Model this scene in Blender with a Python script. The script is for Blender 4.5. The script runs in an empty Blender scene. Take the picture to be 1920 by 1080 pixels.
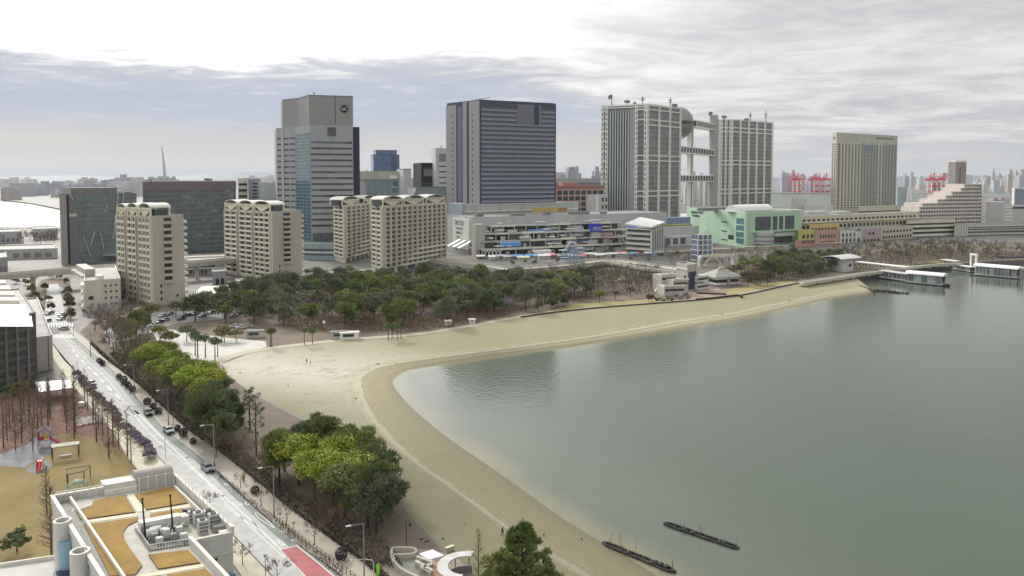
import bpy, bmesh, math, random
from math import sin, cos, tan, atan2, radians, pi, sqrt, hypot
from mathutils import Vector, Matrix
from mathutils.geometry import tessellate_polygon
C = bpy.context.scene.collection
SC = bpy.context.scene
# ------------------------------------------------------------------ camera model
CZ = 63.0; FPX = 1430.0; YH = 335.0; PIT = radians(3.0)
YC = YH + FPX*tan(PIT)
LAND = 3.0
def ray(px, py):
    a = (px-960)/FPX; b = (YC-py)/FPX
    return (a, cos(PIT)+b*sin(PIT), -sin(PIT)+b*cos(PIT))
def G(px, py, z=LAND):                      # the point of the level z seen at that place of the photograph
    d = ray(px, py); t = (z-CZ)/d[2]
    return Vector((d[0]*t, d[1]*t))
def P(px, py, Y):                           # the point at depth Y
    d = ray(px, py); t = Y/d[1]
    return Vector((d[0]*t, Y, CZ+d[2]*t))
def scale_at(Y): return Y/FPX               # metres per pixel of the photograph, about
def G3(px, py, z=LAND):
    g = G(px, py, z); return Vector((g.x, g.y, z))
# ------------------------------------------------------------------ materials
MATS = {}
def new_mat(name):
    m = bpy.data.materials.new(name); m.use_nodes = True
    nt = m.node_tree; b = nt.nodes['Principled BSDF']
    return m, nt, b
def lk(nt, a, b): nt.links.new(a, b)
def mat(name, col, rough=0.7, var=0.18, scale=0.6, metal=0.0, spec=0.4, streak=False, bump=0.0, bscale=None, rnd=0.0, col2=None, detail=6.0, coat=0.0):
    """plain surface whose colour wanders with position; streak: stretched down walls"""
    if name in MATS: return MATS[name]
    m, nt, b = new_mat(name)
    geo = nt.nodes.new('ShaderNodeNewGeometry')
    mp = nt.nodes.new('ShaderNodeMapping'); lk(nt, geo.outputs['Position'], mp.inputs['Vector'])
    if streak: mp.inputs['Scale'].default_value = (1, 1, 0.12)
    n = nt.nodes.new('ShaderNodeTexNoise'); n.inputs['Scale'].default_value = scale; n.inputs['Detail'].default_value = detail
    n.inputs['Roughness'].default_value = 0.62
    lk(nt, mp.outputs['Vector'], n.inputs['Vector'])
    r = nt.nodes.new('ShaderNodeValToRGB')
    r.color_ramp.elements[0].position = 0.32; r.color_ramp.elements[1].position = 0.68
    c2 = col2 if col2 else tuple(min(1, c*(1+var)) for c in col)
    c1 = col if col2 else tuple(c*(1-var) for c in col)
    r.color_ramp.elements[0].color = (*c1, 1); r.color_ramp.elements[1].color = (*c2, 1)
    lk(nt, n.outputs['Fac'], r.inputs['Fac'])
    out = r.outputs['Color']
    if rnd:
        oi = nt.nodes.new('ShaderNodeObjectInfo')
        hs = nt.nodes.new('ShaderNodeHueSaturation')
        mr = nt.nodes.new('ShaderNodeMapRange'); mr.inputs['To Min'].default_value = 1-rnd; mr.inputs['To Max'].default_value = 1+rnd
        lk(nt, oi.outputs['Random'], mr.inputs['Value']); lk(nt, mr.outputs['Result'], hs.inputs['Value'])
        mr2 = nt.nodes.new('ShaderNodeMapRange'); mr2.inputs['To Min'].default_value = 0.5-rnd*0.06; mr2.inputs['To Max'].default_value = 0.5+rnd*0.06
        mul = nt.nodes.new('ShaderNodeMath'); mul.operation = 'MULTIPLY'; mul.inputs[1].default_value = 7.31
        fr_ = nt.nodes.new('ShaderNodeMath'); fr_.operation = 'FRACT'
        lk(nt, oi.outputs['Random'], mul.inputs[0]); lk(nt, mul.outputs[0], fr_.inputs[0]); lk(nt, fr_.outputs[0], mr2.inputs['Value'])
        lk(nt, mr2.outputs['Result'], hs.inputs['Hue'])
        lk(nt, out, hs.inputs['Color']); out = hs.outputs['Color']
    lk(nt, out, b.inputs['Base Color'])
    b.inputs['Roughness'].default_value = rough; b.inputs['Metallic'].default_value = metal
    b.inputs['Specular IOR Level'].default_value = spec
    if coat: b.inputs['Coat Weight'].default_value = coat
    if bump:
        n2 = nt.nodes.new('ShaderNodeTexNoise'); n2.inputs['Scale'].default_value = bscale or scale*6; n2.inputs['Detail'].default_value = 5
        lk(nt, geo.outputs['Position'], n2.inputs['Vector'])
        bp = nt.nodes.new('ShaderNodeBump'); bp.inputs['Strength'].default_value = bump; bp.inputs['Distance'].default_value = 0.3
        lk(nt, n2.outputs['Fac'], bp.inputs['Height']); lk(nt, bp.outputs['Normal'], b.inputs['Normal'])
    MATS[name] = m; return m
def glass(name, col, rough=0.12, spec=0.6, rnd=0.35):
    m = mat(name, col, rough=rough, var=0.35, scale=0.25, spec=spec, rnd=rnd)
    return m
# ------------------------------------------------------------------ geometry collectors
class Fr:
    """plan frame: origin o, unit directions u and v (v need not be square to u)"""
    def __init__(s, o, u, v):
        s.o = Vector(o[:2]); s.u = Vector(u[:2]).normalized(); s.v = Vector(v[:2]).normalized()
    def p(s, a, b): q = s.o + s.u*a + s.v*b; return q
    def p3(s, a, b, z): q = s.p(a, b); return Vector((q.x, q.y, z))
    def inv(s, q):
        d = Vector(q[:2]) - s.o; det = s.u.x*s.v.y - s.u.y*s.v.x
        return ((d.x*s.v.y - d.y*s.v.x)/det, (s.u.x*d.y - s.u.y*d.x)/det)
def wall(A, B, inside):
    """frame on the wall line A>B, v pointing out (away from inside)"""
    A = Vector(A[:2]); B = Vector(B[:2]); u = (B-A).normalized(); n = Vector((-u.y, u.x))
    if n.dot(Vector(inside[:2])-A) > 0: n = -n
    f = Fr(A, u, n); f.L = (B-A).length; return f
class MB:
    def __init__(s): s.v = []; s.f = []
    def add(s, vs, fs):
        k = len(s.v); s.v += [tuple(q) for q in vs]; s.f += [tuple(i+k for i in f) for f in fs]; return s
    def box(s, fr, a0, a1, b0, b1, z0, z1):
        c = [fr.p(a0, b0), fr.p(a1, b0), fr.p(a1, b1), fr.p(a0, b1)]
        return s.prism(c, z0, z1)
    def prism(s, poly, z0, z1, z1b=None):
        n = len(poly); ar = sum(poly[i][0]*poly[(i+1) % n][1]-poly[(i+1) % n][0]*poly[i][1] for i in range(n))
        if ar < 0: poly = list(reversed(poly))
        if z0 > z1: z0, z1 = z1, z0
        vs = [(q[0], q[1], z0) for q in poly]+[(q[0], q[1], z1) for q in poly]
        fs = [(i, (i+1) % n, n+(i+1) % n, n+i) for i in range(n)]
        if n == 4: fs += [(3, 2, 1, 0), (4, 5, 6, 7)]
        else:
            tr = tessellate_polygon([[Vector((q[0], q[1], 0)) for q in poly]])
            for t in tr:
                a, b_, c_ = (poly[i] for i in t)
                up = (b_[0]-a[0])*(c_[1]-a[1])-(b_[1]-a[1])*(c_[0]-a[0]) > 0
                t2 = t if up else (t[0], t[2], t[1])
                fs.append(tuple(n+i for i in t2)); fs.append(tuple(reversed(t2)))
        return s.add(vs, fs)
    def sheet(s, poly, z):
        tr = tessellate_polygon([[Vector((q[0], q[1], 0)) for q in poly]])
        fs = []
        for t in tr:
            a, b_, c_ = (poly[i] for i in t)
            up = (b_[0]-a[0])*(c_[1]-a[1])-(b_[1]-a[1])*(c_[0]-a[0]) > 0
            fs.append(tuple(t) if up else (t[0], t[2], t[1]))
        return s.add([(q[0], q[1], z) for q in poly], fs)
    def strip(s, A, B):
        """ribbon between two 3-D polylines of equal length"""
        n = len(A); vs = [tuple(q) for q in A]+[tuple(q) for q in B]
        fs = []
        for i in range(n-1):
            f = (i, i+1, n+i+1, n+i)
            a, b_, d = Vector(vs[f[0]]), Vector(vs[f[1]]), Vector(vs[f[3]])
            if (b_-a).cross(d-a).z < 0: f = tuple(reversed(f))
            fs.append(f)
        return s.add(vs, fs)
    def tube(s, p, q, r, r2=None, n=6, cap=True):
        p = Vector(p); q = Vector(q); r2 = r if r2 is None else r2
        d = (q-p)
        if d.length < 1e-6: return s
        d.normalize(); x = d.orthogonal().normalized(); y = d.cross(x)
        vs = [p+(x*cos(2*pi*i/n)+y*sin(2*pi*i/n))*r for i in range(n)]+[q+(x*cos(2*pi*i/n)+y*sin(2*pi*i/n))*r2 for i in range(n)]
        fs = [(i, (i+1) % n, n+(i+1) % n, n+i) for i in range(n)]
        if cap: fs += [tuple(range(n-1, -1, -1)), tuple(range(n, 2*n))]
        return s.add(vs, fs)
    def path(s, pts, r, n=6, taper=None):
        """joined tube along points, radius r (or list)"""
        m = len(pts); pts = [Vector(p) for p in pts]
        rs = r if isinstance(r, (list, tuple)) else [r]*m
        vs = []; prev = None
        for i, p in enumerate(pts):
            d = (pts[min(i+1, m-1)]-pts[max(i-1, 0)]).normalized()
            x = d.orthogonal().normalized() if prev is None else (prev-d*prev.dot(d)).normalized()
            prev = x; y = d.cross(x)
            vs += [p+(x*cos(2*pi*k/n)+y*sin(2*pi*k/n))*rs[i] for k in range(n)]
        fs = [(i*n+k, i*n+(k+1) % n, (i+1)*n+(k+1) % n, (i+1)*n+k) for i in range(m-1) for k in range(n)]
        fs += [tuple(range(n-1, -1, -1)), tuple((m-1)*n+k for k in range(n))]
        return s.add(vs, fs)
    def lathe(s, c, prof, n=16):
        """profile [(r,z)] about the vertical through c"""
        vs = []; m = len(prof)
        for r, z in prof: vs += [(c[0]+r*cos(2*pi*k/n), c[1]+r*sin(2*pi*k/n), z) for k in range(n)]
        fs = [(i*n+k, i*n+(k+1) % n, (i+1)*n+(k+1) % n, (i+1)*n+k) for i in range(m-1) for k in range(n)]
        if prof[0][0] > 1e-4: fs.append(tuple(range(n-1, -1, -1)))
        if prof[-1][0] > 1e-4: fs.append(tuple((m-1)*n+k for k in range(n)))
        return s.add(vs, fs)
    def quad(s, a, b, c, d): return s.add([a, b, c, d], [(0, 1, 2, 3)])
    def build(s, name, m, parent=None, smooth=False, props=None, loc=None):
        me = bpy.data.meshes.new(name)
        off = OFF.get(parent.name, Vector((0, 0, 0))) if parent else (Vector(loc) if loc is not None else Vector((0, 0, 0)))
        me.from_pydata([(x-off.x, y-off.y, z-off.z) for x, y, z in s.v], [], s.f)
        me.materials.append(m)
        if smooth: me.polygons.foreach_set('use_smooth', [True]*len(me.polygons))
        me.update()
        o = bpy.data.objects.new(name, me); C.objects.link(o)
        if parent: o.parent = parent
        else: o.location = off
        OFF[o.name] = off
        if props:
            for k, v in props.items(): o[k] = v
        return o
OFF = {}
def thing(name, label, cat, loc, group=None):
    o = bpy.data.objects.new(name, None); C.objects.link(o)
    o.location = loc; o.empty_display_size = 0.5
    o['label'] = label; o['category'] = cat
    if group: o['group'] = group
    OFF[o.name] = Vector(loc); return o
def tag(o, label, cat, group=None):
    o['label'] = label; o['category'] = cat
    if group: o['group'] = group
    return o
def struct(o, kind='structure'): o['kind'] = kind; return o
def at_base(fp, z=LAND):
    n = len(fp); return (sum(q[0] for q in fp)/n, sum(q[1] for q in fp)/n, z)
PCNT = {}; POVER = {}; PCACHE = {}
def panels(root, fr, rects, b0, b1, m, name='window', cap=90, sub=None):
    """one part per rectangle (a0,a1,z0,z1) on a wall frame; past cap, the rest become one part of kind stuff"""
    off = OFF[root.name]; made = []
    for (a0, a1, z0, z1) in rects:
        k = (root.name, name)
        if PCNT.get(k, 0) < cap:
            PCNT[k] = PCNT.get(k, 0)+1
            key = (id(fr), round(a1-a0, 3), round(z1-z0, 3), b0, b1, m.name)
            me = PCACHE.get(key)
            base = fr.p3(a0, b0, z0)
            if me is None:
                mb = MB(); mb.box(fr, a0, a1, b0, b1, z0, z1)
                me = bpy.data.meshes.new(name)
                me.from_pydata([(x-base.x, y-base.y, z-base.z) for x, y, z in mb.v], [], mb.f); me.materials.append(m); me.update()
                PCACHE[key] = me; KEEP.append(fr)
            o = bpy.data.objects.new(name, me); C.objects.link(o); o.parent = root; o.location = base-off; OFF[o.name] = base
            made.append(o)
        else:
            ov = POVER.setdefault((root.name, name, m.name), (root, MB(), m)); ov[1].box(fr, a0, a1, b0, b1, z0, z1)
    return made
KEEP = []
def flush_overflow():
    for (rn, name, mn), (root, mb, m) in POVER.items():
        mb.build(name, m, root, props={'kind': 'stuff'})
def grid(a0, a1, n, fill, z0, z1, rows, vfill, skip=None):
    """n columns by rows of rectangles; fill and vfill are the opening's share of its cell"""
    out = []; w = (a1-a0)/n; h = (z1-z0)/rows
    for r in range(rows):
        for c in range(n):
            if skip and skip(c, r): continue
            x = a0+w*c+w*(1-fill)/2; z = z0+h*r+h*(1-vfill)/2
            out.append((x, x+w*fill, z, z+h*vfill))
    return out
def text_on(s, fr, a, b, z, h, m, name, parent, depth=0.12, width=None, axis=None, flip=False):
    """raised letters centred at (a, z) on a wall frame"""
    cu = bpy.data.curves.new(name, 'FONT'); cu.body = s; cu.size = 1.0; cu.align_x = 'CENTER'; cu.align_y = 'CENTER'; cu.extrude = 0.5
    t = bpy.data.objects.new(name, cu); C.objects.link(t)
    dg = bpy.context.evaluated_depsgraph_get(); me0 = bpy.data.meshes.new_from_object(t.evaluated_get(dg))
    bpy.data.objects.remove(t)
    xs = [v.co.x for v in me0.vertices]; ys = [v.co.y for v in me0.vertices]
    w0 = max(xs)-min(xs); h0 = max(ys)-min(ys); cx = (max(xs)+min(xs))/2; cy = (max(ys)+min(ys))/2
    sy = h/h0; sx = (width/w0) if width else sy
    mb = MB(); vs = []
    for v in me0.vertices:
        x = (v.co.x-cx)*sx; y = (v.co.y-cy)*sy; d = b+(v.co.z+0.5)*depth
        vs.append(fr.p3(a+(-x if flip else x), d, z+y) if axis is None else axis(x, y, v.co.z))
    mb.add(vs, [tuple(p.vertices) for p in me0.polygons])
    return mb.build(name, m, parent)
def copy_tree(o, parent=None):
    c = o.copy(); C.objects.link(c)
    if parent: c.parent = parent
    for ch in list(o.children): copy_tree(ch, c)
    return c
def in_poly(x, y, poly):
    r = False; n = len(poly); j = n-1
    for i in range(n):
        xi, yi = poly[i][0], poly[i][1]; xj, yj = poly[j][0], poly[j][1]
        if (yi > y) != (yj > y) and x < (xj-xi)*(y-yi)/(yj-yi)+xi: r = not r
        j = i
    return r
def cr(pts, n=10):
    """smooth curve through points"""
    out = []; m = len(pts)
    for i in range(m-1):
        p0 = pts[max(i-1, 0)]; p1 = pts[i]; p2 = pts[i+1]; p3 = pts[min(i+2, m-1)]
        for k in range(n):
            t = k/n
            out.append(0.5*((2*p1)+(p2-p0)*t+(2*p0-5*p1+4*p2-p3)*t*t+(3*p1-p0-3*p2+p3)*t**3))
    out.append(pts[-1]); return out
def resample(pts, n):
    d = [0]
    for i in range(1, len(pts)): d.append(d[-1]+(pts[i]-pts[i-1]).length)
    out = []; j = 0
    for k in range(n):
        t = d[-1]*k/(n-1)
        while j < len(pts)-2 and d[j+1] < t: j += 1
        w = (t-d[j])/max(d[j+1]-d[j], 1e-9); out.append(pts[j].lerp(pts[j+1], min(max(w, 0), 1)))
    return out
def scatter(polypx, spacing, rng, tries=4000, avoid=None, z=LAND, existing=None):
    """spaced points inside a polygon given by places in the photograph"""
    poly = [G(x, y, z) for x, y in polypx]
    x0 = min(p.x for p in poly); x1 = max(p.x for p in poly); y0 = min(p.y for p in poly); y1 = max(p.y for p in poly)
    pts = list(existing or []); new = []
    for _ in range(tries):
        q = Vector((rng.uniform(x0, x1), rng.uniform(y0, y1)))
        if not in_poly(q.x, q.y, poly): continue
        if any((q-r).length < spacing for r in pts): continue
        if avoid and avoid(q): continue
        pts.append(q); new.append(q)
    return new
EXPOSURE = 0.0
import numpy as np
# ------------------------------------------------------------------ camera
cam = bpy.data.objects.new('camera', bpy.data.cameras.new('camera')); C.objects.link(cam)
cam.location = (0, 0, CZ); cam.rotation_euler = (pi/2-PIT, 0, 0)
cam.data.sensor_width = 36; cam.data.lens = 36*FPX/1920
cam.data.shift_y = -(540-YC)/1920
cam.data.clip_start = 1; cam.data.clip_end = 60000
SC.camera = cam
SC.view_settings.view_transform = 'Standard'; SC.view_settings.look = 'None'
SC.view_settings.gamma = 1; SC.view_settings.exposure = EXPOSURE
# ------------------------------------------------------------------ sky and sun
SUN_AZ, SUN_EL = radians(-35), radians(32)           # azimuth from +Y towards +X
sun_dir = Vector((sin(SUN_AZ)*cos(SUN_EL), cos(SUN_AZ)*cos(SUN_EL), sin(SUN_EL)))
sun = bpy.data.objects.new('sun', bpy.data.lights.new('sun', 'SUN')); C.objects.link(sun)
sun.data.energy = 2.4; sun.data.angle = radians(8); sun.data.color = (1, 0.95, 0.87)
sun.rotation_euler = (-sun_dir).to_track_quat('-Z', 'Y').to_euler(); sun.location = (0, 0, 400)
w = bpy.data.worlds.new('World'); SC.world = w; w.use_nodes = True
nt = w.node_tree; N = nt.nodes; bg = N['Background']
def nd(t, **k):
    n = N.new(t)
    for a, v in k.items():
        if a.startswith('i_'): n.inputs[a[2:]].default_value = v
        else: setattr(n, a, v)
    return n
def mth(op, a, b=None, clamp=False):
    n = nd('ShaderNodeMath', operation=op, use_clamp=clamp)
    for i, q in enumerate((a, b)):
        if q is None: continue
        if isinstance(q, (int, float)): n.inputs[i].default_value = q
        else: lk(nt, q, n.inputs[i])
    return n.outputs[0]
def smooth(x, lo, hi):
    n = nd('ShaderNodeMapRange', interpolation_type='SMOOTHSTEP'); lk(nt, x, n.inputs['Value'])
    n.inputs['From Min'].default_value = lo; n.inputs['From Max'].default_value = hi; return n.outputs['Result']
def mixc(f, a, b):
    n = nd('ShaderNodeMix', data_type='RGBA')
    if isinstance(f, (int, float)): n.inputs[0].default_value = f
    else: lk(nt, f, n.inputs[0])
    for i, q in ((6, a), (7, b)):
        if isinstance(q, tuple): n.inputs[i].default_value = (*q, 1)
        else: lk(nt, q, n.inputs[i])
    return n.outputs[2]
sky = nd('ShaderNodeTexSky', sky_type='NISHITA', sun_disc=False, sun_elevation=SUN_EL, sun_rotation=SUN_AZ % (2*pi), air_density=1.2, dust_density=2.5, ozone_density=1.5)
tc = nd('ShaderNodeTexCoord'); sx = nd('ShaderNodeSeparateXYZ'); lk(nt, tc.outputs['Generated'], sx.inputs[0])
X, Y, Z = sx.outputs
zc = mth('MAXIMUM', Z, 0.0)
den = mth('ADD', zc, 0.06)
cx = nd('ShaderNodeCombineXYZ'); lk(nt, mth('DIVIDE', X, den), cx.inputs[0]); lk(nt, mth('DIVIDE', Y, den), cx.inputs[1])
def noise(scale, det=6, rough=0.55, sc=(1, 1, 1), off=(0, 0, 0), dist=0.0):
    mp = nd('ShaderNodeMapping'); mp.inputs['Scale'].default_value = sc; mp.inputs['Location'].default_value = off
    lk(nt, cx.outputs[0], mp.inputs['Vector'])
    n = nd('ShaderNodeTexNoise'); n.inputs['Scale'].default_value = scale; n.inputs['Detail'].default_value = det
    n.inputs['Roughness'].default_value = rough; n.inputs['Distortion'].default_value = dist
    lk(nt, mp.outputs[0], n.inputs['Vector']); return n.outputs['Fac']
n1 = noise(0.33, 8, 0.6, (1, 1.5, 1), (3.1, 1.7, 0), 0.5)
n2 = noise(0.9, 9, 0.62, (0.85, 1.05, 1), (8.3, 4.1, 0), 0.8)
n3 = noise(0.16, 3, 0.5, (1, 1, 1), (1.3, 9.2, 0))
el = Z                                                # sine of the elevation
# brightness of the cloud deck round the veiled sun
sd = nd('ShaderNodeVectorMath', operation='DOT_PRODUCT'); lk(nt, tc.outputs['Generated'], sd.inputs[0]); sd.inputs[1].default_value = sun_dir
glow = mth('POWER', mth('MAXIMUM', sd.outputs['Value'], 0.0), 7.0)
# height of the bright deck's ragged lower edge: low on the left, high on the right
az = mth('DIVIDE', X, mth('MAXIMUM', Y, 0.05))        # tangent of the azimuth
edge = mth('SUBTRACT', mth('ADD', 0.126, mth('MULTIPLY', smooth(az, -0.45, -0.1), 0.012)), mth('MULTIPLY', smooth(az, -0.08, 0.30), 0.085))
n4 = noise(2.2, 8, 0.62, (0.85, 1.1, 1), (2.2, 6.4, 0), 1.0)
wob = mth('ADD', mth('ADD', mth('MULTIPLY', mth('SUBTRACT', n1, 0.5), 0.06), mth('MULTIPLY', mth('SUBTRACT', n2, 0.5), 0.07)), mth('MULTIPLY', mth('SUBTRACT', n4, 0.5), 0.035))
e2 = mth('ADD', el, wob)
deck = smooth(mth('SUBTRACT', e2, edge), -0.03, 0.028)
# cloud tone of the deck: white towards the sun, soft greys on the other side
grey = mixc(smooth(mth('ADD', mth('MULTIPLY', n2, 0.65), mth('MULTIPLY', n4, 0.35)), 0.36, 0.64), (0.53, 0.535, 0.56), (0.83, 0.83, 0.82))
whit = mth('MULTIPLY', mth('ADD', mth('MULTIPLY', glow, 2.6), mth('MULTIPLY', smooth(az, 0.12, -0.30), 0.55)), smooth(mth('SUBTRACT', e2, edge), -0.005, 0.05))
wv = nd('ShaderNodeVectorMath', operation='SCALE'); wv.inputs[0].default_value = (1, 0.985, 0.96); lk(nt, whit, wv.inputs['Scale'])
ad = nd('ShaderNodeVectorMath', operation='ADD'); lk(nt, grey, ad.inputs[0]); lk(nt, wv.outputs[0], ad.inputs[1])
deckc = ad.outputs[0]
# lower band: lavender-blue stratus over a pale warm horizon
low = mixc(smooth(el, 0.045, 0.085), (0.60, 0.595, 0.59), (0.485, 0.535, 0.655))
low = mixc(smooth(az, 0.12, 0.42), low, mixc(smooth(n2, 0.3, 0.7), (0.50, 0.52, 0.56), (0.62, 0.62, 0.62)))
low = mixc(smooth(el, 0.03, 0.0), low, (0.55, 0.575, 0.60))
strk = mth('MULTIPLY', smooth(mth('ADD', mth('MULTIPLY', n2, 0.5), mth('MULTIPLY', n4, 0.5)), 0.52, 0.66), mth('ADD', 0.12, mth('MULTIPLY', smooth(el, 0.04, 0.12), 0.55)))
low = mixc(strk, low, (0.80, 0.79, 0.78))
cl = mixc(deck, low, deckc)
# scale to the sky's own units, keep some of the clear sky in the thinner places
sc10 = nd('ShaderNodeVectorMath', operation='SCALE'); lk(nt, cl, sc10.inputs[0]); sc10.inputs['Scale'].default_value = 10.0
thin = mth('MULTIPLY', smooth(n3, 0.45, 0.75), 0.12)
fin = mixc(thin, sc10.outputs[0], sky.outputs[0])
lk(nt, fin, bg.inputs['Color']); bg.inputs['Strength'].default_value = 0.1
# ------------------------------------------------------------------ shore lines (places in the photograph)
I_px = [(905, 1190), (860, 1060), (765, 960), (745, 880), (610, 805), (490, 745), (430, 705), (418, 682), (480, 660), (640, 640), (780, 629), (890, 612), (1000, 592), (1120, 578), (1300, 564), (1395, 553), (1500, 531), (1600, 517)]
B_px = [(1235, 1175), (1090, 1075), (965, 1000), (860, 925), (762, 852), (697, 782), (675, 728), (682, 703), (728, 685), (835, 669), (935, 656), (1055, 640), (1155, 625), (1262, 605), (1375, 588), (1462, 570), (1560, 550), (1632, 541)]
W_px = [(1390, 1180), (1200, 1060), (1055, 972), (945, 893), (832, 815), (765, 757), (738, 722), (742, 708), (772, 692), (850, 678), (942, 665), (1062, 650), (1168, 634), (1275, 616), (1392, 597), (1478, 578), (1572, 557), (1650, 547)]
ZI, ZB, ZW = LAND, 1.3, 0.0
NC = 171
def curve(px, z): return [Vector((q.x, q.y, z)) for q in cr([G(x, y, z) for x, y in px], 10)]
I3, B3, W3 = curve(I_px, ZI), curve(B_px, ZB), curve(W_px, ZW)
rows = []                                             # rows of the beach from land to below the water
def lerp_row(A, Bq, t, dz=0): return [a.lerp(b, t)+Vector((0, 0, dz)) for a, b in zip(A, Bq)]
for t in (0, .15, .3, .45, .6, .75, .88): rows.append((lerp_row(I3, B3, t), t*0.5))
for t in (0, .12, .25, .4, .55, .7, .85, 1.0): rows.append((lerp_row(B3, W3, t, 0.12 if t == 0 else 0), 0.5+t*0.5))
out = []
for k in range(len(W3)):
    d = (W3[k]-B3[k]); d.z = 0; d.normalize(); out.append(d)
rows.append(([W3[k]+out[k]*14+Vector((0, 0, -1.2)) for k in range(len(W3))], 1.2))
rows.append(([W3[k]+out[k]*40+Vector((0, 0, -4)) for k in range(len(W3))], 1.5))
me = bpy.data.meshes.new('beach'); n = len(I3)
vs = [tuple(p) for r, _ in rows for p in r]
fs = []
for j in range(len(rows)-1):
    for k in range(n-1):
        f = (j*n+k, j*n+k+1, (j+1)*n+k+1, (j+1)*n+k)
        a, b_, d = Vector(vs[f[0]]), Vector(vs[f[1]]), Vector(vs[f[3]])
        if (b_-a).cross(d-a).z < 0: f = tuple(reversed(f))
        fs.append(f)
me.from_pydata(vs, [], fs)
at_ = me.attributes.new('shore', 'FLOAT', 'POINT'); at_.data.foreach_set('value', [t for r, t in rows for _ in r])
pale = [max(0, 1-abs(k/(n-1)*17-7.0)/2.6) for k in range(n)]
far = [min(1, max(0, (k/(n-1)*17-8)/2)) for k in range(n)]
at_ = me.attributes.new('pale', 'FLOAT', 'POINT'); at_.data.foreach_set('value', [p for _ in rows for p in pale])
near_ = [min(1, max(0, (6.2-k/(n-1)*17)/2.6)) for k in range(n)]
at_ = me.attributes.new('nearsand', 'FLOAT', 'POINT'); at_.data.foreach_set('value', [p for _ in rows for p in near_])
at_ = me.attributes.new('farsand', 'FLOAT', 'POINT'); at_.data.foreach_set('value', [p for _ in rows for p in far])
me.polygons.foreach_set('use_smooth', [True]*len(me.polygons))
m, nt, b = new_mat('sand'); N = nt.nodes
def attr(nm):
    a = nd('ShaderNodeAttribute', attribute_name=nm); return a.outputs['Fac']
geo = nd('ShaderNodeNewGeometry'); 
def tn(scale, det=6, r=0.6):
    q = nd('ShaderNodeTexNoise'); q.inputs['Scale'].default_value = scale; q.inputs['Detail'].default_value = det; q.inputs['Roughness'].default_value = r
    lk(nt, geo.outputs['Position'], q.inputs['Vector']); return q.outputs['Fac']
sh = attr('shore'); big = tn(0.03, 5); mid = tn(0.25, 8, .7); fine = tn(2.2, 6, .7)
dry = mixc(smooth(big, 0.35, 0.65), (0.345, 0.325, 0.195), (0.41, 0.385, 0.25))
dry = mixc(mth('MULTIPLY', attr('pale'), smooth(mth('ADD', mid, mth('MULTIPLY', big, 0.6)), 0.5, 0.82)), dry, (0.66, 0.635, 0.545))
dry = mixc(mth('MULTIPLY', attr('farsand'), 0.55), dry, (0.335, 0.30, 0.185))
wet = mixc(smooth(sh, 0.8, 1.0), (0.40, 0.36, 0.22), (0.25, 0.225, 0.12))
jit = mth('ADD', sh, mth('MULTIPLY', mth('SUBTRACT', mid, 0.5), 0.10))
col = mixc(smooth(jit, 0.44, 0.53), dry, wet)
# pale berm crests and the rake and wheel tracks that run along them
wav = mth('SINE', mth('MULTIPLY', mth('ADD', sh, mth('ADD', mth('MULTIPLY', mth('SUBTRACT', big, 0.5), 0.16), mth('MULTIPLY', mth('SUBTRACT', mid, 0.5), 0.035))), 150.0))
band = mth('MULTIPLY', smooth(jit, 0.40, 0.48), smooth(jit, 0.74, 0.58))
col = mixc(mth('MULTIPLY', mth('MULTIPLY', band, smooth(wav, 0.1, 1.0)), 0.55), col, (0.56, 0.52, 0.37))
cr1 = mth('MULTIPLY', smooth(jit, 0.465, 0.5), smooth(jit, 0.545, 0.51))
cr2 = mth('MULTIPLY', smooth(jit, 0.60, 0.66), smooth(jit, 0.78, 0.70))
col = mixc(mth('MULTIPLY', cr1, 0.9), col, (0.62, 0.585, 0.45)); col = mixc(mth('MULTIPLY', mth('MULTIPLY', cr2, attr('farsand')), 0.7), col, (0.56, 0.53, 0.40))
col = mixc(mth('MULTIPLY', smooth(fine, 0.45, 0.72), 0.34), col, (0.20, 0.17, 0.10))
col = mixc(mth('MULTIPLY', smooth(mid, 0.54, 0.72), 0.36), col, (0.24, 0.21, 0.13))
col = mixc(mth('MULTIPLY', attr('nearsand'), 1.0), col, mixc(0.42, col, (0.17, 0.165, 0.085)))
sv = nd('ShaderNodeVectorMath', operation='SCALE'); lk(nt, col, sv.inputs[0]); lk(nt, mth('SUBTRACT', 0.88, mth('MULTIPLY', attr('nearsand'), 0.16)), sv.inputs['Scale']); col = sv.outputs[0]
lk(nt, col, b.inputs['Base Color']); b.inputs['Specular IOR Level'].default_value = 0.25
rg = nd('ShaderNodeMapRange'); lk(nt, smooth(sh, 0.8, 1.0), rg.inputs['Value']); rg.inputs['To Min'].default_value = 0.9; rg.inputs['To Max'].default_value = 0.45
lk(nt, rg.outputs[0], b.inputs['Roughness'])
bp = nd('ShaderNodeBump'); bp.inputs['Strength'].default_value = 0.6; bp.inputs['Distance'].default_value = 0.35; lk(nt, mth('ADD', mid, fine), bp.inputs['Height']); lk(nt, bp.outputs[0], b.inputs['Normal'])
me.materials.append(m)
beach = struct(bpy.data.objects.new('beach', me)); C.objects.link(beach)
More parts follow.
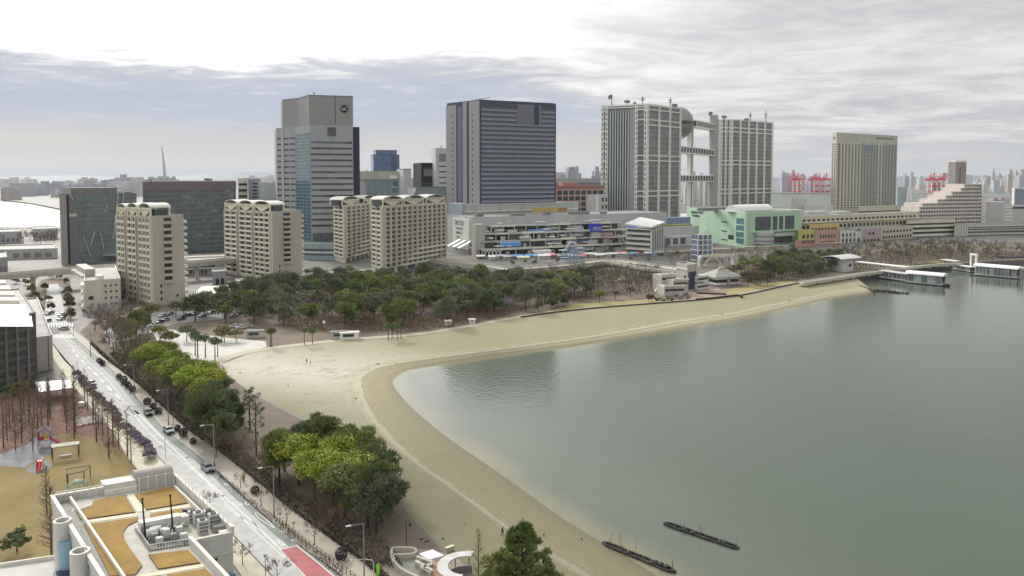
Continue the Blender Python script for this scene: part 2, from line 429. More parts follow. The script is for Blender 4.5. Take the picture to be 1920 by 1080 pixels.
# ------------------------------------------------------------------ water: one level sheet to the horizon
gx = np.linspace(-140, 760, 301); gy = np.linspace(70, 730, 221)
XX, YY = np.meshgrid(gx, gy)
Wp = np.array([(p.x, p.y) for p in W3])
dist = np.full(XX.shape, 1e9)
for k in range(len(Wp)-1):
    a, bq = Wp[k], Wp[k+1]; d = bq-a; L2 = d@d+1e-9
    t = np.clip(((XX-a[0])*d[0]+(YY-a[1])*d[1])/L2, 0, 1)
    dist = np.minimum(dist, np.hypot(XX-a[0]-t*d[0], YY-a[1]-t*d[1]))
vs = [(float(x), float(y), 0.0) for x, y in zip(XX.ravel(), YY.ravel())]; nx, ny = len(gx), len(gy)
fs = [(j*nx+i, j*nx+i+1, (j+1)*nx+i+1, (j+1)*nx+i) for j in range(ny-1) for i in range(nx-1)]
E = 14500; k0 = len(vs)
vs += [(-E, -E, 0), (E, -E, 0), (E, 70, 0), (-E, 70, 0), (-E, 730, 0), (E, 730, 0), (E, E, 0), (-E, E, 0), (-140, 70, 0), (-140, 730, 0), (760, 70, 0), (760, 730, 0)]
fs += [(k0, k0+1, k0+2, k0+3), (k0+4, k0+5, k0+6, k0+7), (k0+3, k0+8, k0+9, k0+4), (k0+10, k0+2, k0+5, k0+11)]
me = bpy.data.meshes.new('water'); me.from_pydata(vs, [], fs)
at_ = me.attributes.new('depth', 'FLOAT', 'POINT'); at_.data.foreach_set('value', list(map(float, dist.ravel()))+[400.0]*12)
m, nt, b = new_mat('sea_water'); N = nt.nodes
geo = nd('ShaderNodeNewGeometry'); dp = attr('depth')
big = tn(0.008, 4); mid = tn(0.05, 5)
dpj = mth('ADD', dp, mth('MULTIPLY', mth('SUBTRACT', mid, 0.5), 9.0))
col = mixc(smooth(dpj, -1.0, 8.0), (0.20, 0.19, 0.105), (0.105, 0.125, 0.092))
col = mixc(smooth(dpj, 5.0, 48.0), col, (0.069, 0.095, 0.066))
col = mixc(mth('MULTIPLY', smooth(big, 0.4, 0.7), 0.35), col, (0.060, 0.080, 0.062))
lk(nt, col, b.inputs['Base Color']); b.inputs['IOR'].default_value = 1.33; b.inputs['Specular IOR Level'].default_value = 0.5
lk(nt, mth('ADD', 0.115, mth('MULTIPLY', smooth(dp, 250, 390), 0.22)), b.inputs['Roughness'])
wv1 = nd('ShaderNodeTexNoise'); wv1.inputs['Scale'].default_value = 0.55; wv1.inputs['Detail'].default_value = 4; lk(nt, geo.outputs['Position'], wv1.inputs['Vector'])
bp = nd('ShaderNodeBump'); bp.inputs['Strength'].default_value = 0.19; bp.inputs['Distance'].default_value = 0.30; lk(nt, wv1.outputs[0], bp.inputs['Height']); lk(nt, bp.outputs[0], b.inputs['Normal'])
me.materials.append(m)
water = struct(bpy.data.objects.new('water', me)); C.objects.link(water)
# ------------------------------------------------------------------ land
M_land = mat('paved_land', (0.135, 0.128, 0.115), var=0.35, scale=0.035, detail=9)
Ig = [Vector((p.x, p.y)) for p in I3]
right_edge = [G(x, y) for x, y in [(1640, 513), (1700, 507), (1760, 499), (1830, 491), (1925, 487), (2250, 480)]]
back = [Vector((900, 790)), Vector((900, 1040)), Vector((760, 1130)), G(1900, 411), G(1800, 404), G(1700, 397), G(1560, 390), G(1440, 387), Vector((330, 1900)), Vector((-150, 1900)), Vector((-420, 1560)), G(112, 425), G(-200, 425), Vector((-1500, 900)), Vector((-1500, -300)), Vector((60, -300))]
ISLAND = Ig+right_edge+back
land = struct(MB().prism(ISLAND, -4, LAND).build('ground', M_land))
M_far = mat('far_ground', (0.16, 0.165, 0.15), var=0.35, scale=0.006, detail=8)
FAR1 = [G(x, y) for x, y in [(-500, 374), (0, 374), (60, 381), (112, 391), (430, 391)]]+[Vector((-300, 2050)), Vector((500, 2100)), G(1440, 364), Vector((2600, 14400)), Vector((-12500, 14400))]
struct(MB().prism(FAR1, -4, LAND).build('far_shore', M_far))
FAR2 = [G(x, y) for x, y in [(1400, 361), (1565, 363), (1700, 362), (1950, 372)]]+[Vector((3300, 2200)), Vector((12500, 12000)), Vector((2900, 14400)), Vector((2620, 14300))]
struct(MB().prism(FAR2, -4, LAND-0.4).build('far_shore', M_far))
# far hills
def hills(name, cpx, Y, hpx, m, seed):
    rng = random.Random(seed); mb = MB(); A = []; B = []
    x0, x1 = cpx; n = 60
    for i in range(n+1):
        t = i/n; px = x0+(x1-x0)*t
        h = hpx*(sin(pi*t)**0.6)*(0.55+0.45*sin(2.2+t*7.0))*(0.9+0.2*rng.random())+1.5
        q = P(px, YH, Y); A.append(Vector((q.x, Y-900, 0))); B.append(Vector((q.x, Y, CZ+h*Y/FPX*1.0)))
    D = [Vector((q.x, q.y+1600, 0)) for q in B]
    mb.strip(A, B); mb.strip(B, D)
    return struct(mb.build(name, m, smooth=True))
M_hill = mat('hill_woods', (0.10, 0.14, 0.17), var=0.2, scale=0.001)
hills('hills', (60, 640), 13300, 15, M_hill, 3)
hills('hills', (1250, 2100), 13500, 5, M_hill, 8)
hills('hills', (-300, 260), 13600, 4, M_hill, 5)
# ------------------------------------------------------------------ the air
mh = bpy.data.materials.new('haze'); mh.use_nodes = True; nh = mh.node_tree; nh.nodes.clear()
oh = nh.nodes.new('ShaderNodeOutputMaterial'); pv = nh.nodes.new('ShaderNodeVolumePrincipled'); lk(nh, pv.outputs[0], oh.inputs['Volume'])
pv.inputs['Color'].default_value = (0.86, 0.90, 0.95, 1); pv.inputs['Density'].default_value = 0.000035; pv.inputs['Anisotropy'].default_value = 0.2
hz = MB().prism([(-14900, -800), (14900, -800), (14900, 14900), (-14900, 14900)], -6, 420).build('haze', mh); struct(hz, 'stuff')
# ------------------------------------------------------------------ ground zones
def zone(name, px, z, m, kind='structure', smoothn=0):
    pts = [G(x, y, z) for x, y in px]
    return struct(MB().sheet(pts, z).build(name, m), kind)
KERB_R = [(760, 1180), (640, 1080), (554, 1017), (460, 935), (400, 878), (308, 805), (260, 751), (223, 707), (166, 657), (140, 633), (127, 612)]
KERB_L = [(590, 1190), (520, 1090), (447, 1012), (309, 868), (251, 807), (213, 767), (178, 731), (152, 705), (122, 675), (104, 650), (92, 634), (84, 612)]
HEDGE = [(820, 1180), (700, 1066), (636, 1018), (544, 950), (479, 897), (409, 842), (354, 804), (296, 751), (248, 709), (200, 672), (172, 645)]
def line_at(px, z=LAND, n=80): return resample(cr([G(x, y, z) for x, y in px], 8), n)
KR, KL, HD = line_at(KERB_R), line_at(KERB_L), line_at(HEDGE)
def ribbon(name, A, B, z, m):
    return struct(MB().strip([Vector((p.x, p.y, z)) for p in A], [Vector((p.x, p.y, z)) for p in B]).build(name, m))
M_asph = mat('worn_asphalt', (0.38, 0.385, 0.37), col2=(0.53, 0.53, 0.51), scale=0.35, detail=9, rough=0.85, bump=0.15)
M_asph2 = mat('grey_asphalt', (0.25, 0.25, 0.25), var=0.16, scale=0.2, detail=9, rough=0.85)
M_pave = mat('promenade_paving', (0.36, 0.33, 0.26), var=0.16, scale=0.25, detail=9, bump=0.1)
M_pave2 = mat('sidewalk_paving', (0.46, 0.43, 0.31), var=0.18, scale=0.3, detail=9)
M_plaza = mat('pale_plaza_paving', (0.48, 0.47, 0.42), var=0.14, scale=0.3, detail=9)
M_soil = mat('park_soil', (0.135, 0.11, 0.082), col2=(0.20, 0.165, 0.12), scale=0.12, detail=9, rough=0.95, bump=0.4)
M_red_soil = mat('reddish_soil', (0.165, 0.092, 0.068), col2=(0.24, 0.145, 0.105), scale=0.10, detail=9, rough=0.95, bump=0.4)
M_lawn = mat('winter_lawn', (0.175, 0.13, 0.048), col2=(0.27, 0.20, 0.08), scale=0.08, detail=9, rough=0.95, bump=0.3)
M_olive = mat('olive_lawn', (0.27, 0.245, 0.085), col2=(0.33, 0.28, 0.12), scale=0.07, detail=9, rough=0.95)
M_gutter = mat('green_grey_gutter', (0.17, 0.20, 0.175), var=0.15, scale=0.3)
M_white = mat('road_paint', (0.74, 0.74, 0.71), var=0.12, scale=1.2, detail=8)
M_kerb = mat('kerb_stone', (0.36, 0.36, 0.34), var=0.15, scale=1.0)
zone('park_ground', [(760, 1170), (700, 1066), (544, 950), (409, 842), (296, 751), (200, 672), (150, 622), (205, 575), (330, 566), (520, 530), (720, 522), (940, 512), (1000, 506), (1140, 496), (1240, 506), (1330, 500), (1400, 488), (1560, 476), (1660, 462), (1800, 458), (1930, 462), (1930, 486), (1830, 489), (1762, 496), (1700, 503), (1640, 509), (1590, 515), (1500, 529.5), (1395, 551), (1300, 562), (1120, 576), (1000, 590), (890, 610), (780, 627), (640, 637.5), (480, 657), (416, 682), (428, 707), (488, 748), (607, 807), (740, 880), (760, 960), (855, 1060), (900, 1185)], LAND+0.02, M_soil)
ribbon('road', KL, KR, LAND+0.04, M_asph)
zone('road', [(92, 634), (140, 633), (127, 612), (112, 545), (107, 520), (78, 522), (82, 560), (84, 612)], LAND+0.035, M_asph)
def offset(L, d):
    out = []
    for i, p in enumerate(L):
        t = (L[min(i+1, len(L)-1)]-L[max(i-1, 0)]).normalized(); out.append(p+Vector((t.y, -t.x))*d)
    return out
def thick_ribbon(name, A, B, z0, z1, m):
    mb = MB(); n = len(A)
    vs = []
    for a, b_ in zip(A, B): vs += [(a.x, a.y, z0), (a.x, a.y, z1), (b_.x, b_.y, z1), (b_.x, b_.y, z0)]
    fs = []
    for i in range(n-1):
        for k in range(3): fs.append((i*4+k, i*4+k+1, i*4+5+k, i*4+4+k))
    mb.add(vs, fs)
    o = mb.build(name, m); bm = bmesh.new(); bm.from_mesh(o.data); bmesh.ops.recalc_face_normals(bm, faces=bm.faces); bm.to_mesh(o.data); bm.free()
    return o
thick_ribbon_ = lambda *a: struct(thick_ribbon(*a))
# promenade on the sea side, raised behind its kerb
thick_ribbon_('promenade', offset(KR, 0.35), HD, LAND, LAND+0.17, M_pave)
thick_ribbon_('kerb', offset(KR, 0.05), offset(KR, 0.33), LAND, LAND+0.19, M_kerb)
ribbon('gutter', offset(KR, -1.5), offset(KR, -0.02), LAND+0.06, M_gutter)
SWL = line_at([(520, 1190), (400, 1010), (255, 878), (213, 812), (178, 773), (142, 729), (118, 700), (100, 672), (88, 640), (62, 590), (40, 545)])
thick_ribbon_('pavement', SWL, offset(KL, -0.35), LAND, LAND+0.16, M_pave2)
zone('lawn', [(0, 862), (60, 842), (120, 812), (160, 818), (215, 835), (270, 885), (340, 970), (200, 1180), (-200, 1180), (-200, 862)], LAND+0.03, M_lawn)
zone('playground_soil', [(-100, 735), (60, 728), (142, 731), (178, 775), (215, 814), (262, 882), (215, 836), (160, 819), (120, 813), (60, 843), (0, 861), (-100, 861)], LAND+0.025, M_red_soil)
zone('planting_bed', [(60, 555), (78, 524), (100, 519), (132, 519), (136, 612), (126, 600), (122, 545), (108, 532), (90, 533), (86, 560), (84, 600), (66, 600)], LAND+0.045, M_soil)
zone('depot_yard', [(-80, 545), (20, 524), (78, 520), (70, 560), (40, 560), (0, 580), (-80, 600)], LAND+0.03, mat('dark_yard', (0.12, 0.115, 0.105), var=.3, scale=.3))
zone('rubber_surface', [(48, 884), (60, 868), (92, 862), (98, 872), (84, 886), (62, 889)], LAND+0.05, mat('dark_rubber', (0.10, 0.095, 0.085)))
zone('rubber_surface', [(-10, 872), (0, 852), (48, 835), (70, 820), (104, 818), (100, 850), (62, 864), (46, 877)], LAND+0.045, mat('grey_rubber', (0.15, 0.15, 0.17), var=0.2))
zone('olive_lawn', [(1010, 588), (1080, 570), (1150, 566), (1232, 560), (1240, 566), (1120, 576.5), (1040, 585)], LAND+0.04, M_olive)
zone('olive_lawn', [(1345, 545), (1400, 536), (1480, 527), (1505, 527), (1440, 543), (1390, 552), (1365, 553)], LAND+0.04, M_olive)
zone('olive_lawn', [(1690, 500), (1740, 488), (1800, 483), (1760, 496), (1705, 503)], LAND+0.04, M_olive)
zone('plaza', [(330, 690), (395, 688), (455, 664), (500, 650), (498, 640), (430, 634), (372, 626), (310, 616), (286, 622), (300, 650)], LAND+0.04, M_plaza)
zone('car_park', [(205, 650), (196, 622), (225, 602), (300, 585), (420, 580), (470, 590), (400, 600), (330, 606), (270, 628)], LAND+0.035, mat('car_park_asphalt', (0.26, 0.26, 0.25), var=0.25, scale=0.15))
zone('terrace', [(1262, 556), (1300, 545), (1345, 541), (1370, 552), (1385, 553), (1310, 562)], LAND+0.05, mat('pinkish_terrace', (0.37, 0.27, 0.21)))
# path along the beach edge
pathA = [p+Vector((0, 0)) for p in Ig if True][60:165]
ribbon('path', offset(pathA, 0.3), offset(pathA, -4.2), LAND+0.06, mat('beach_path', (0.40, 0.345, 0.25), var=0.15))
# dark retaining wall where lawn and path end above the sand
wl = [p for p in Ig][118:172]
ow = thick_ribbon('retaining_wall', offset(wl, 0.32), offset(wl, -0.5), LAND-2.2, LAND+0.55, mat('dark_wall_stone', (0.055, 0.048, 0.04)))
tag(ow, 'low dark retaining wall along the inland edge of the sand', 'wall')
# ================================================================== buildings
M_cream = mat('cream_render', (0.60, 0.575, 0.47), var=0.12, scale=0.15, streak=True, detail=7)
M_cream2 = mat('pale_cream_render', (0.68, 0.66, 0.54), var=0.08, scale=0.2, streak=True)
M_taupe = mat('taupe_tile', (0.455, 0.42, 0.365), var=0.08, scale=0.12, streak=True, detail=8)
M_grey = mat('grey_panel', (0.45, 0.46, 0.45), var=0.10, scale=0.12, streak=True, detail=7)
M_lgrey = mat('light_grey_panel', (0.52, 0.53, 0.51), var=0.10, scale=0.12, streak=True, detail=7)
M_dgrey = mat('dark_grey_panel', (0.19, 0.19, 0.195), var=0.12, scale=0.15, streak=True)
M_conc = mat('weathered_concrete', (0.44, 0.425, 0.385), var=0.18, scale=0.3, streak=True, detail=8)
M_wht = mat('white_metal', (0.76, 0.76, 0.73), var=0.07, scale=0.5, rough=0.5)
M_roof = mat('flat_roof_membrane', (0.30, 0.295, 0.28), var=0.25, scale=0.2, detail=9)
M_glz = glass('dark_glazing', (0.035, 0.040, 0.045))
M_glz2 = glass('grey_glazing', (0.085, 0.095, 0.105), rough=0.15)
M_gblue = glass('blue_green_glazing', (0.085, 0.19, 0.215), rough=0.10)
M_navy = glass('navy_glazing', (0.055, 0.068, 0.105), rough=0.14)
M_navy2 = mat('navy_metal', (0.028, 0.034, 0.075), var=0.1, rough=0.5)
M_black = mat('dark_recess', (0.02, 0.02, 0.022), var=0.2)
def AX(px, Y, z=30):
    y = YH+(CZ-z)*FPX/Y; q = P(px, y, Y); return Vector((q.x, Y))
def fr_a(fr, px, b=0, z=30):
    Y = fr.o.y; k = ray(px, YH+(CZ-z)*FPX/Y); k = k[0]/k[1]
    o = fr.o+fr.v*b; return (k*o.y-o.x)/(fr.u.x-k*fr.u.y)
def z_at(py, Y): return P(960, py, Y).z
class Bk: pass
def block(name, label, cat, A, Bp, L, zt, m, z0=LAND, group=None, roof=M_roof, parapet=0.8, pm=None):
    """four-sided building: near corner A, right end Bp, left end L (plan), roof at zt"""
    A, Bp, L = Vector(A[:2]), Vector(Bp[:2]), Vector(L[:2]); D = Bp+L-A
    k = Bk(); k.fp = [A, Bp, D, L]; cen = (A+D)/2
    k.root = thing(name, label, cat, (cen.x, cen.y, z0), group)
    MB().prism(k.fp, z0, zt).build('body', m, k.root)
    k.R = wall(A, Bp, cen); k.Lf = wall(L, A, cen); k.zt = zt; k.z0 = z0; k.cen = cen
    if parapet:
        mb = MB(); t = 0.35
        for P0, P1 in ((A, Bp), (Bp, D), (D, L), (L, A)):
            f = wall(P0, P1, cen); mb.box(f, 0, f.L, -t, 0.06, zt, zt+parapet)
        mb.build('parapet', pm or m, k.root)
        MB().prism([cen+(q-cen)*0.985 for q in k.fp], zt, zt+0.12).build('roof', roof, k.root)
    return k
def from_px(near, Y, right, left):
    z = P(near[0], near[1], Y).z; A = P(near[0], near[1], Y)
    f = lambda q: P(*q) if len(q) == 3 else G(q[0], q[1], z)
    return A, f(right), f(left), z
def front(name, label, cat, x0, Y0, x1, Y1, depth, ytop, m, z0=LAND, group=None, **kw):
    """building whose long front runs from column x0 to x1 of the photograph"""
    zt = z_at(ytop, (Y0+Y1)/2); a, b_ = AX(x0, Y0, zt), AX(x1, Y1, zt)
    u = (b_-a).normalized(); n = Vector((-u.y, u.x))
    if n.y < 0: n = -n
    if x0 < 640: n = a.normalized()
    elif x0 > 1300: n = b_.normalized()
    k = block(name, label, cat, a, b_, a+n*depth, zt, m, z0, group, **kw)
    return k
def bands(k, fr, z0, z1, n, fill, m, a0=None, a1=None, b=0.05, name='window_band', jit=None, cap=90):
    a0 = 0.6 if a0 is None else a0; a1 = fr.L-0.6 if a1 is None else a1
    h = (z1-z0)/n; rects = []
    for r in range(n):
        segs = [(a0, a1)]
        if jit: segs = jit(r, a0, a1)
        for s0, s1 in segs: rects.append((s0, s1, z0+h*r+h*(1-fill)/2, z0+h*r+h*(1+fill)/2))
    return panels(k.root, fr, rects, -0.1, b, m, name, cap)
def fins(k, fr, xs, z0, z1, wdt, dep, m, name='pilaster', b0=0.0):
    return panels(k.root, fr, [(x-wdt/2, x+wdt/2, z0, z1) for x in xs], b0, dep, m, name)
def lin(a, b, n): return [a+(b-a)*i/(n-1) for i in range(n)]
def plant(k, fr, items, m, name='rooftop_unit'):
    for a0, a1, b0, b1, h in items:
        MB().box(fr, a0, a1, b0, b1, k.zt+0.1, k.zt+0.1+h).build(name, m, k.root)
# ---------------------------------------------------------------- grey office tower with round emblem
def office_tower():
    YA = 600; zt = z_at(234, YA); zu = z_at(179.5, 602)
    A = AX(581, 600, zt); B = AX(661.6, 611, zt); Cc = AX(554, 626, zt); D = AX(541.5, 630, zt); E = AX(517.5, 640, zt)
    nb = (B-A).normalized(); nb = Vector((-nb.y, nb.x)); back = nb*44
    fp = [E, D, Cc, A, B, B+back, E+back]
    cen = sum(fp, Vector((0, 0)))/len(fp)
    k = Bk(); k.root = thing('office_tower', 'tall grey office tower with stepped crown, round dark emblem and blue glass corner', 'office tower', (cen.x, cen.y, LAND))
    MB().prism(fp, LAND, zt).build('body', mat('tower_grey_panel', (0.335, 0.355, 0.355), var=0.10, scale=0.12, streak=True, detail=7), k.root)
    # set-back navy wing on the right
    q0 = B+nb*8; MB().prism([q0, q0+Vector((6.2, 1.0)), q0+Vector((6.2, 1.0))+nb*30, q0+nb*30], LAND, zt-0.4).build('side_wing', M_navy2, k.root)
    # upper plant block
    s = lambda q, t: q+nb*t
    U = [AX(529, 640, zu), AX(559.5, 627, zu), AX(579, 603, zu), AX(661.6, 612, zu)]
    up = MB().prism([U[0], U[1], U[2], U[3], U[3]+nb*36, U[0]+nb*26], zt, zu).build('upper_block', M_taupe if False else mat('warm_grey_panel', (0.275, 0.272, 0.265), var=0.07, streak=True, scale=0.1), k.root)
    fu = wall(U[2], U[3], cen)
    MB().box(fu, fu.L*0.585, fu.L*0.60, 0, 0.08, zt+1, zu-0.5).build('panel_joint', M_black, up)
    MB().box(fu, 0, fu.L, -0.4, 0.15, zu, zu+0.9).box(wall(U[1], U[2], cen), 0, (U[2]-U[1]).length, -0.4, 0.15, zu, zu+0.9).box(wall(U[0], U[1], cen), 0, (U[1]-U[0]).length, -0.4, 0.15, zu, zu+0.9).build('coping', M_dgrey, up)
    ca = fu.L*0.80; czz = zu-9.6
    disc = MB(); ring = [fu.p3(ca+3.1*cos(t), 0.05, czz+3.1*sin(t)) for t in lin(0, 2*pi*23/24, 24)]; ring2 = [fu.p3(ca+3.1*cos(t), 0.4, czz+3.1*sin(t)) for t in lin(0, 2*pi*23/24, 24)]
    disc.add(ring+ring2, [tuple(range(24, 48))]+[(i, (i+1) % 24, 24+(i+1) % 24, 24+i) for i in range(24)])
    em = disc.build('emblem', M_black, k.root)
    text_on('UC', fu, ca, 0.42, czz, 2.4, M_wht, 'emblem_lettering', em, depth=0.2, width=4.0)
    MB().tube((U[2].x+2, U[2].y+8, zu), (U[2].x+2, U[2].y+8, zu+4.5), 0.2).tube((U[2].x+2, U[2].y+8, zu+2.4), (U[2].x+2, U[2].y+8, zu+3.2), 0.9).build('antenna', M_dgrey, k.root)
    # main front: dark window bands broken by closed blinds
    fA = wall(A, B, cen); rng = random.Random(4); zz0, zz1 = z_at(430, YA), z_at(262, YA)
    n = 15; h = (zz1-zz0)/n
    for r in range(n):
        z = zz0+h*r+h*0.42
        cuts = sorted([0.6]+[rng.uniform(3, fA.L-3) for _ in range(rng.choice([2, 3, 4]))]+[fA.L-0.6])
        for j in range(len(cuts)-1):
            if cuts[j+1]-cuts[j] < 0.8: continue
            panels(k.root, fA, [(cuts[j], cuts[j+1], z, z+h*0.34)], -0.1, 0.06, M_glz if rng.random() < 0.68 else M_glz2, 'window_band')
        panels(k.root, fA, [(0.0, fA.L, z-h*0.48, z-h*0.44)], 0, 0.10, M_grey, 'joint_line')
    panels(k.root, fA, [(fA.L*0.40, fA.L*0.60, zt-8.5, zt-1.6)], 0, 0.35, M_glz2, 'louvre_panel')
    panels(k.root, fA, [(1, fA.L-1, z_at(458, YA), z_at(437, YA))], 0, 0.3, M_glz2, 'lobby_glazing')
    # glass corner
    fC = wall(Cc, A, cen)
    gz = MB().box(fC, 0.2, fC.L-0.2, 0.0, 0.35, LAND+8, zt-6).build('corner_glazing', M_gblue, k.root)
    mu = MB()
    for z in lin(LAND+8, zt-6, 34): mu.box(fC, 0.2, fC.L-0.2, 0.35, 0.42, z, z+0.25)
    for a in lin(0.4, fC.L-0.4, 5): mu.box(fC, a-0.08, a+0.08, 0.43, 0.5, LAND+8, zt-6)
    mu.build('mullion', M_grey, gz)
    for (p, q, mm) in ((D, Cc, M_glz2), (E, D, M_glz)):
        f = wall(p, q, cen)
        bands(k, f, zz0, zz1+5, n+1, 0.30, mm, a0=1.0, a1=f.L-0.5, name='side_window_band')
    fE = wall(E, D, cen); MB().box(fE, fE.L*0.42, fE.L*0.60, 0, 0.5, LAND, zt).build('stair_shaft', M_taupe, k.root)
office_tower()
k = front('podium_hall', 'low teal glazed podium in front of the grey office tower', 'podium', 566, 566, 634, 560, 16, 459, mat('teal_panel', (0.27, 0.36, 0.36), streak=True))
for i, z in enumerate((6.0, 9.5)): panels(k.root, k.R, [(0.5, k.R.L-0.5, z, z+1.5)], 0, 0.1, M_glz2, 'window_band')
panels(k.root, k.R, [(0, k.R.L, 8.0, 8.7)], 0, 0.5, M_wht, 'canopy_band')
# ---------------------------------------------------------------- dark blue slab tower
def slab_tower():
    A, Bp, L, zt = from_px((900, 190), 690, (1042, 197), (838, 197))
    k = block('slab_tower', 'broad navy glass office slab with grey end walls and dark roof rim', 'office tower', A, Bp, L, zt, M_navy, roof=M_roof, parapet=1.6, pm=M_navy2)
    fr = k.R; n = 23; zb, ze = LAND+30, zt-4; h = (ze-zb)/n
    for r in range(n):
        z = zb+h*r
        panels(k.root, fr, [(0.8, fr.L-1.0, z, z+h*0.26)], 0, 0.38, mat('blue_grey_spandrel', (0.30, 0.315, 0.36), var=0.1, streak=True), 'spandrel')
        panels(k.root, fr, [(0.8, fr.L-1.0, z+h*0.26, z+h*0.62)], 0, 0.12, mat('dim_spandrel', (0.165, 0.175, 0.22), var=0.15, streak=True), 'louvre_band')
    fins(k, fr, [0.5, fr.L-0.5], LAND, zt, 1.0, 0.55, M_navy2, 'corner_post')
    pn = mat('slate_panel', (0.17, 0.175, 0.21), var=0.05)
    panels(k.root, fr, [(fr.L*0.475, fr.L*0.70, zt-19, zt-1)], 0.0, 0.75, pn, 'blank_panel'); panels(k.root, fr, [(fr.L*0.70, fr.L*0.765, zt-19.5, zt-1)], 0, 0.5, M_navy2, 'dark_slot')
    panels(k.root, fr, [(fr.L*0.765, fr.L*0.80, zt-19, zt-1)], 0, 0.65, pn, 'blank_panel')
    f = k.Lf; gp = mat('pinkish_grey_panel', (0.33, 0.315, 0.31), var=0.06, streak=True)
    for a0, a1, d in ((0, 0.31, 1.2), (0.52, 0.64, 1.6), (0.70, 1.0, 1.2)):
        panels(k.root, f, [(f.L*a0, f.L*a1-0.05, LAND, zt+(0.6 if a0 else -1.0))], 0, d, gp, 'end_pier')
    for aa, d in ((0.20, 1.2), (0.79, 1.2)):
        panels(k.root, f, [(f.L*aa, f.L*aa+1.2, LAND+28+i*5.2, LAND+30.4+i*5.2) for i in range(18)], d-0.1, d+0.06, M_glz, 'window')
    panels(k.root, f, [(f.L*0.335, f.L*0.47, LAND+26, zt-3)], 0, 0.5, mat('blue_glass_strip', (0.14, 0.165, 0.24), rough=0.15), 'glass_strip')
    panels(k.root, f, [(f.L*0.655, f.L*0.69, LAND+26, zt-3)], 0, 0.4, M_black, 'recess')
    MB().tube((A.x-5, A.y+6, zt+1.6), (A.x+9, A.y+9, zt+4.5), 0.3).build('roof_boom', M_dgrey, k.root)
slab_tower()
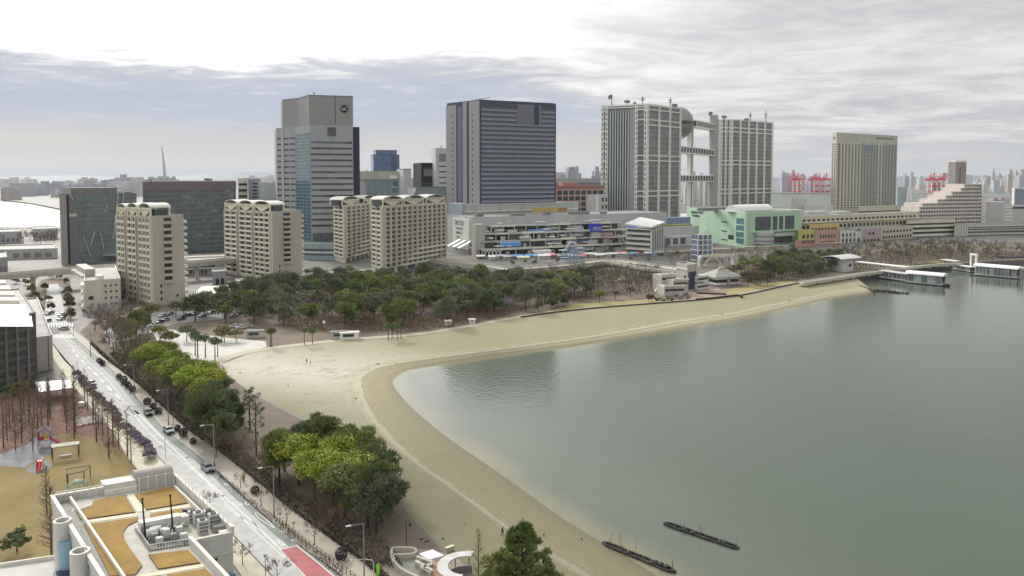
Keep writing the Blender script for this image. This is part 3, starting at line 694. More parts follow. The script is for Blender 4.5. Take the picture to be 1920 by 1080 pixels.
# ---------------------------------------------------------------- broadcaster's building: two lattice towers, corridors, sphere
def broadcaster():
    A, Bp, L, zt = from_px((1213, 195), 860, (1276, 203), (1128.5, 199))
    M_f = mat('aluminium_frame', (0.80, 0.815, 0.74), var=0.07, scale=0.1, streak=True, rough=0.45)
    M_in = mat('dim_curtain_glazing', (0.115, 0.12, 0.125), col2=(0.22, 0.225, 0.23), scale=0.16, rough=0.25, spec=0.5, detail=9)
    cen = (Vector(Bp[:2])+Vector(L[:2]))/2
    root = thing('broadcasting_centre', 'pale lattice framed twin tower building with sky corridors and a big metal sphere', 'landmark building', (cen.x, cen.y, LAND))
    k = Bk(); k.root = root
    A, Bp, L = (Vector(q[:2]) for q in (A, Bp, L)); D = Bp+L-A
    MB().prism([A, Bp, D, L], LAND, zt-1).build('left_tower', M_in, root)
    u = (Bp-A).normalized(); v = (L-A).normalized()
    def lattice(fr, a0, a1, ncol, z0, z1, nrow, belts, name, bay=None):
        """frame of paired columns and belt trusses proud of the glazing"""
        for a in lin(a0, a1, ncol+1):
            for dd in (-1.05, 1.05):
                panels(root, fr, [(a+dd-0.42, a+dd+0.42, z0, z1)], -0.2, 1.5, M_f, 'column', 200)
            panels(root, fr, [(a-0.65, a+0.65, z0+(z1-z0)*(i+0.62)/nrow, z0+(z1-z0)*(i+1)/nrow) for i in range(nrow)], 0.2, 1.3, M_f, 'column_panel', 100)
        panels(root, fr, [(a-0.62, a+0.62, z0, z1) for a in lin(a0, a1, ncol+1)], -0.1, 0.35, M_black, 'column_gap_shade', 200)  # black backing panels paint in the shade of the gaps between paired columns
        h = (z1-z0)/nrow; dimb = mat('dim_belt', (0.40, 0.41, 0.39), var=.12)
        for i in range(nrow+1):
            big = i in belts
            panels(root, fr, [(a0, a1, z0+h*i-(0.62 if big else 0.28), z0+h*i+(0.62 if big else 0.28))], -0.1, 1.2 if big else 0.45, M_f if big else dimb, 'belt', 200)
    nr = 25; f1 = wall(A, Bp, cen)
    lattice(f1, 1.2, f1.L-1.2, 3, LAND, zt, nr, {25, 24, 22, 21, 15, 14, 8, 7}, 'r')
    f2 = wall(L, A, cen); lw = f2.L
    lattice(f2, lw*0.78, lw-1.2, 1, LAND, zt, nr, {25, 24, 22, 15, 14, 8, 7}, 'l')
    lattice(f2, 1.2, lw*0.12, 1, LAND, zt, nr, set(range(0, 26, 2)), 'l2')
    panels(root, f2, [(0, lw, zt-3.4, zt-2.3), (0, lw, zt-0.8, zt+0.4)], 0, 1.3, M_f, 'belt', 200)
    tealm = mat('vertical_fin', (0.50, 0.55, 0.53), var=0.08)
    panels(root, f2, [(lw*0.20, lw*0.62, LAND, zt-7)], 0, 0.9, M_navy, 'shaft_glazing')
    for a in lin(lw*0.21, lw*0.61, 8): panels(root, f2, [(a-0.55, a+0.55, LAND, zt-6)], 0.9, 2.2, tealm, 'shaft_fin')
    panels(root, f2, [(lw*0.63, lw*0.76, LAND, zt-5)], 0, 0.7, mat('lilac_panel', (0.36, 0.35, 0.38), var=0.1, streak=True), 'lilac_panel')
    # second tower further along the long front
    zt2 = zt-1.5; A2 = G(1371, 223.5, zt2); B2 = G(1449, 229.5, zt2); u2 = (B2-A2).normalized()
    A2s = A2-u2*1.0; L2 = G(1330, 222.5, zt2); cen2 = (B2+L2)/2; D2 = B2+L2-A2
    MB().prism([A2, B2, D2, L2], LAND, zt2-1).build('right_tower', M_in, root)
    f3 = wall(A2, B2, cen2); lattice(f3, 1.5, f3.L-1.5, 5, LAND, zt2, nr, {25, 23, 22, 15, 14, 8, 7}, 'r2')
    f4 = wall(L2, A2, cen2); lw4 = f4.L
    panels(root, f4, [(0, lw4*0.36, LAND, zt2+5)], 0, 2.6, mat('plain_grey_shaft', (0.36, 0.36, 0.365), var=0.06, streak=True), 'lift_shaft')
    for a in (0.40, 0.45): panels(root, f4, [(lw4*a, lw4*a+1.5, LAND, zt2-2)], 0, 1.4, M_f, 'shaft_fin')
    lattice(f4, lw4*0.55, lw4-1.5, 2, LAND, zt2, nr, {25, 23, 22, 15, 14, 8, 7}, 'l4')
    # sky corridors and the mast of columns between the towers
    g0 = Bp-u*2; g1 = L2*0.55+A2*0.45
    gv = (g1-g0).normalized(); gf = wall(g0, g1, cen); gl = gf.L
    for zz in (z_at(290, 1010), z_at(240, 1010), z_at(340, 1010)):
        c = MB(); c0 = max(0, fr_a(gf, 1299, -8, 120)) if zz > z_at(250, 1010) else 0
        c.box(gf, c0, gl, -16, -3, zz-0.5, zz+0.6).box(gf, c0, gl, -16, -3, zz+7.0, zz+8.0)
        for i, a in enumerate(lin(c0+1, gl-1, 15)): c.box(gf, a-0.6, a+0.6, -3.6, -3.0, zz+0.6, zz+7.0)
        co = c.build('sky_corridor', M_f, root)
        MB().box(gf, c0, gl, -15, -4, zz+0.62, zz+6.98).build('corridor_glazing', M_glz, co)
    am = fr_a(gf, 1297, -8, 60)
    for da, wd in ((-5.5, 2.2), (-0.5, 1.2), (4.5, 2.2)):
        MB().box(gf, am+da-wd, am+da+wd, -12, -8, LAND, z_at(232, 990)).build('mast_column', M_f if wd > 2 else M_dgrey, root)
    for i in range(20):
        z = LAND+6+i*6; 
        if z > z_at(236, 990): break
        MB().box(gf, am-3, am+3, -11, -8.5, z, z+1.2).build('mast_rung', M_f, root)
    # sphere
    sq = P(1269, 231, 960); sc_ = MB(); R = 31*960/FPX; ns = 20
    ms, nts, bs = new_mat('sphere_titanium'); bs.inputs['Metallic'].default_value = 0.55; bs.inputs['Roughness'].default_value = 0.38; bs.inputs['Base Color'].default_value = (0.30, 0.27, 0.245, 1)
    prof = [(max(R*sin(t), 0.001), sq.z-R*cos(t)) for t in lin(0, pi, ns)]
    sc_.lathe(sq, prof, 36); sp = sc_.build('sphere', ms, root, smooth=True)
    MB().lathe(sq, [(R*1.004, sq.z-1.8), (R*1.012, sq.z-1.6), (R*1.012, sq.z+1.6), (R*1.004, sq.z+1.8)], 36).build('window_ring', M_glz, sp)
    MB().lathe(sq, [(R*0.95, sq.z-R*0.36), (R*1.0, sq.z-R*0.34), (R*0.955, sq.z-R*0.30)], 36).build('panel_seam', M_dgrey, sp)
    # roof antennas
    def dish(px, py0, py1, Y, kind):
        b0 = P(px, py0, Y); t = P(px, py1, Y); mb = MB(); hh = t.z-b0.z
        mb.tube(b0, t, 0.55, 0.4, 6)
        if kind == 'dish':
            o = Vector((t.x-1, t.y-1, t.z)); ax = Vector((-0.5, -0.7, 0.3)).normalized(); x = ax.orthogonal().normalized(); y = ax.cross(x)
            vs = [o]; 
            for r, d in ((1.6, 0.5), (3.0, 1.5)): vs += [o+ax*d+(x*cos(2*pi*i/12)+y*sin(2*pi*i/12))*r for i in range(12)]
            fs = [(0, 1+i, 1+(i+1) % 12) for i in range(12)]+[(1+i, 13+i, 13+(i+1) % 12, 1+(i+1) % 12) for i in range(12)]
            mb.add(vs, fs); mb.tube(o, o+ax*2.4, 0.2)
        elif kind == 'box':
            q = Fr((t.x, t.y), u, v); mb.box(q, -2.6, 2.6, -2, 2, t.z-3, t.z)
        else:
            for z in (0.45, 0.7): mb.tube((t.x-2.2, t.y, b0.z+hh*z), (t.x+2.2, t.y, b0.z+hh*z), 0.4)
            mb.lathe(t, [(0.001, b0.z+hh*0.50), (1.1, b0.z+hh*0.56), (1.1, b0.z+hh*0.66), (0.001, b0.z+hh*0.72)], 8)
        mb.build('antenna', M_dgrey, root)
    for a in ((1147, 197, 183, 880, 'dish'), (1176, 198, 188, 885, 'box'), (1190, 198, 190, 890, 'mast'), (1205, 196, 179, 890, 'mast'), (1257, 200, 182, 900, 'mast'), (1265, 201, 195, 900, 'box'), (1334, 224, 214, 1010, 'dish'), (1358, 226, 217, 1010, 'box'), (1407, 226, 210, 1030, 'mast'), (1436, 229, 207, 1050, 'mast'), (1400, 226, 222, 1030, 'box')): dish(*a)
    # podium
    pb = MB().prism([A-u*4-v*2, A+u*40-v*14, D+u*10, L-u*2], LAND, LAND+9).build('podium', M_grey, root)
    MB().box(gf, -4, gl+3, -34, -2, LAND, LAND+13).build('podium_stair_block', M_lgrey, root)
broadcaster()
# ---------------------------------------------------------------- hotel with rows of small windows
def hotel():
    A, Bp, L, zt = from_px((1569, 249.5), 950, (1683, 256), (1560, 250.6))
    k = block('hotel_tower', 'tall beige hotel slab with tight rows of small dark windows and rooftop lettering', 'hotel', A, Bp, L, zt, mat('beige_precast', (0.50, 0.485, 0.415), var=0.07, scale=0.1, streak=True), parapet=1.0)
    f = k.R; n = 19; zb = LAND+22; zz = zt-12; rows = 27; w_ = (f.L-5)/n
    rng = random.Random(5)
    lt = mat('pale_green_bay', (0.40, 0.43, 0.39), var=0.06, streak=True)
    for c in range(n):
        x = 3+w_*c
        mid = 7 <= c <= 11
        panels(k.root, f, [(x+w_*0.72, x+w_*1.05, zb-3, zz+2)], 0, 0.9, lt if mid or c > 13 else mat('beige_pier', (0.61, 0.59, 0.50), streak=True), 'pier')
        rects = [(x+w_*0.14, x+w_*0.66, zb+(zz-zb)*r/rows+0.5, zb+(zz-zb)*(r+0.70)/rows) for r in range(rows-(3 if 8 <= c <= 10 else 0))]
        panels(k.root, f, rects, -0.1, 0.06, M_black, 'window', 100)
    panels(k.root, f, [(3+w_*8.1, 3+w_*11, zz-9, zz-4)], 0, 1.2, mat('pale_blue_lounge_glass', (0.20, 0.26, 0.28), rough=0.15), 'lounge_window'); panels(k.root, f, [(3+w_*8.1, 3+w_*11, zz-3.5, zz-1.5)], 0, 0.6, M_glz, 'lounge_window')
    panels(k.root, k.Lf, grid(0.8, k.Lf.L-0.8, 2, 0.5, zb, zz, 27, 0.6), 0, 0.06, M_glz, 'end_window', 60)
    text_on('GRAND PACIFIC', f, f.L*0.78, 0.1, zt-3.5, 2.2, M_black, 'rooftop_lettering', k.root, width=f.L*0.30)
    text_on('GP', k.Lf, k.Lf.L*0.5, 0.1, zt-6, 3.4, M_navy2, 'emblem_lettering', k.root)
    kk = front('hotel_podium', 'low pale podium below the tall beige hotel slab', 'podium', 1610, 905, 1690, 950, 30, 388, M_cream)
    bands(kk, kk.R, LAND+8, kk.zt-3, 3, 0.4, M_glz)
hotel()
# ---------------------------------------------------------------- stepped terrace hotel
def stepped_hotel():
    Y0, Y1 = 812, 842; zt = z_at(345, 825)
    a = AX(1722, Y0, 30); b_ = AX(1850, Y1, 30); cen = (a+b_)/2+Vector((10, 25))
    root = thing('terrace_hotel', 'pinkish beige hotel stepping down in rows of balconies, with a slim tower behind', 'hotel', (cen.x, cen.y, LAND))
    k = Bk(); k.root = root; f = wall(a, b_, cen); pk = mat('pinkish_beige_render', (0.60, 0.55, 0.50), var=0.08, streak=True)
    left = [1722, 1722, 1722, 1722, 1722, 1723, 1728, 1757, 1772, 1783, 1800, 1806]
    n = len(left); zb = LAND+6; h = (zt-zb)/n; f.L -= 12; ce = f.p(f.L, -12)
    for i, px in enumerate(left):
        a0 = max(0, fr_a(f, px, 0, 30)); z = zb+h*i
        st = MB().box(f, a0, f.L, -24, 0, z, z+h-0.02).build('storey', pk, root)
        MB().box(f, a0+0.5, f.L-0.4, -0.1, 0.05, z+h*0.34, z+h*0.72).build('window_band', M_glz2, st)
        MB().box(f, a0-0.6, f.L+0.6, 0.06, 1.5, z-0.25, z+h*0.24).build('balcony', mat('balcony_front', (0.66, 0.61, 0.55), var=0.06), st)
        MB().lathe(ce, [(11.9, z), (11.9, z+h-0.02)], 28).build('rounded_end', pk, st); MB().lathe(ce, [(11.95, z+h*.34), (11.98, z+h*.36), (11.98, z+h*.72), (11.95, z+h*.73)], 28).build('rounded_window_band', M_glz2, st); MB().lathe(ce, [(12, z-.25), (13.4, z-.25), (13.4, z+h*.24), (12, z+h*.24)], 28).build('rounded_balcony', MATS['balcony_front'], st)
        panels(root, f, [(x-0.35, x+0.35, z+h*0.24, z+h-0.27) for x in lin(a0+1, f.L-1, max(3, int((f.L-a0)/3.6)))], 0.06, 0.9, pk, 'balcony_rib', 100)
    MB().prism([AX(1722, 818, 10), AX(1850, 848, 10), AX(1850, 870, 10), AX(1722, 845, 10)], LAND, zb).build('base', pk, root)
    c0, c1 = AX(1791, 870, 60), AX(1811, 874, 60); ft = wall(c0, c1, cen+Vector((0, 40))); zz = z_at(304, 872)
    tw = MB().box(ft, 0, ft.L, -10, 0, LAND, zz).build('slim_tower', mat('mauve_tile', (0.30, 0.265, 0.255), var=0.06, streak=True), root)
    MB().box(ft, -0.4, ft.L+0.4, -10.4, 0.4, zz, zz+1.6).build('tower_cap', M_wht, tw)
    for i in range(9): MB().box(ft, ft.L*0.36, ft.L*0.48, -0.05, 0.12, zz-9-i*2.9, zz-7.3-i*2.9).build('window', M_glz, tw)
    MB().prism([AX(1848, 838, 20), AX(1882, 842, 20), AX(1884, 870, 20), AX(1850, 866, 20)], LAND, z_at(379, 840)).build('grey_wing', M_grey, root)
    fw = wall(AX(1882, 842, 20), AX(1897, 850, 20), cen)
    mb = MB().box(fw, 0, fw.L, -18, 0, LAND, z_at(383, 845)); mb.build('end_wing', pk, root)
    for i in range(7): MB().box(fw, 0.4, fw.L, 0, 0.8, LAND+6+i*3.6, LAND+7.4+i*3.6).build('end_balcony', M_wht, root)
    k2 = front('pavilion_wing', 'low beige wing with arched terraces at the foot of the stepped hotel', 'hotel wing', 1700, 775, 1790, 800, 28, 414, M_cream)
    bands(k2, k2.R, LAND+2, k2.zt-1, 3, 0.45, M_glz); 
    for i in range(3): panels(k2.root, k2.R, [(0, k2.R.L, LAND+1+i*(k2.zt-LAND-2)/3, LAND+1.9+i*(k2.zt-LAND-2)/3)], 0, 2.0, M_cream2, 'terrace_slab')
    k3 = front('glass_entrance_hall', 'pale green glass entrance hall beside the stepped hotel wing', 'entrance hall', 1790, 790, 1815, 795, 14, 422, mat('pale_green_glass', (0.38, 0.42, 0.35), rough=0.3))
    fins(k3, k3.R, lin(0.4, k3.R.L-0.4, 6), LAND, k3.zt, 0.4, 0.3, M_wht, 'mullion')
    k4 = front('terrace_block', 'long grey layered terrace block to the right of the green glass hall', 'low building', 1812, 800, 1960, 825, 20, 420, M_conc)
    bands(k4, k4.R, LAND+2, k4.zt-1, 3, 0.4, M_glz)
    for i in range(3): panels(k4.root, k4.R, [(0, k4.R.L, LAND+1+i*4.2, LAND+1.8+i*4.2)], 0, 1.6, M_lgrey, 'terrace_slab')
stepped_hotel()
# ---------------------------------------------------------------- green shopping mall
def green_mall():
    A, Bp, L, zt = from_px((1398, 399.5), 661, (1503, 396), (1289, 391))
    mg = mat('mint_green_render', (0.42, 0.60, 0.44), var=0.10, scale=0.1, streak=True)
    k = block('mint_mall', 'mint green shopping mall block with big bay window and barrel skylight', 'shopping mall', A, Bp, L, zt, mg, parapet=1.3, pm=mat('pale_mint_coping', (0.55, 0.68, 0.54)))
    f = k.R; s = lambda px: fr_a(f, px, 0, 25)
    panels(k.root, f, [(s(1416), s(1489), z_at(431, 680), z_at(405.5, 680))], 0, 0.15, M_glz2, 'bay_window')
    panels(k.root, f, [(s(x)-0.9, s(x)+0.9, z_at(431, 680), z_at(405.5, 680)) for x in (1446, 1458, 1469)], 0.15, 0.9, mg, 'bay_column')
    panels(k.root, f, [(s(1409), s(1500), z_at(434, 680), z_at(431, 680))], 0, 3.0, mg, 'terrace_slab')
    c = f.p(s(1428), 2); mb = MB(); r = 9
    dr = mb.lathe(c, [(r, LAND+3), (r, LAND+13), (r-0.5, LAND+13.2)], 24).build('rotunda', M_grey, k.root, smooth=False)
    for z in (LAND+5, LAND+9): MB().lathe(c, [(r+0.02, z), (r+0.25, z+0.1), (r+0.25, z+1.2), (r+0.02, z+1.3)], 24).build('rotunda_window', M_dgrey, dr)
    panels(k.root, f, [(s(1450), s(1484), LAND+3, z_at(443, 680))], 0, 1.5, M_glz2, 'shopfront'); panels(k.root, f, [(s(1449), s(1486), z_at(443, 680), z_at(437, 680))], 0, 3.2, mat('pale_green_fascia', (0.50, 0.62, 0.50)), 'fascia')
    panels(k.root, f, [(0.2, 2.0, LAND, zt)], 0, 0.6, mat('pale_mint_coping', (0, 0, 0)), 'corner_pier')
    l = k.Lf; t = lambda px: fr_a(l, px, 0, 25)
    panels(k.root, l, [(t(1381), t(1395), LAND+3, z_at(408, 680))], 0, 0.2, M_gblue, 'stair_glazing')
    for y in (420, 432, 444): panels(k.root, l, [(t(1381), t(1395), z_at(y, 680)-0.5, z_at(y, 680)+0.5)], 0.2, 0.6, mg, 'transom')
    for y in (416, 433, 449): panels(k.root, l, [(t(1353), t(1364), z_at(y, 700), z_at(y, 700)+0.8)], 0, 0.3, M_glz, 'slit_window')
    panels(k.root, l, [(t(1366), t(1376), z_at(446, 700), z_at(438, 700))], 0, 0.2, M_glz, 'window')
    ta = t(1307); text_on('AQUA CITY', l, ta, 0.05, zt-3.2, 2.6, M_navy2, 'sign_lettering', k.root, width=24, depth=0.4)
    text_on('ODAIBA', l, ta-2, 0.05, zt-6.4, 1.8, M_navy2, 'sign_lettering', k.root, width=14, depth=0.4)
    # barrel skylight on the roof
    q0, q1 = G(1383, 394, zt+2), G(1449, 392, zt+2); sf = wall(q0, q1, q0+Vector((0, 30))); R = 7
    vs = []; nn = 12
    for a in (0, sf.L):
        for i in range(nn+1): th = pi*i/nn; vs.append(sf.p3(a, -R+R*cos(th), zt+1.2+R*0.75*sin(th)))
    mb = MB().add(vs, [(i, i+1, nn+2+i, nn+1+i) for i in range(nn)]+[tuple(range(nn+1)), tuple(reversed(range(nn+1, 2*nn+2)))])
    mb.box(sf, -0.6, sf.L+0.6, -2*R-0.6, 0.6, zt+0.1, zt+1.3)
    sk = mb.build('skylight', M_wht, k.root)
    MB().box(sf, 2, sf.L-1, -0.1, 0.75, zt+0.4, zt+1.1).build('skylight_louvre', M_dgrey, sk)
    plant(k, k.R, [(-6, 22, -52, -44, 3), (24, 40, -40, -32, 3.5), (45, 60, -30, -24, 2.5)], M_dgrey)
green_mall()
# shops in a row to the right of the mint mall
def shop(name, label, x0, x1, Y0, Y1, ytop, col, wins, depth=14, cat='shop building', second=None, group=None):
    k = front(name, label, cat, x0, Y0, x1, Y1, depth, ytop, mat('render_%02d_%02d_%02d' % tuple(int(c*99) for c in col), col, var=0.15, streak=True), parapet=0.6, group=group)
    f = k.R
    for (c0, c1, n, y0, y1) in wins:
        z0_, z1_ = z_at(y1, (Y0+Y1)/2), z_at(y0, (Y0+Y1)/2)
        panels(k.root, f, grid(f.L*c0, f.L*c1, n, 0.62, z0_, z1_, 1, 1.0), 0, 0.12, M_glz, 'window')
    return k
k = shop('upper_gallery', 'long pale yellow two storey gallery behind the row of coloured shops', 1503, 1722, 705, 800, 402, (0.58, 0.56, 0.42), [(0.0, 0.98, 26, 407, 411), (0.0, 0.98, 30, 418, 424)], 30)
panels(k.root, k.R, [(0, k.R.L, z_at(414.5, 745), z_at(412.8, 745))], 0, 2.2, mat('pale_yellow_band', (0.66, 0.63, 0.45)), 'balcony_band')
plant(k, k.R, [(10, 18, -20, -12, 6), (30, 60, -26, -16, 3.5), (70, 92, -24, -14, 2.5)], M_lgrey)
shop('orange_shop', 'orange yellow flat fronted shop unit just right of the mint mall', 1518, 1572, 690, 712, 422, (0.60, 0.42, 0.15), [(0.05, 0.95, 8, 427, 431)], 14)
k = shop('yellow_shop', 'yellow fronted shop with pink base, left end of the coloured row', 1497, 1527, 668, 682, 433, (0.50, 0.47, 0.14), [(0.2, 0.98, 3, 440, 447)])
panels(k.root, k.R, [(-4, k.R.L, LAND, z_at(449, 675))], 0, 1.2, mat('salmon_render', (0.52, 0.30, 0.23), streak=True), 'pink_base'); panels(k.root, k.R, grid(3, k.R.L-1, 7, 0.5, LAND+2.6, LAND+5.5, 1, 1), 1.2, 1.35, M_glz, 'base_window')
shop('salmon_shop', 'salmon pink shop building with two rows of small windows', 1528, 1574, 682, 704, 433, (0.52, 0.30, 0.23), [(0.18, 0.85, 6, 440, 446), (0.2, 0.8, 7, 452, 456)])
k = shop('gabled_shop', 'white framed shop with open verandas and a small gable', 1575, 1616, 704, 722, 434, (0.55, 0.57, 0.53), [(0.04, 0.7, 4, 437, 443), (0.04, 0.95, 5, 447, 454)])
g = k.R; mb = MB(); a0, a1 = g.L*0.68, g.L*1.0
mb.add([g.p3(a0, 0.3, k.zt), g.p3(a1, 0.3, k.zt), g.p3((a0+a1)/2, 0.3, k.zt+3.4), g.p3(a0, -12, k.zt), g.p3(a1, -12, k.zt), g.p3((a0+a1)/2, -12, k.zt+3.4)], [(0, 1, 2), (3, 5, 4), (0, 2, 5, 3), (1, 4, 5, 2)]).build('gable_roof', M_dgrey, k.root)
panels(k.root, g, [(x-0.3, x+0.3, LAND, k.zt) for x in lin(0.4, g.L*0.7, 5)], 0.1, 1.6, M_wht, 'veranda_post')
shop('lilac_shop', 'dusty pink shop with square windows beside the gabled one', 1617, 1652, 722, 740, 430, (0.44, 0.34, 0.35), [(0.28, 0.68, 2, 435, 440), (0.05, 0.95, 5, 448, 452)])
k = shop('cream_shop', 'long cream shop terrace at the right end of the coloured row', 1653, 1712, 740, 772, 427, (0.50, 0.48, 0.37), [(0.03, 0.97, 9, 431, 435), (0.03, 0.97, 11, 441, 446)])
# ---------------------------------------------------------------- seaside shopping decks
def seaside_mall():
    A = AX(886, 605, 30); Bp = AX(1250, 690, 30); L = AX(839, 650, 30); zt = z_at(409, 605)
    k = block('seaside_mall', 'sprawling grey seaside mall with stacked terraces, bright awnings and a tall white sign', 'shopping mall', A, Bp, L, zt, M_grey, parapet=0.9)
    f = k.R; l = k.Lf; s = lambda px, b=0, z=20: fr_a(f, px, b, z)
    # tall upper hall behind
    U0, U1, U2 = AX(868, 660, 40), AX(1085, 735, 40), AX(841, 690, 40); zu = z_at(385, 665)
    up = MB().prism([U0, U1, U1+U2-U0, U2], zt, zu).build('upper_hall', M_grey, k.root)
    fu = wall(U0, U1, (U1+U2)/2); flu = wall(U2, U0, (U1+U2)/2)
    MB().box(fu, -0.5, fu.L*0.98, 0, 1.4, zu-6.2, zu-5.0).build('cornice', M_cream2, up)
    for i, c in enumerate((0.08, 0.28, 0.47, 0.63, 0.78, 0.92)):
        for d in (0, 1.9, 3.8): MB().box(fu, fu.L*c+d, fu.L*c+d+0.9, 0, 0.8, zu-4.8, zu-1.0).build('hall_rib', M_lgrey, up)
    MB().box(fu, fu.L*0.56, fu.L*0.80, 0, 1.6, zt+0.3, zu-4.0).build('ochre_wall', mat('ochre_render', (0.58, 0.42, 0.13), var=0.06), up)
    MB().box(fu, fu.L*0.802, fu.L*0.88, 0, 1.5, zt+0.3, zu-4.2).build('ochre_end_wall', mat('brown_ochre', (0.36, 0.24, 0.10)), up)
    MB().box(fu, 0, fu.L, -0.5, 0.5, zu, zu+1.0).build('hall_coping', M_lgrey, up)
    MB().prism([AX(841, 668, 40), AX(866, 652, 40), AX(874, 662, 40), AX(849, 680, 40)], zt-4, z_at(381, 665)).build('blue_grey_block', mat('blue_grey_panel', (0.34, 0.40, 0.43), var=0.06), k.root)
    # tall white sign on the end wall
    a0, a1 = fr_a(l, 851, 0, 20), fr_a(l, 882, 0, 20); z0_, z1_ = z_at(467, 618), z_at(409.5, 618)
    sg = MB().box(l, a0, a1, 0.1, 1.2, z0_, z1_).build('sign_board', mat('white_sign_board', (0.66, 0.70, 0.62), var=0.04), k.root)
    w_ = a1-a0
    text_on('DECKS', l, a0+w_*0.42, 1.22, z1_-4.0, 3.6, M_black, 'sign_lettering', sg, width=w_*0.56)
    text_on('TOKYO', l, a0+w_*0.42, 1.22, z1_-8.6, 2.0, M_black, 'sign_lettering', sg, width=w_*0.42)
    text_on('BEACH', l, a0+w_*0.40, 1.22, z1_-12.2, 2.2, M_black, 'sign_lettering', sg, width=w_*0.30)
    text_on('7F', l, a0+w_*0.34, 1.22, z1_-16.2, 2.6, M_black, 'sign_lettering', sg, width=w_*0.2)
    # triple white canopy below
    for i in range(3):
        c = fr_a(l, 850+i*10, 6, 8); q = [l.p3(c, 1, LAND+10.5), l.p3(c+4.6, 1, LAND+10.5), l.p3(c+2.4, 11, LAND+5.2), l.p3(c-2.2, 11, LAND+5.2)]
        mb = MB().add(q+[p+Vector((0, 0, -0.3)) for p in q], [(0, 1, 2, 3), (7, 6, 5, 4), (0, 4, 5, 1), (1, 5, 6, 2), (2, 6, 7, 3), (3, 7, 4, 0)])
        mb.build('entrance_canopy', M_wht, k.root)
        MB().tube(l.p3(c-1.5, 10, LAND), l.p3(c-1.5, 10, LAND+5.3), 0.25).build('canopy_post', M_wht, k.root)
    # rounded pier at the corner
    MB().box(f, s(888, 18), s(905, 18), 14, 22, LAND, LAND+25).build('corner_pier', M_conc, k.root)
    # stacked terraces
    fl = [M_glz, M_glz2, M_dgrey]; rng = random.Random(11)
    lev = [(LAND+6.0, 30, 905, 1245), (LAND+11.5, 24, 903, 1238), (LAND+17.0, 17, 906, 1175), (LAND+22.5, 10, 922, 1165)]
    rail = mat('terrace_parapet', (0.68, 0.66, 0.56), var=0.15, scale=0.4)
    prev = LAND
    for i, (z, dpt, x0, x1) in enumerate(lev):
        p0, p1 = s(x0, dpt), s(x1, dpt)
        tr = MB().box(f, p0, p1, 0, dpt, z-0.6, z).build('terrace', M_conc, k.root)
        MB().box(f, p0+1, p1-1, 0.1, dpt-4.5, prev+0.05, z-0.65).build('shopfront', fl[i % 3], tr)
        n = 12
        xs = lin(p0, p1, n+1)
        for j in range(n):
            if rng.random() < 0.84: MB().box(f, xs[j]+0.2, xs[j+1]-0.2, dpt-0.1, dpt+0.15, z-0.8, z+rng.uniform(0.5, 1.3)).build('parapet_panel', rail if rng.random() < 0.7 else M_lgrey, tr)
        for j in range(n+1): MB().box(f, xs[j]-0.3, xs[j]+0.3, dpt-1.0, dpt-0.4, prev+0.02, z-0.6).build('terrace_post', M_lgrey, tr)
        prev = z
    blue = mat('bright_blue_awning', (0.12, 0.30, 0.62), var=0.12); cyan = mat('cyan_awning', (0.10, 0.42, 0.55)); red = mat('red_awning', (0.55, 0.13, 0.16)); whi = M_wht; navy = mat('blue_awning', (0.12, 0.18, 0.50)); ylw = mat('cream_awning', (0.62, 0.60, 0.40))
    # name, from x, to x, y of its front edge, distance in front of the wall
    for (x0, x1, y0, y1, b0, mm) in ((992, 1040, 432, 439, 12, blue), (938, 977, 455, 461, 19, blue), (1073, 1103, 449, 455, 19, mat('sky_blue_awning', (0.13, 0.33, 0.55))), (1127, 1152, 444, 450, 14, red), (1025, 1041, 482, 489, 33, red), (1036, 1072, 451, 455, 19, whi), (1176, 1226, 471, 478, 33, cyan), (1135, 1150, 474, 481, 34, navy), (1000, 1034, 470, 475, 28, whi), (1088, 1114, 463, 468, 26, whi), (1127, 1148, 461, 466, 26, whi), (1184, 1216, 445, 450, 20, ylw), (1176, 1206, 427, 433, 14, navy), (952, 984, 485, 491, 32, ylw), (1095, 1135, 475, 479, 30, ylw)):
        z_ = z_at(y0, 590); b0 = 3 if z_ > LAND+23 else 12.5 if z_ > LAND+17.5 else 19.5 if z_ > LAND+12 else 26.5 if z_ > LAND+6.5 else 33
        a, c = s(x0, b0, 15), s(x1, b0, 15); Yd = f.p((a+c)/2, b0).y; zt_, zb_ = z_at(y0-1.5, Yd+3), z_at(y1+1, Yd)
        q = [f.p3(a, b0-4, zt_+0.5), f.p3(c, b0-4, zt_+0.5), f.p3(c, b0, zt_-0.6), f.p3(a, b0, zt_-0.6), f.p3(c, b0+0.02, zb_), f.p3(a, b0+0.02, zb_)]
        mb = MB().add(q, [(0, 1, 2, 3), (3, 2, 4, 5)]); mb.add([p+Vector((0, 0.25, -0.2)) for p in q], [(3, 2, 1, 0), (5, 4, 2, 3)])
        mb.build('awning', mm, k.root)
        for t in lin(a+0.3, c-0.3, 3): MB().tube(f.p3(t, b0-0.2, zb_-3.2), f.p3(t, b0-0.2, zb_+0.4), 0.16, n=4).build('awning_post', M_lgrey, k.root)
    # shop bays and boxes that break up the terraces
    tones = [M_grey, M_lgrey, M_conc, mat('lilac_grey_wall', (0, 0, 0)), M_cream, M_dgrey, mat('mall_wood', (0.27, 0.20, 0.14))]
    for i in range(64):
        z, dpt, x0, x1 = lev[i % 4]; below = LAND if i % 4 == 0 else lev[i % 4-1][0]
        xa = rng.uniform(x0+4, x1-30); wd = rng.uniform(5, 22); a, c = s(xa, dpt), s(xa+wd, dpt); hh = rng.uniform(0.45, 0.98)*(z-0.7-below)
        MB().box(f, a, c, dpt-6, dpt-rng.uniform(0.2, 3.5), below+0.06, below+hh).build('shop_bay', rng.choice(tones), k.root)
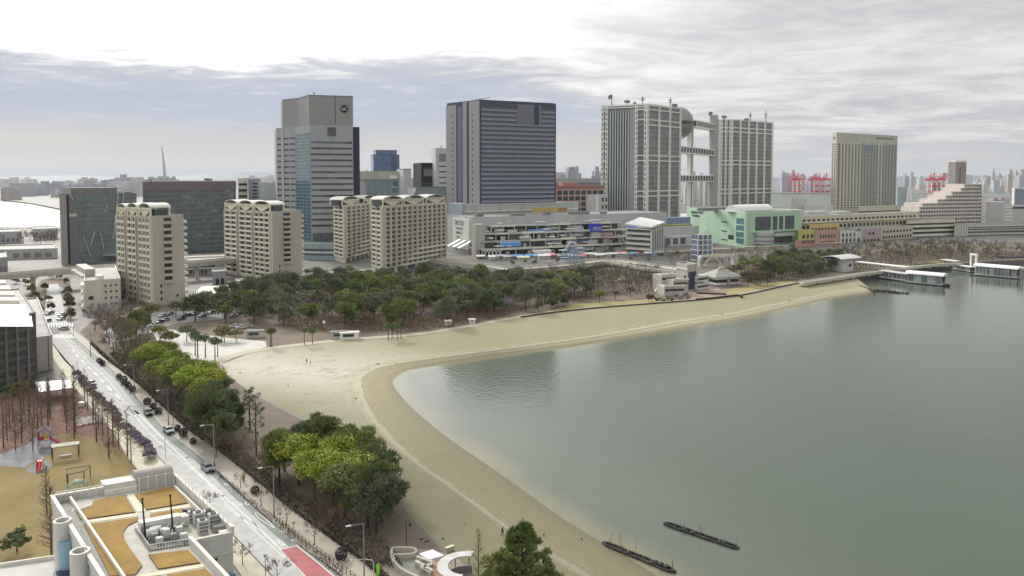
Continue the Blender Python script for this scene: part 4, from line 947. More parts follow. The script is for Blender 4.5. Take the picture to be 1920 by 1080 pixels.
    for i in range(26):
        z, dpt, x0, x1 = lev[i % 4]; xa = rng.uniform(x0+2, x1-24); wd = rng.uniform(6, 18); a, c = s(xa, dpt), s(xa+wd, dpt); zz = z+rng.uniform(1.6, 2.6)
        MB().box(f, a, c, dpt-rng.uniform(4, 6), dpt-rng.uniform(-.8, 1), zz, zz+0.35).build('terrace_canopy', rng.choice([M_wht, M_wht, M_cream2, M_lgrey]), k.root)
    # zigzag stairs
    for (xa, ya, xb, yb, b0) in ((945, 500, 1000, 482, 34), (990, 480, 1002, 470, 30), (1160, 442, 1180, 462, 24), (1035, 497, 1062, 484, 35)):
        a, c = s(xa, b0, 12), s(xb, b0, 12); za, zb_ = z_at(ya, f.p(a, b0).y), z_at(yb, f.p(c, b0).y)
        za = max(za, LAND); mb = MB()
        q = [f.p3(a, b0, za), f.p3(c, b0, zb_), f.p3(c, b0-2.5, zb_), f.p3(a, b0-2.5, za)]
        mb.add(q+[p+Vector((0, 0, 1.2)) for p in q], [(3, 2, 1, 0), (4, 5, 6, 7), (0, 1, 5, 4), (1, 2, 6, 5), (2, 3, 7, 6), (3, 0, 4, 7)])
        mb.build('stair_flight', mat('stair_side', (0.55, 0.53, 0.50)), k.root)
    # white diagonal bracing under the left terrace
    p0, p1 = s(906, 31), s(941, 31); xs = lin(p0, p1, 6)
    for j in range(5):
        MB().tube(f.p3(xs[j], 31, LAND), f.p3(xs[j+1], 31, LAND+6), 0.35, n=4).tube(f.p3(xs[j], 31.3, LAND+6), f.p3(xs[j+1], 31.3, LAND), 0.35, n=4).build('diagonal_brace', M_wht, k.root)
    # blue name board on its slim tower
    a, c = s(1111, 20), s(1129, 20); mid = (a+c)/2
    MB().box(f, a+0.8, c-0.8, 14, 19, LAND, z_at(433, 650)).build('sign_tower', M_lgrey, k.root)
    for i in range(8): MB().box(f, a+0.6, c-0.6, 19, 19.25, LAND+6+i*2.3, LAND+6.5+i*2.3).build('tower_band', M_grey, k.root)
    sb = MB().box(f, a, c, 13.5, 20, z_at(433, 645), z_at(418, 645)).build('sign_board', mat('royal_blue_board', (0.045, 0.05, 0.42)), k.root)
    text_on('DECKS', f, mid, 20.05, z_at(427, 645), 2.8, M_wht, 'sign_lettering', sb, width=(c-a)*0.88)
    a, c = s(970, 11), s(984, 11); sb = MB().box(f, a, c, 10.4, 11, z_at(449, 625), z_at(442, 625)).build('sign_board', M_black, k.root); text_on('SHOPS', f, (a+c)/2, 11.02, z_at(445.5, 625), 1.4, M_wht, 'sign_lettering', sb, width=(c-a)*0.8) if False else None
    # rear wing on the right with long roofs
    W = Bp+f.u*2; 
    MB().box(f, s(1243, 8), s(1310, 8), -30, 8, LAND, LAND+17).build('rear_wing', M_grey, k.root)
    MB().box(f, s(1243, 8), s(1302, 8), 8, 16, LAND, LAND+9).build('lower_wing', M_lgrey, k.root)
    MB().box(f, s(1238, -8), s(1297, -8), -20, -10, LAND+17, LAND+24).build('blue_roof_hall', mat('blue_grey_roof', (0.20, 0.25, 0.36)), k.root)
    mb = MB()
    for x in lin(s(1243, 4), s(1296, 4), 12): mb.lathe(f.p(x, 3), [(1.7, LAND+17), (1.9, LAND+17.9), (0.8, LAND+18.9), (0.001, LAND+19.2)], 7)
    mb.build('roof_planting', mat('yellow_green_shrub', (0.22, 0.25, 0.07), var=0.4, scale=1.5), k.root, props={'kind': 'stuff'})
    for x in (1247, 1262, 1276): MB().box(f, s(x, 16), s(x+9, 16), 16, 16.3, LAND+2, LAND+7.5).build('glazed_bay', M_glz2, k.root)
    plant(k, f, [(10, 16, -20, -14, 3), (40, 52, -16, -10, 2.2), (70, 75, -12, -7, 3), (100, 118, -20, -14, 2.2), (126, 131, -10, -6, 2)], M_dgrey)
    # canopy tower with a tilted white roof
    c0, c1, c2 = AX(1220, 592, 20), AX(1243, 632, 20), AX(1176, 606, 20); cc = (c1+c2)/2
    zt0 = z_at(425, 592)
    tw = thing('canopy_tower', 'square glazed corner tower with a big tilted white roof, in front of the grey mall', 'corner tower', (cc.x, cc.y, LAND))
    MB().prism([c0, c1, c1+c2-c0, c2], LAND, zt0-3.2).build('body', M_grey, tw)
    fa, fb = wall(c0, c1, cc), wall(c2, c0, cc)
    for x in lin(0.6, fa.L-0.6, 6): MB().box(fa, x-0.5, x+0.5, 0, 1.0, LAND, zt0-2.6).build('rib', M_wht, tw)
    MB().box(fa, 1, fa.L-1, 0, 0.15, LAND+2, zt0-4).build('glazing', M_glz, tw)
    for i in range(5):
        z = LAND+2+i*4.0; MB().box(fb, 0.4, fb.L-0.4, 0, 0.1, z, z+2.0).build('window_band', M_glz2, tw); MB().box(fb, -0.5, fb.L+0.2, 0, 2.0, z+2.1, z+2.9).build('terrace_slab', M_cream2, tw)
    dd = [c0+(c0-cc)*0.12, c1+(c1-cc)*0.12, cc*2-c0+(cc-c0)*0.12, c2+(c2-cc)*0.12]; zs = [zt0, zt0+1.6, zt0+4.6, zt0+1.8]
    vs = [(q.x, q.y, z) for q, z in zip(dd, zs)]+[(q.x, q.y, z-1.0) for q, z in zip(dd, zs)]
    MB().add(vs, [(0, 1, 2, 3), (7, 6, 5, 4), (0, 4, 5, 1), (1, 5, 6, 2), (2, 6, 7, 3), (3, 7, 4, 0)]).build('roof', M_wht, tw)
seaside_mall()
# ---------------------------------------------------------------- apartment blocks with arched crowns
M_crown = mat('cream_crown_frame', (0.66, 0.64, 0.50), var=0.06)
def crown(root, fr, a0, a1, z, b0=-9, b1=0.4):
    w_ = a1-a0; h = min(w_*0.27, 3.4); mb = MB(); t = 0.38
    for a in (a0, a1-t*2):
        for b_ in (b1-0.7, b0): mb.box(fr, a, a+t*2, b_, b_+0.7, z, z+h)
    for b_ in (b1-0.75, b0-0.05): mb.box(fr, a0-0.1, a1+0.1, b_, b_+0.8, z+h, z+h+0.7)
    for s_ in (0, 1):
        p = fr.p3(a0+t if s_ == 0 else a1-t, b1-0.35, z+h); q = fr.p3((a0+a1)/2, b1-0.35, z+0.2); mb.tube(p, q, 0.38, n=4)
    mx = (a0+a1)/2
    for b_ in (b1-0.6, b0+0.3):
        q = [fr.p3(a0+t*2, b_, z+h), fr.p3(a1-t*2, b_, z+h), fr.p3(mx, b_, z+0.3)]; v_ = fr.v*0.25
        mb.add(q+[p-Vector((v_.x, v_.y, 0)) for p in q], [(0, 1, 2), (5, 4, 3), (0, 3, 4, 1), (1, 4, 5, 2), (2, 5, 3, 0)])
    c = mb.build('crown_frame', M_crown, root)
    n = 10; vs = []; R = w_/2; cx_ = (a0+a1)/2
    for rad, dz in ((R, 0), (R*0.88, 0)):
        for b_ in (b1, b0-0.4):
            for i in range(n+1):
                th = pi*i/n; vs.append(fr.p3(cx_-rad*cos(th), b_, z+h+0.7+rad*min(0.36, 2.3/R)*sin(th)))
    m1 = n+1
    fs = [(i, i+1, m1+i+1, m1+i) for i in range(n)]+[(2*m1+i, 3*m1+i, 3*m1+i+1, 2*m1+i+1) for i in range(n)]
    fs += [(i, 2*m1+i, 2*m1+i+1, i+1) for i in range(n)]+[(m1+i, m1+i+1, 3*m1+i+1, 3*m1+i) for i in range(n)]
    MB().add(vs, fs).build('arched_vault', mat('pale_vault', (0.62, 0.61, 0.54), var=0.12), c)
    MB().box(fr, a0+0.8, a1-0.8, b0+1, b1-2.5, z+0.01, z+h-0.2).build('penthouse_glazing', M_glz2, c)
def flats(root, fr, a0, a1, nb, z0, z1, nf, pil=True, fin=0.9, mw=None, bh=0.34, bal=True):
    """bays of windows behind balcony fronts between thin pilasters"""
    w_ = (a1-a0)/nb; h = (z1-z0)/nf
    panels(root, fr, [(a0+w_*c+0.35, a0+w_*(c+1)-0.35, z0+h*r+h*(bh+0.02), z0+h*r+h*0.93) for r in range(nf) for c in range(nb)], -0.1, 0.05, mw or M_glz, 'window', 100)
    if bal: panels(root, fr, [(a0+w_*c+0.18, a0+w_*(c+1)-0.18, z0+h*r-0.1, z0+h*r+h*bh) for r in range(nf) for c in range(nb)], 0.0, fin*(0.75 if bh > .3 else 0.35), M_cream2 if bh > .3 else M_cream, 'balcony', 100)
    if pil: panels(root, fr, [(a0+w_*c-0.17, a0+w_*c+0.17, z0, z1+0.8) for c in range(nb+1)], 0, fin, M_cream2, 'pilaster')
def slim_block(label, near, Y, right, left, bays, side):
    A, Bp, L, zt = from_px(near, Y, right, left)
    k = block('apartment_block', label, 'apartment building', A, Bp, L, zt, M_taupe, parapet=0.9)
    f, l = k.R, k.Lf; nf = 13; zb = LAND+1.5
    body = MB().box(l, 0, l.L-0.4, 0.0, 0.5, LAND, zt+0.3).build('cream_face', M_cream, k.root)
    n = len(bays)
    for i, (c0, c1) in enumerate(bays):
        b0, b1 = l.L*c0, l.L*c1
        flats_b = wall(l.p(0, 0.5), l.p(l.L, 0.5), k.cen)
        flats(k.root, flats_b, b0, b1, 3 if i == n-1 else 2, zb, zt-0.5, nf, fin=1.2)
        crown(k.root, flats_b, b0-0.4, b1+0.4, zt+0.3)
        if i: panels(k.root, flats_b, [(b0-1.6, b0-0.5, LAND, zt)], 0, 1.9, M_taupe, 'rib_wall')
    # balcony stack in the plain end wall
    s0, s1 = f.L*side[0], f.L*side[1]; h = (zt-zb)/nf
    for r in range(nf):
        if r < 3: continue
        bc = MB().box(f, s0, s1, 0, 1.6, zb+h*r-0.1, zb+h*r+h*0.36).build('balcony', mat('beige_balcony', (0.50, 0.46, 0.40), var=0.05), k.root)
        MB().box(f, s0+0.2, s1-0.2, 0, 0.06, zb+h*r+h*0.36, zb+h*r+h*0.92).build('window', M_glz, bc)
    panels(k.root, f, [(f.L-0.02, f.L+1.8, zb+h*r, zb+h*r+h*0.4) for r in range(nf)], -6, -0.6, M_cream2, 'end_balcony')
    panels(k.root, f, [(f.L*0.18, f.L*0.18+0.8, zb+0.8+h*r, zb+2.4+h*r) for r in (0, 1, 2)], 0, 0.08, M_glz, 'slit_window')
    panels(k.root, f, [(f.L*0.70, f.L*0.70+1.1, zb+2, zb+3.2)], 0, 0.08, M_glz, 'slit_window')
    return k
slim_block('slim beige apartment block with arched crowns, plain end wall, nearest the street', (287, 408), 357, (344, 407, 366), (222, 402.7, 385), [(0.02, 0.26), (0.33, 0.60), (0.66, 0.97)], (0.32, 0.60))
slim_block('slim beige apartment block with arched crowns in front of the grey office tower', (512, 399), 440, (565, 398, 452), (421, 394, 482), [(0.04, 0.30), (0.35, 0.62), (0.66, 0.96)], (0.34, 0.60))
def wide_block(label, near, Y, right, left, crowns, nb):
    A, Bp, L, zt = from_px(near, Y, right, left)
    k = block('apartment_block', label, 'apartment building', A, Bp, L, zt, M_cream, parapet=0.9)
    f, l = k.R, k.Lf; nf = 13; zb = LAND+3.5
    mw = glass('mauve_glazing', (0.105, 0.085, 0.085), rough=0.2, rnd=0.5)
    flats(k.root, f, 2.2, f.L-0.8, nb, zb, zt-0.6, nf, fin=1.5, mw=mw, bh=0.20)
    panels(k.root, f, [(f.L*(.25+.09*(r % 4)), f.L*(.25+.09*(r % 4))+f.L*.5, zb+(zt-zb)/nf*r-.2, zb+(zt-zb)/nf*r+.9) for r in range(4)], 0, 1.9, M_cream2, 'gallery')
    panels(k.root, f, [(0, 2.0, LAND, zt)], 0, 1.0, M_taupe, 'corner_pier')
    flats(k.root, l, 0.4, l.L-0.4, 2, zb, zt-0.6, nf, fin=1.3, mw=M_glz)
    for x0, x1 in crowns:
        a0, a1 = fr_a(f, x0, 0, 46), fr_a(f, x1, 0, 46); crown(k.root, f, a0, a1, zt+0.3)
    panels(k.root, f, grid(2.5, f.L-2, 6, 0.7, LAND+0.2, LAND+3.0, 1, 1), 0, 0.2, M_glz2, 'arcade_opening')
    MB().box(f, 8, f.L-8, -10, -3.5, zt+0.2, zt+3.4).build('penthouse', M_conc, k.root)
wide_block('wide cream apartment slab with three arched crowns in front of the navy glass slab', (716, 388), 476, (835, 381, 548), (698, 386, 493), [(717, 754), (757, 794), (799, 834)], 12)
wide_block('cream apartment slab with two arched crowns half hidden behind the wider slab', (645, 386.5), 540, (700, 380.5, 600), (627.5, 385, 560), [(641, 672), (682, 702)], 6)
# ---------------------------------------------------------------- dark glass offices on the left
def green_office():
    k = front('glass_office', 'dark green glass office with slanting braces and a tan end pillar', 'office building', 111, 530, 256, 572, 40, 365, glass('dull_green_glazing', (0.12, 0.155, 0.152), rough=0.16), parapet=0.8, pm=M_dgrey)
    f = k.R; tan_ = mat('tan_pillar', (0.34, 0.33, 0.28), streak=True)
    panels(k.root, f, [(0, f.L*0.075, LAND, k.zt)], 0, 1.4, tan_, 'end_pillar'); panels(k.root, f, [(f.L*0.085, f.L*0.105, LAND, k.zt)], 0, 0.6, M_black, 'recess')
    panels(k.root, f, [(f.L*0.11, f.L*0.21, LAND, k.zt-15), (f.L*0.11, f.L*0.19, k.zt-13, k.zt)], 0, 0.7, M_dgrey, 'grey_bay'); panels(k.root, f, [(f.L*0.11, f.L*0.20, k.zt-15, k.zt-13)], 0, 0.9, M_cream, 'cream_ledge')
    for r in range(13):
        z = LAND+5+r*3.45; panels(k.root, f, [(f.L*0.22, f.L-0.5, z, z+1.0)], 0, 0.10, mat('green_grey_spandrel', (0.165, 0.20, 0.195), var=0.2), 'spandrel')
    steel = mat('pale_steel_brace', (0.40, 0.45, 0.46))
    for (x0, z0_, x1, z1_) in ((0.66, 16, 0.74, 49), (0.72, 16, 0.82, 49), (0.27, 20, 0.36, 4), (0.49, 22, 0.53, 9), (0.36, 12, 0.42, 22), (0.56, 36, 0.60, 42), (0.12, 50, 0.16, 45)):
        MB().tube(f.p3(f.L*x0, 0.8, LAND+z0_), f.p3(f.L*x1, 0.8, LAND+z1_), 0.45, n=5).build('brace', steel, k.root)
    q = [f.p(f.L*0.52, 0), f.p(f.L*0.60, 9), f.p(f.L*0.98, 12), f.p(f.L*0.98, 0)]
    MB().prism(q, LAND+4, LAND+5.2).build('entrance_canopy', mat('blue_grey_canopy', (0.28, 0.34, 0.36)), k.root)
    pb = MB().box(f, f.L*0.20, f.L*0.80, -26, -8, k.zt, k.zt+5.0).build('plant_screen', mat('brownish_louvre', (0.30, 0.275, 0.255), var=0.1, streak=True), k.root)
    for x in lin(f.L*0.21, f.L*0.79, 24): MB().box(f, x-0.25, x+0.25, -8, -7.7, k.zt+0.1, k.zt+4.9).build('louvre_slat', M_dgrey, pb)
    plant(k, f, [(f.L*0.84, f.L*0.93, -20, -12, 2.4), (f.L*0.05, f.L*0.10, -14, -9, 3)], M_lgrey)
green_office()
def broad_office():
    k = front('broad_office', 'broad dark grey office slab with brown top band between the two slim apartment blocks', 'office building', 267, 592, 442, 640, 46, 340, glass('grey_green_glazing', (0.14, 0.165, 0.165), rough=0.18, rnd=0.2), parapet=0.5, pm=M_wht)
    f = k.R; panels(k.root, f, [(0, f.L, k.zt-7, k.zt)], 0, 0.5, mat('brown_grey_band', (0.20, 0.165, 0.165), var=0.08), 'top_band')
    for r in range(12):
        z = LAND+4+r*3.95; panels(k.root, f, [(0.3, f.L-0.3, z, z+1.25)], 0, 0.18, mat('slate_spandrel', (0.18, 0.20, 0.20), var=0.12), 'spandrel')
    rng = random.Random(2)
    for i in range(40):
        r = rng.randrange(2, 12); a = rng.uniform(0.3, 0.95)*f.L; z = LAND+4+r*3.95
        panels(k.root, f, [(a, a+rng.uniform(1, 6), z+1.35, z+3.4)], 0, 0.12, glass('pale_blind_glazing', (0.20, 0.22, 0.225), rough=0.3), 'blind')
    plant(k, f, [(f.L*0.70, f.L*0.74, -12, -8, 2.4), (f.L*0.76, f.L*0.78, -12, -9, 2), (f.L*0.1, f.L*0.13, -14, -8, 1.5)], M_dgrey)
    k2 = front('pale_annex', 'pale square annex peeping out right of the broad dark office slab', 'building', 446, 700, 464, 705, 20, 336, M_cream2); bands(k2, k2.R, LAND+30, k2.zt-2, 5, 0.4, M_glz)
    k3 = front('striped_office', 'small lilac grey office with black striped corner windows', 'office building', 465, 690, 488, 700, 20, 337, mat('lilac_grey_panel', (0.34, 0.34, 0.37)))
    bands(k3, k3.R, LAND+20, k3.zt-2, 12, 0.45, M_glz, a0=k3.R.L*0.35, a1=k3.R.L*0.75)
    k4 = front('white_hall', 'windowless white hall touching the left side of the grey office tower', 'hall', 486, 670, 520, 676, 26, 344, mat('pale_blue_white_panel', (0.50, 0.53, 0.53)))
    panels(k4.root, k4.R, [(0, k4.R.L*0.8, k4.zt-26, k4.zt-24)], 0, 0.3, M_dgrey, 'base_band')
broad_office()
# ---------------------------------------------------------------- seen between the towers
def gaps():
    k = front('blue_glass_tower', 'distant stepped blue glass tower between the grey tower and the navy slab', 'office tower', 700, 1250, 749, 1262, 40, 291, glass('sky_blue_glazing', (0.10, 0.16, 0.30), rough=0.14, rnd=0.1), parapet=1.2, pm=M_navy2)
    f = k.R; tp = MB().box(f, f.L*0.10, f.L*0.90, -36, 0.0, k.zt+0.2, k.zt+7).build('upper_storeys', glass('sky_blue_glazing', (0, 0, 0)), k.root); MB().box(f, f.L*0.09, f.L*0.91, -36.5, 0.4, k.zt+7, k.zt+8.3).build('cornice', M_navy2, tp)
    fins(k, f, lin(f.L*0.70, f.L*0.88, 5), LAND+20, k.zt, 0.8, 0.6, M_navy, 'fin'); bands(k, f, LAND+25, k.zt-22, 6, 0.35, M_gblue)
    k = front('glass_hall', 'wide teal glazed hall with grey roof storey left of the white stair block', 'exhibition building', 671, 840, 756, 858, 40, 322, M_conc, parapet=0.6)
    f = k.R; panels(k.root, f, [(f.L*0.16, f.L*0.74, LAND+4, k.zt-9.5)], 0, 0.3, mat('teal_curtain_glazing', (0.20, 0.25, 0.28), rough=0.2, streak=True), 'curtain_wall'); panels(k.root, f, [(0, f.L, k.zt-9.5, k.zt-8.6)], 0, 0.6, M_dgrey, 'shadow_joint')
    panels(k.root, f, grid(f.L*0.75, f.L*0.88, 3, 0.8, LAND+5, k.zt-9.6, 7, 0.8), 0, 0.2, M_gblue, 'window'); panels(k.root, f, [(f.L*0.88, f.L, LAND, k.zt-3)], 0, 1.5, mat('bluish_grey_panel', (0.30, 0.335, 0.345), streak=True), 'side_block')
    panels(k.root, f, [(f.L*0.70, f.L*0.86, k.zt-8, k.zt-4)], 0, 1.0, M_wht, 'balcony')
    k = front('white_stair_block', 'tall narrow off-white block beside the teal glazed hall', 'building', 756, 842, 771, 846, 24, 318, M_lgrey, parapet=0.9, pm=M_dgrey)
    k = front('grey_museum', 'grey block with a big framed opening left of the navy slab', 'building', 790, 880, 834, 890, 40, 306, mat('lilac_grey_wall', (0.38, 0.38, 0.39), streak=True), parapet=0.4)
    f = k.R; panels(k.root, f, [(f.L*0.10, f.L*0.62, k.zt-15, k.zt-6)], 0, 0.3, M_dgrey, 'opening'); panels(k.root, f, [(f.L*0.10, f.L*0.62, k.zt-7, k.zt-5)], 0.3, 0.6, M_navy2, 'lintel'); bands(k, f, LAND+6, k.zt-18, 5, 0.25, M_glz2)
    k = front('stair_tower', 'slim grey tower with framed top opening touching the navy slab', 'tower', 817, 870, 845, 876, 26, 278.5, M_lgrey, parapet=0.4)
    f = k.R; panels(k.root, f, [(f.L*0.22, f.L*0.66, k.zt-15, k.zt-6)], 0, 0.3, M_dgrey, 'opening'); bands(k, f, LAND+20, k.zt-17, 9, 0.25, M_glz2, a0=f.L*0.22)
    MB().tube(f.p3(f.L*0.45, -6, k.zt), f.p3(f.L*0.45, -6, k.zt+4), 0.5).build('mast', M_dgrey, k.root)
    k = front('dark_roof_hall', 'low hall with dark roof edge at the foot of the slim grey tower', 'hall', 775, 730, 842, 742, 26, 352, mat('slate_blue_wall', (0.26, 0.30, 0.31)), parapet=1.0, pm=M_dgrey)
    q = [AX(768, 726, 50), AX(778, 728, 50)]
    MB().add([P(767, 371, 726), P(775, 371, 726), P(781, 352, 726), P(772, 352, 726), P(767, 371, 729), P(775, 371, 729), P(781, 352, 729), P(772, 352, 729)], [(0, 1, 2, 3), (7, 6, 5, 4), (0, 4, 5, 1), (1, 5, 6, 2), (2, 6, 7, 3), (3, 7, 4, 0)]).build('white_fin', M_wht, k.root)
    k = front('brick_block', 'reddish brown block with white grid of dark windows between navy slab and lattice towers', 'building', 1040, 820, 1133, 850, 40, 349, mat('brick_red_render', (0.36, 0.17, 0.15), var=0.15), parapet=0.6)
    f = k.R; panels(k.root, f, [(f.L*0.16, f.L*0.47, k.zt-0.1, k.zt+4)], -10, 0.4, mat('salmon_brick', (0.48, 0.22, 0.18)), 'upper_wall')
    panels(k.root, f, grid(2, f.L-1, 8, 0.78, LAND+4, k.zt-4, 7, 0.62), 0, 0.1, M_glz, 'window', 60); fins(k, f, lin(2, f.L-1, 9), LAND, k.zt-3.5, 1.0, 0.9, mat('pinkish_white_frame', (0.56, 0.48, 0.46)), 'pier')
    for i in range(8): panels(k.root, f, [(1, f.L-1, LAND+4+i*(k.zt-8-LAND)/7-0.4, LAND+4+i*(k.zt-8-LAND)/7+0.4)], 0, 0.7, mat('pinkish_white_frame', (0, 0, 0)), 'floor_band')
    k = front('silver_hall', 'long silver roofed hall behind the reddish brown block', 'hall', 1036, 1000, 1135, 1020, 60, 335.5, mat('silver_blue_cladding', (0.36, 0.40, 0.40), var=0.12)); panels(k.root, k.R, [(0, k.R.L, k.zt-7, k.zt-5)], 0, 0.5, M_dgrey, 'eaves_band')
    k = front('white_lift_frame', 'small pale annex with dark windows against the lattice tower', 'annex', 1118, 800, 1140, 812, 14, 366, M_lgrey); panels(k.root, k.R, grid(k.R.L*0.4, k.R.L, 2, 0.6, LAND+4, k.zt-1, 5, 0.6), 0, 0.1, M_glz, 'window'); panels(k.root, k.R, [(0, 1.2, LAND, k.zt)], 0, 1.5, M_wht, 'corner_post')
    k = front('shed_row', 'low pale sheds with white and blue roofs behind the mint mall', 'shed', 1508, 840, 1562, 850, 24, 388, M_lgrey); panels(k.root, k.R, [(2, k.R.L-4, LAND+4, k.zt-6)], 0, 0.2, M_navy2, 'dark_opening')
    k = front('pale_cube', 'plain pale grey cube standing beside the low sheds', 'building', 1483, 860, 1512, 866, 24, 373, M_lgrey); panels(k.root, k.R, [(k.R.L-5, k.R.L, LAND, LAND+14)], 0, 1.2, M_dgrey, 'duct')
    # white-legged ventilation tower and the framed panel by the canal
    t = thing('vent_tower', 'pale grey ventilation tower with slanting white legs right of the beige hotel', 'tower', (AX(1695, 1350, 20).x, 1350, LAND))
    f = wall(AX(1682, 1350, 20), AX(1702, 1352, 20), Vector((700, 1500))); zt = z_at(350, 1350)
    MB().box(f, 0, f.L, -10, 0, LAND, zt).build('shaft', mat('pale_blue_grey_panel', (0.36, 0.43, 0.43), streak=True), t)
    for a, c in ((1697, 1703.5), (1706, 1707)): MB().path([P(a, 391, 1346), P((a+c)/2+1, 375, 1346), P(c, 351, 1346)], [1.3, 1.6, 2.0], 5).build('leg', M_wht, t)
    t = thing('framed_panel', 'white framed blue grey gate panel standing by the canal', 'gate tower', (AX(1908, 1350, 20).x, 1350, LAND))
    f = wall(AX(1900, 1350, 20), AX(1922, 1352, 20), Vector((900, 1500)))
    MB().box(f, 1, f.L-1, -3, 0, LAND, z_at(354, 1350)).build('panel', mat('steel_blue_panel', (0.24, 0.28, 0.34)), t)
    for a in (0, f.L-1.6): MB().box(f, a, a+1.6, -4, 1.2, LAND, z_at(352, 1350)).build('post', M_wht, t)
    MB().box(f, -2, f.L+2, -4, 1.4, LAND+6, LAND+9).build('cross_beam', M_wht, t)
    k = front('canal_warehouse', 'pale flat warehouse with dark eaves at the canal edge', 'warehouse', 1888, 900, 1990, 915, 40, 387, mat('pale_sand_cladding', (0.52, 0.51, 0.47))); panels(k.root, k.R, [(0, k.R.L, k.zt-2.5, k.zt-0.3)], 0, 0.4, M_navy2, 'eaves_band')
gaps()
# ---------------------------------------------------------------- low buildings on the left
def left_side():
    k = front('cream_flats', 'low cream apartment house with flat grey roof beside the elevated track', 'apartment house', 158, 343, 226, 352, 62, 528, M_cream, parapet=1.0)
    f = k.R; panels(k.root, f, grid(f.L*0.50, f.L*0.95, 3, 0.34, LAND+1, k.zt-0.6, 4, 0.36), 0, 0.08, M_glz, 'window'); panels(k.root, f, [(f.L*0.10, f.L*0.24, LAND+5, LAND+6.6)], 0, 0.08, M_glz, 'window')
    l = k.Lf
    for r in range(4):
        z = LAND+0.8+r*3.3; panels(k.root, l, [(l.L-12, l.L-1, z, z+1.1)], 0, 1.4, M_cream2, 'balcony'); panels(k.root, l, [(l.L-11, l.L-2, z+1.2, z+2.8)], 0, 0.06, M_glz, 'balcony_window')
    MB().box(f, f.L*0.25, f.L*0.55, -52, -24, k.zt+0.2, k.zt+3.6).build('stair_house', M_conc, k.root)
    for i in range(5): MB().box(f, 1.0, 3.0, -20-i*7, -16-i*7, k.zt+0.2, k.zt+1.6).build('roof_vent', M_lgrey, k.root)
    MB().box(f, f.L*0.45, f.L*0.62, -16, -8, k.zt+0.2, k.zt+1.9).build('air_handler', M_cream2, k.root)
    MB().box(f, 0, f.L*0.9, 6, 6.4, LAND, LAND+1.6).build('garden_wall', M_conc, k.root)
    # big dark school block with its louvred roof, and the paler wing along the street
    k = front('dark_school', 'dark olive banded school block with rows of white louvred roof bays', 'school building', -90, 206, 67, 226, 62, 600, mat('olive_shaded_cladding', (0.085, 0.092, 0.082), var=0.15), parapet=0.5, pm=M_dgrey)  # shade on the facade and tree shadow are painted into this dark olive
    l = k.R; zt = k.zt
    for r in range(6): panels(k.root, l, [(0, l.L-1.2, LAND+1.5+r*2.7, LAND+2.6+r*2.7)], 0, 0.35, mat('dim_louvre', (0.115, 0.12, 0.105)), 'louvre_band')
    panels(k.root, l, [(x, x+0.5, LAND+0.5, zt) for x in lin(4, l.L-3, 6)], 0, 0.7, M_dgrey, 'buttress')
    for i in range(3):
        y = 606-i*11; x1 = 62-i*6
        p0, p1, q1, q0 = G(-60, y, zt+1.2), G(x1, y, zt+1.2), G(x1-3, y-7, zt+1.2), G(-60, y-7, zt+1.2)
        vs = [(*p0, zt+0.3), (*p1, zt+0.3), (*q1, zt+2.2), (*q0, zt+2.2), (*q1, zt+0.3), (*q0, zt+0.3)]
        MB().add(vs, [(0, 1, 2, 3), (3, 2, 4, 5), (1, 4, 2), (0, 3, 5), (5, 4, 1, 0)]).build('roof_louvre', M_wht, k.root)
    for i in range(4):
        y = 566-i*11; x1 = 36-i*8; p0, p1, q1, q0 = G(-60, y, zt+1.2), G(x1, y, zt+1.2), G(x1-3, y-6, zt+1.2), G(-60, y-6, zt+1.2)
        MB().prism([p0, p1, q1, q0], zt+0.2, zt+1.7).build('roof_louvre', M_cream2, k.root)
    A = AX(98, 238, 13.6); zt = z_at(632, 238); Bk_ = G(70, 560, zt); L = AX(55, 233, 13.6)
    k = block('street_wing', 'plain taupe walled wing between the dark banded school and the street', 'school wing', A, Bk_, L, zt, M_taupe, parapet=0.7, pm=M_conc)
    panels(k.root, k.R, grid(3, k.R.L-3, 8, 0.4, LAND+2, zt-1, 3, 0.35), 0, 0.08, M_glz, 'window'); panels(k.root, k.Lf, [(k.Lf.L*.8, k.Lf.L*.83, LAND, zt)], 0, 0.2, M_dgrey, 'downpipe')
    # flat roofed shelter by the school and other low roofs
    k = front('white_shelter', 'flat white panelled shelter roof on dark posts at the edge of the playground', 'shelter', 72, 214, 137, 217, 9.5, 728, M_black, parapet=0, z0=LAND+0.1) if False else None
    zt = LAND+3.2; q = [G(74, 735, zt), G(137, 727, zt), G(131, 712, zt), G(66, 716, zt)]; c = sum(q, Vector((0, 0)))/4
    t = thing('white_shelter', 'flat white panelled shelter roof on thin posts at the edge of the reddish playground', 'shelter', (c.x, c.y, LAND))
    m1 = q[0].lerp(q[1], 0.30); m2 = q[3].lerp(q[2], 0.30); g = (q[1]-q[0]).normalized()*0.15
    MB().prism([q[0], m1-g, m2-g, q[3]], zt-0.15, zt).build('roof_panel', M_wht, t); MB().prism([m1+g, q[1], q[2], m2+g], zt-0.15, zt).build('roof_panel', M_wht, t)
    for p in (q[0], q[1], q[2], q[3], q[0].lerp(q[1], .5)):
        p = p+(c-p)*0.06; MB().tube((p.x, p.y, LAND), (p.x, p.y, zt-0.16), 0.09).build('post', M_dgrey, t)
    MB().prism([q[0]+(c-q[0])*0.05, q[1]+(c-q[1])*0.05, q[1]+(c-q[1])*0.12, q[0]+(c-q[0])*0.12], zt-0.4, zt-0.16).build('beam', M_navy2, t)
    # buildings between the slim blocks
    k = front('layered_school', 'long grey school with stacked white floor edges behind the white roofed hall', 'school building', 335, 470, 425, 480, 40, 490, M_conc)
    f = k.R
    for z in (LAND+3.6, LAND+7.2, LAND+10.6): panels(k.root, f, [(0, f.L, z, z+0.9)], 0, 1.6, M_lgrey, 'floor_edge')
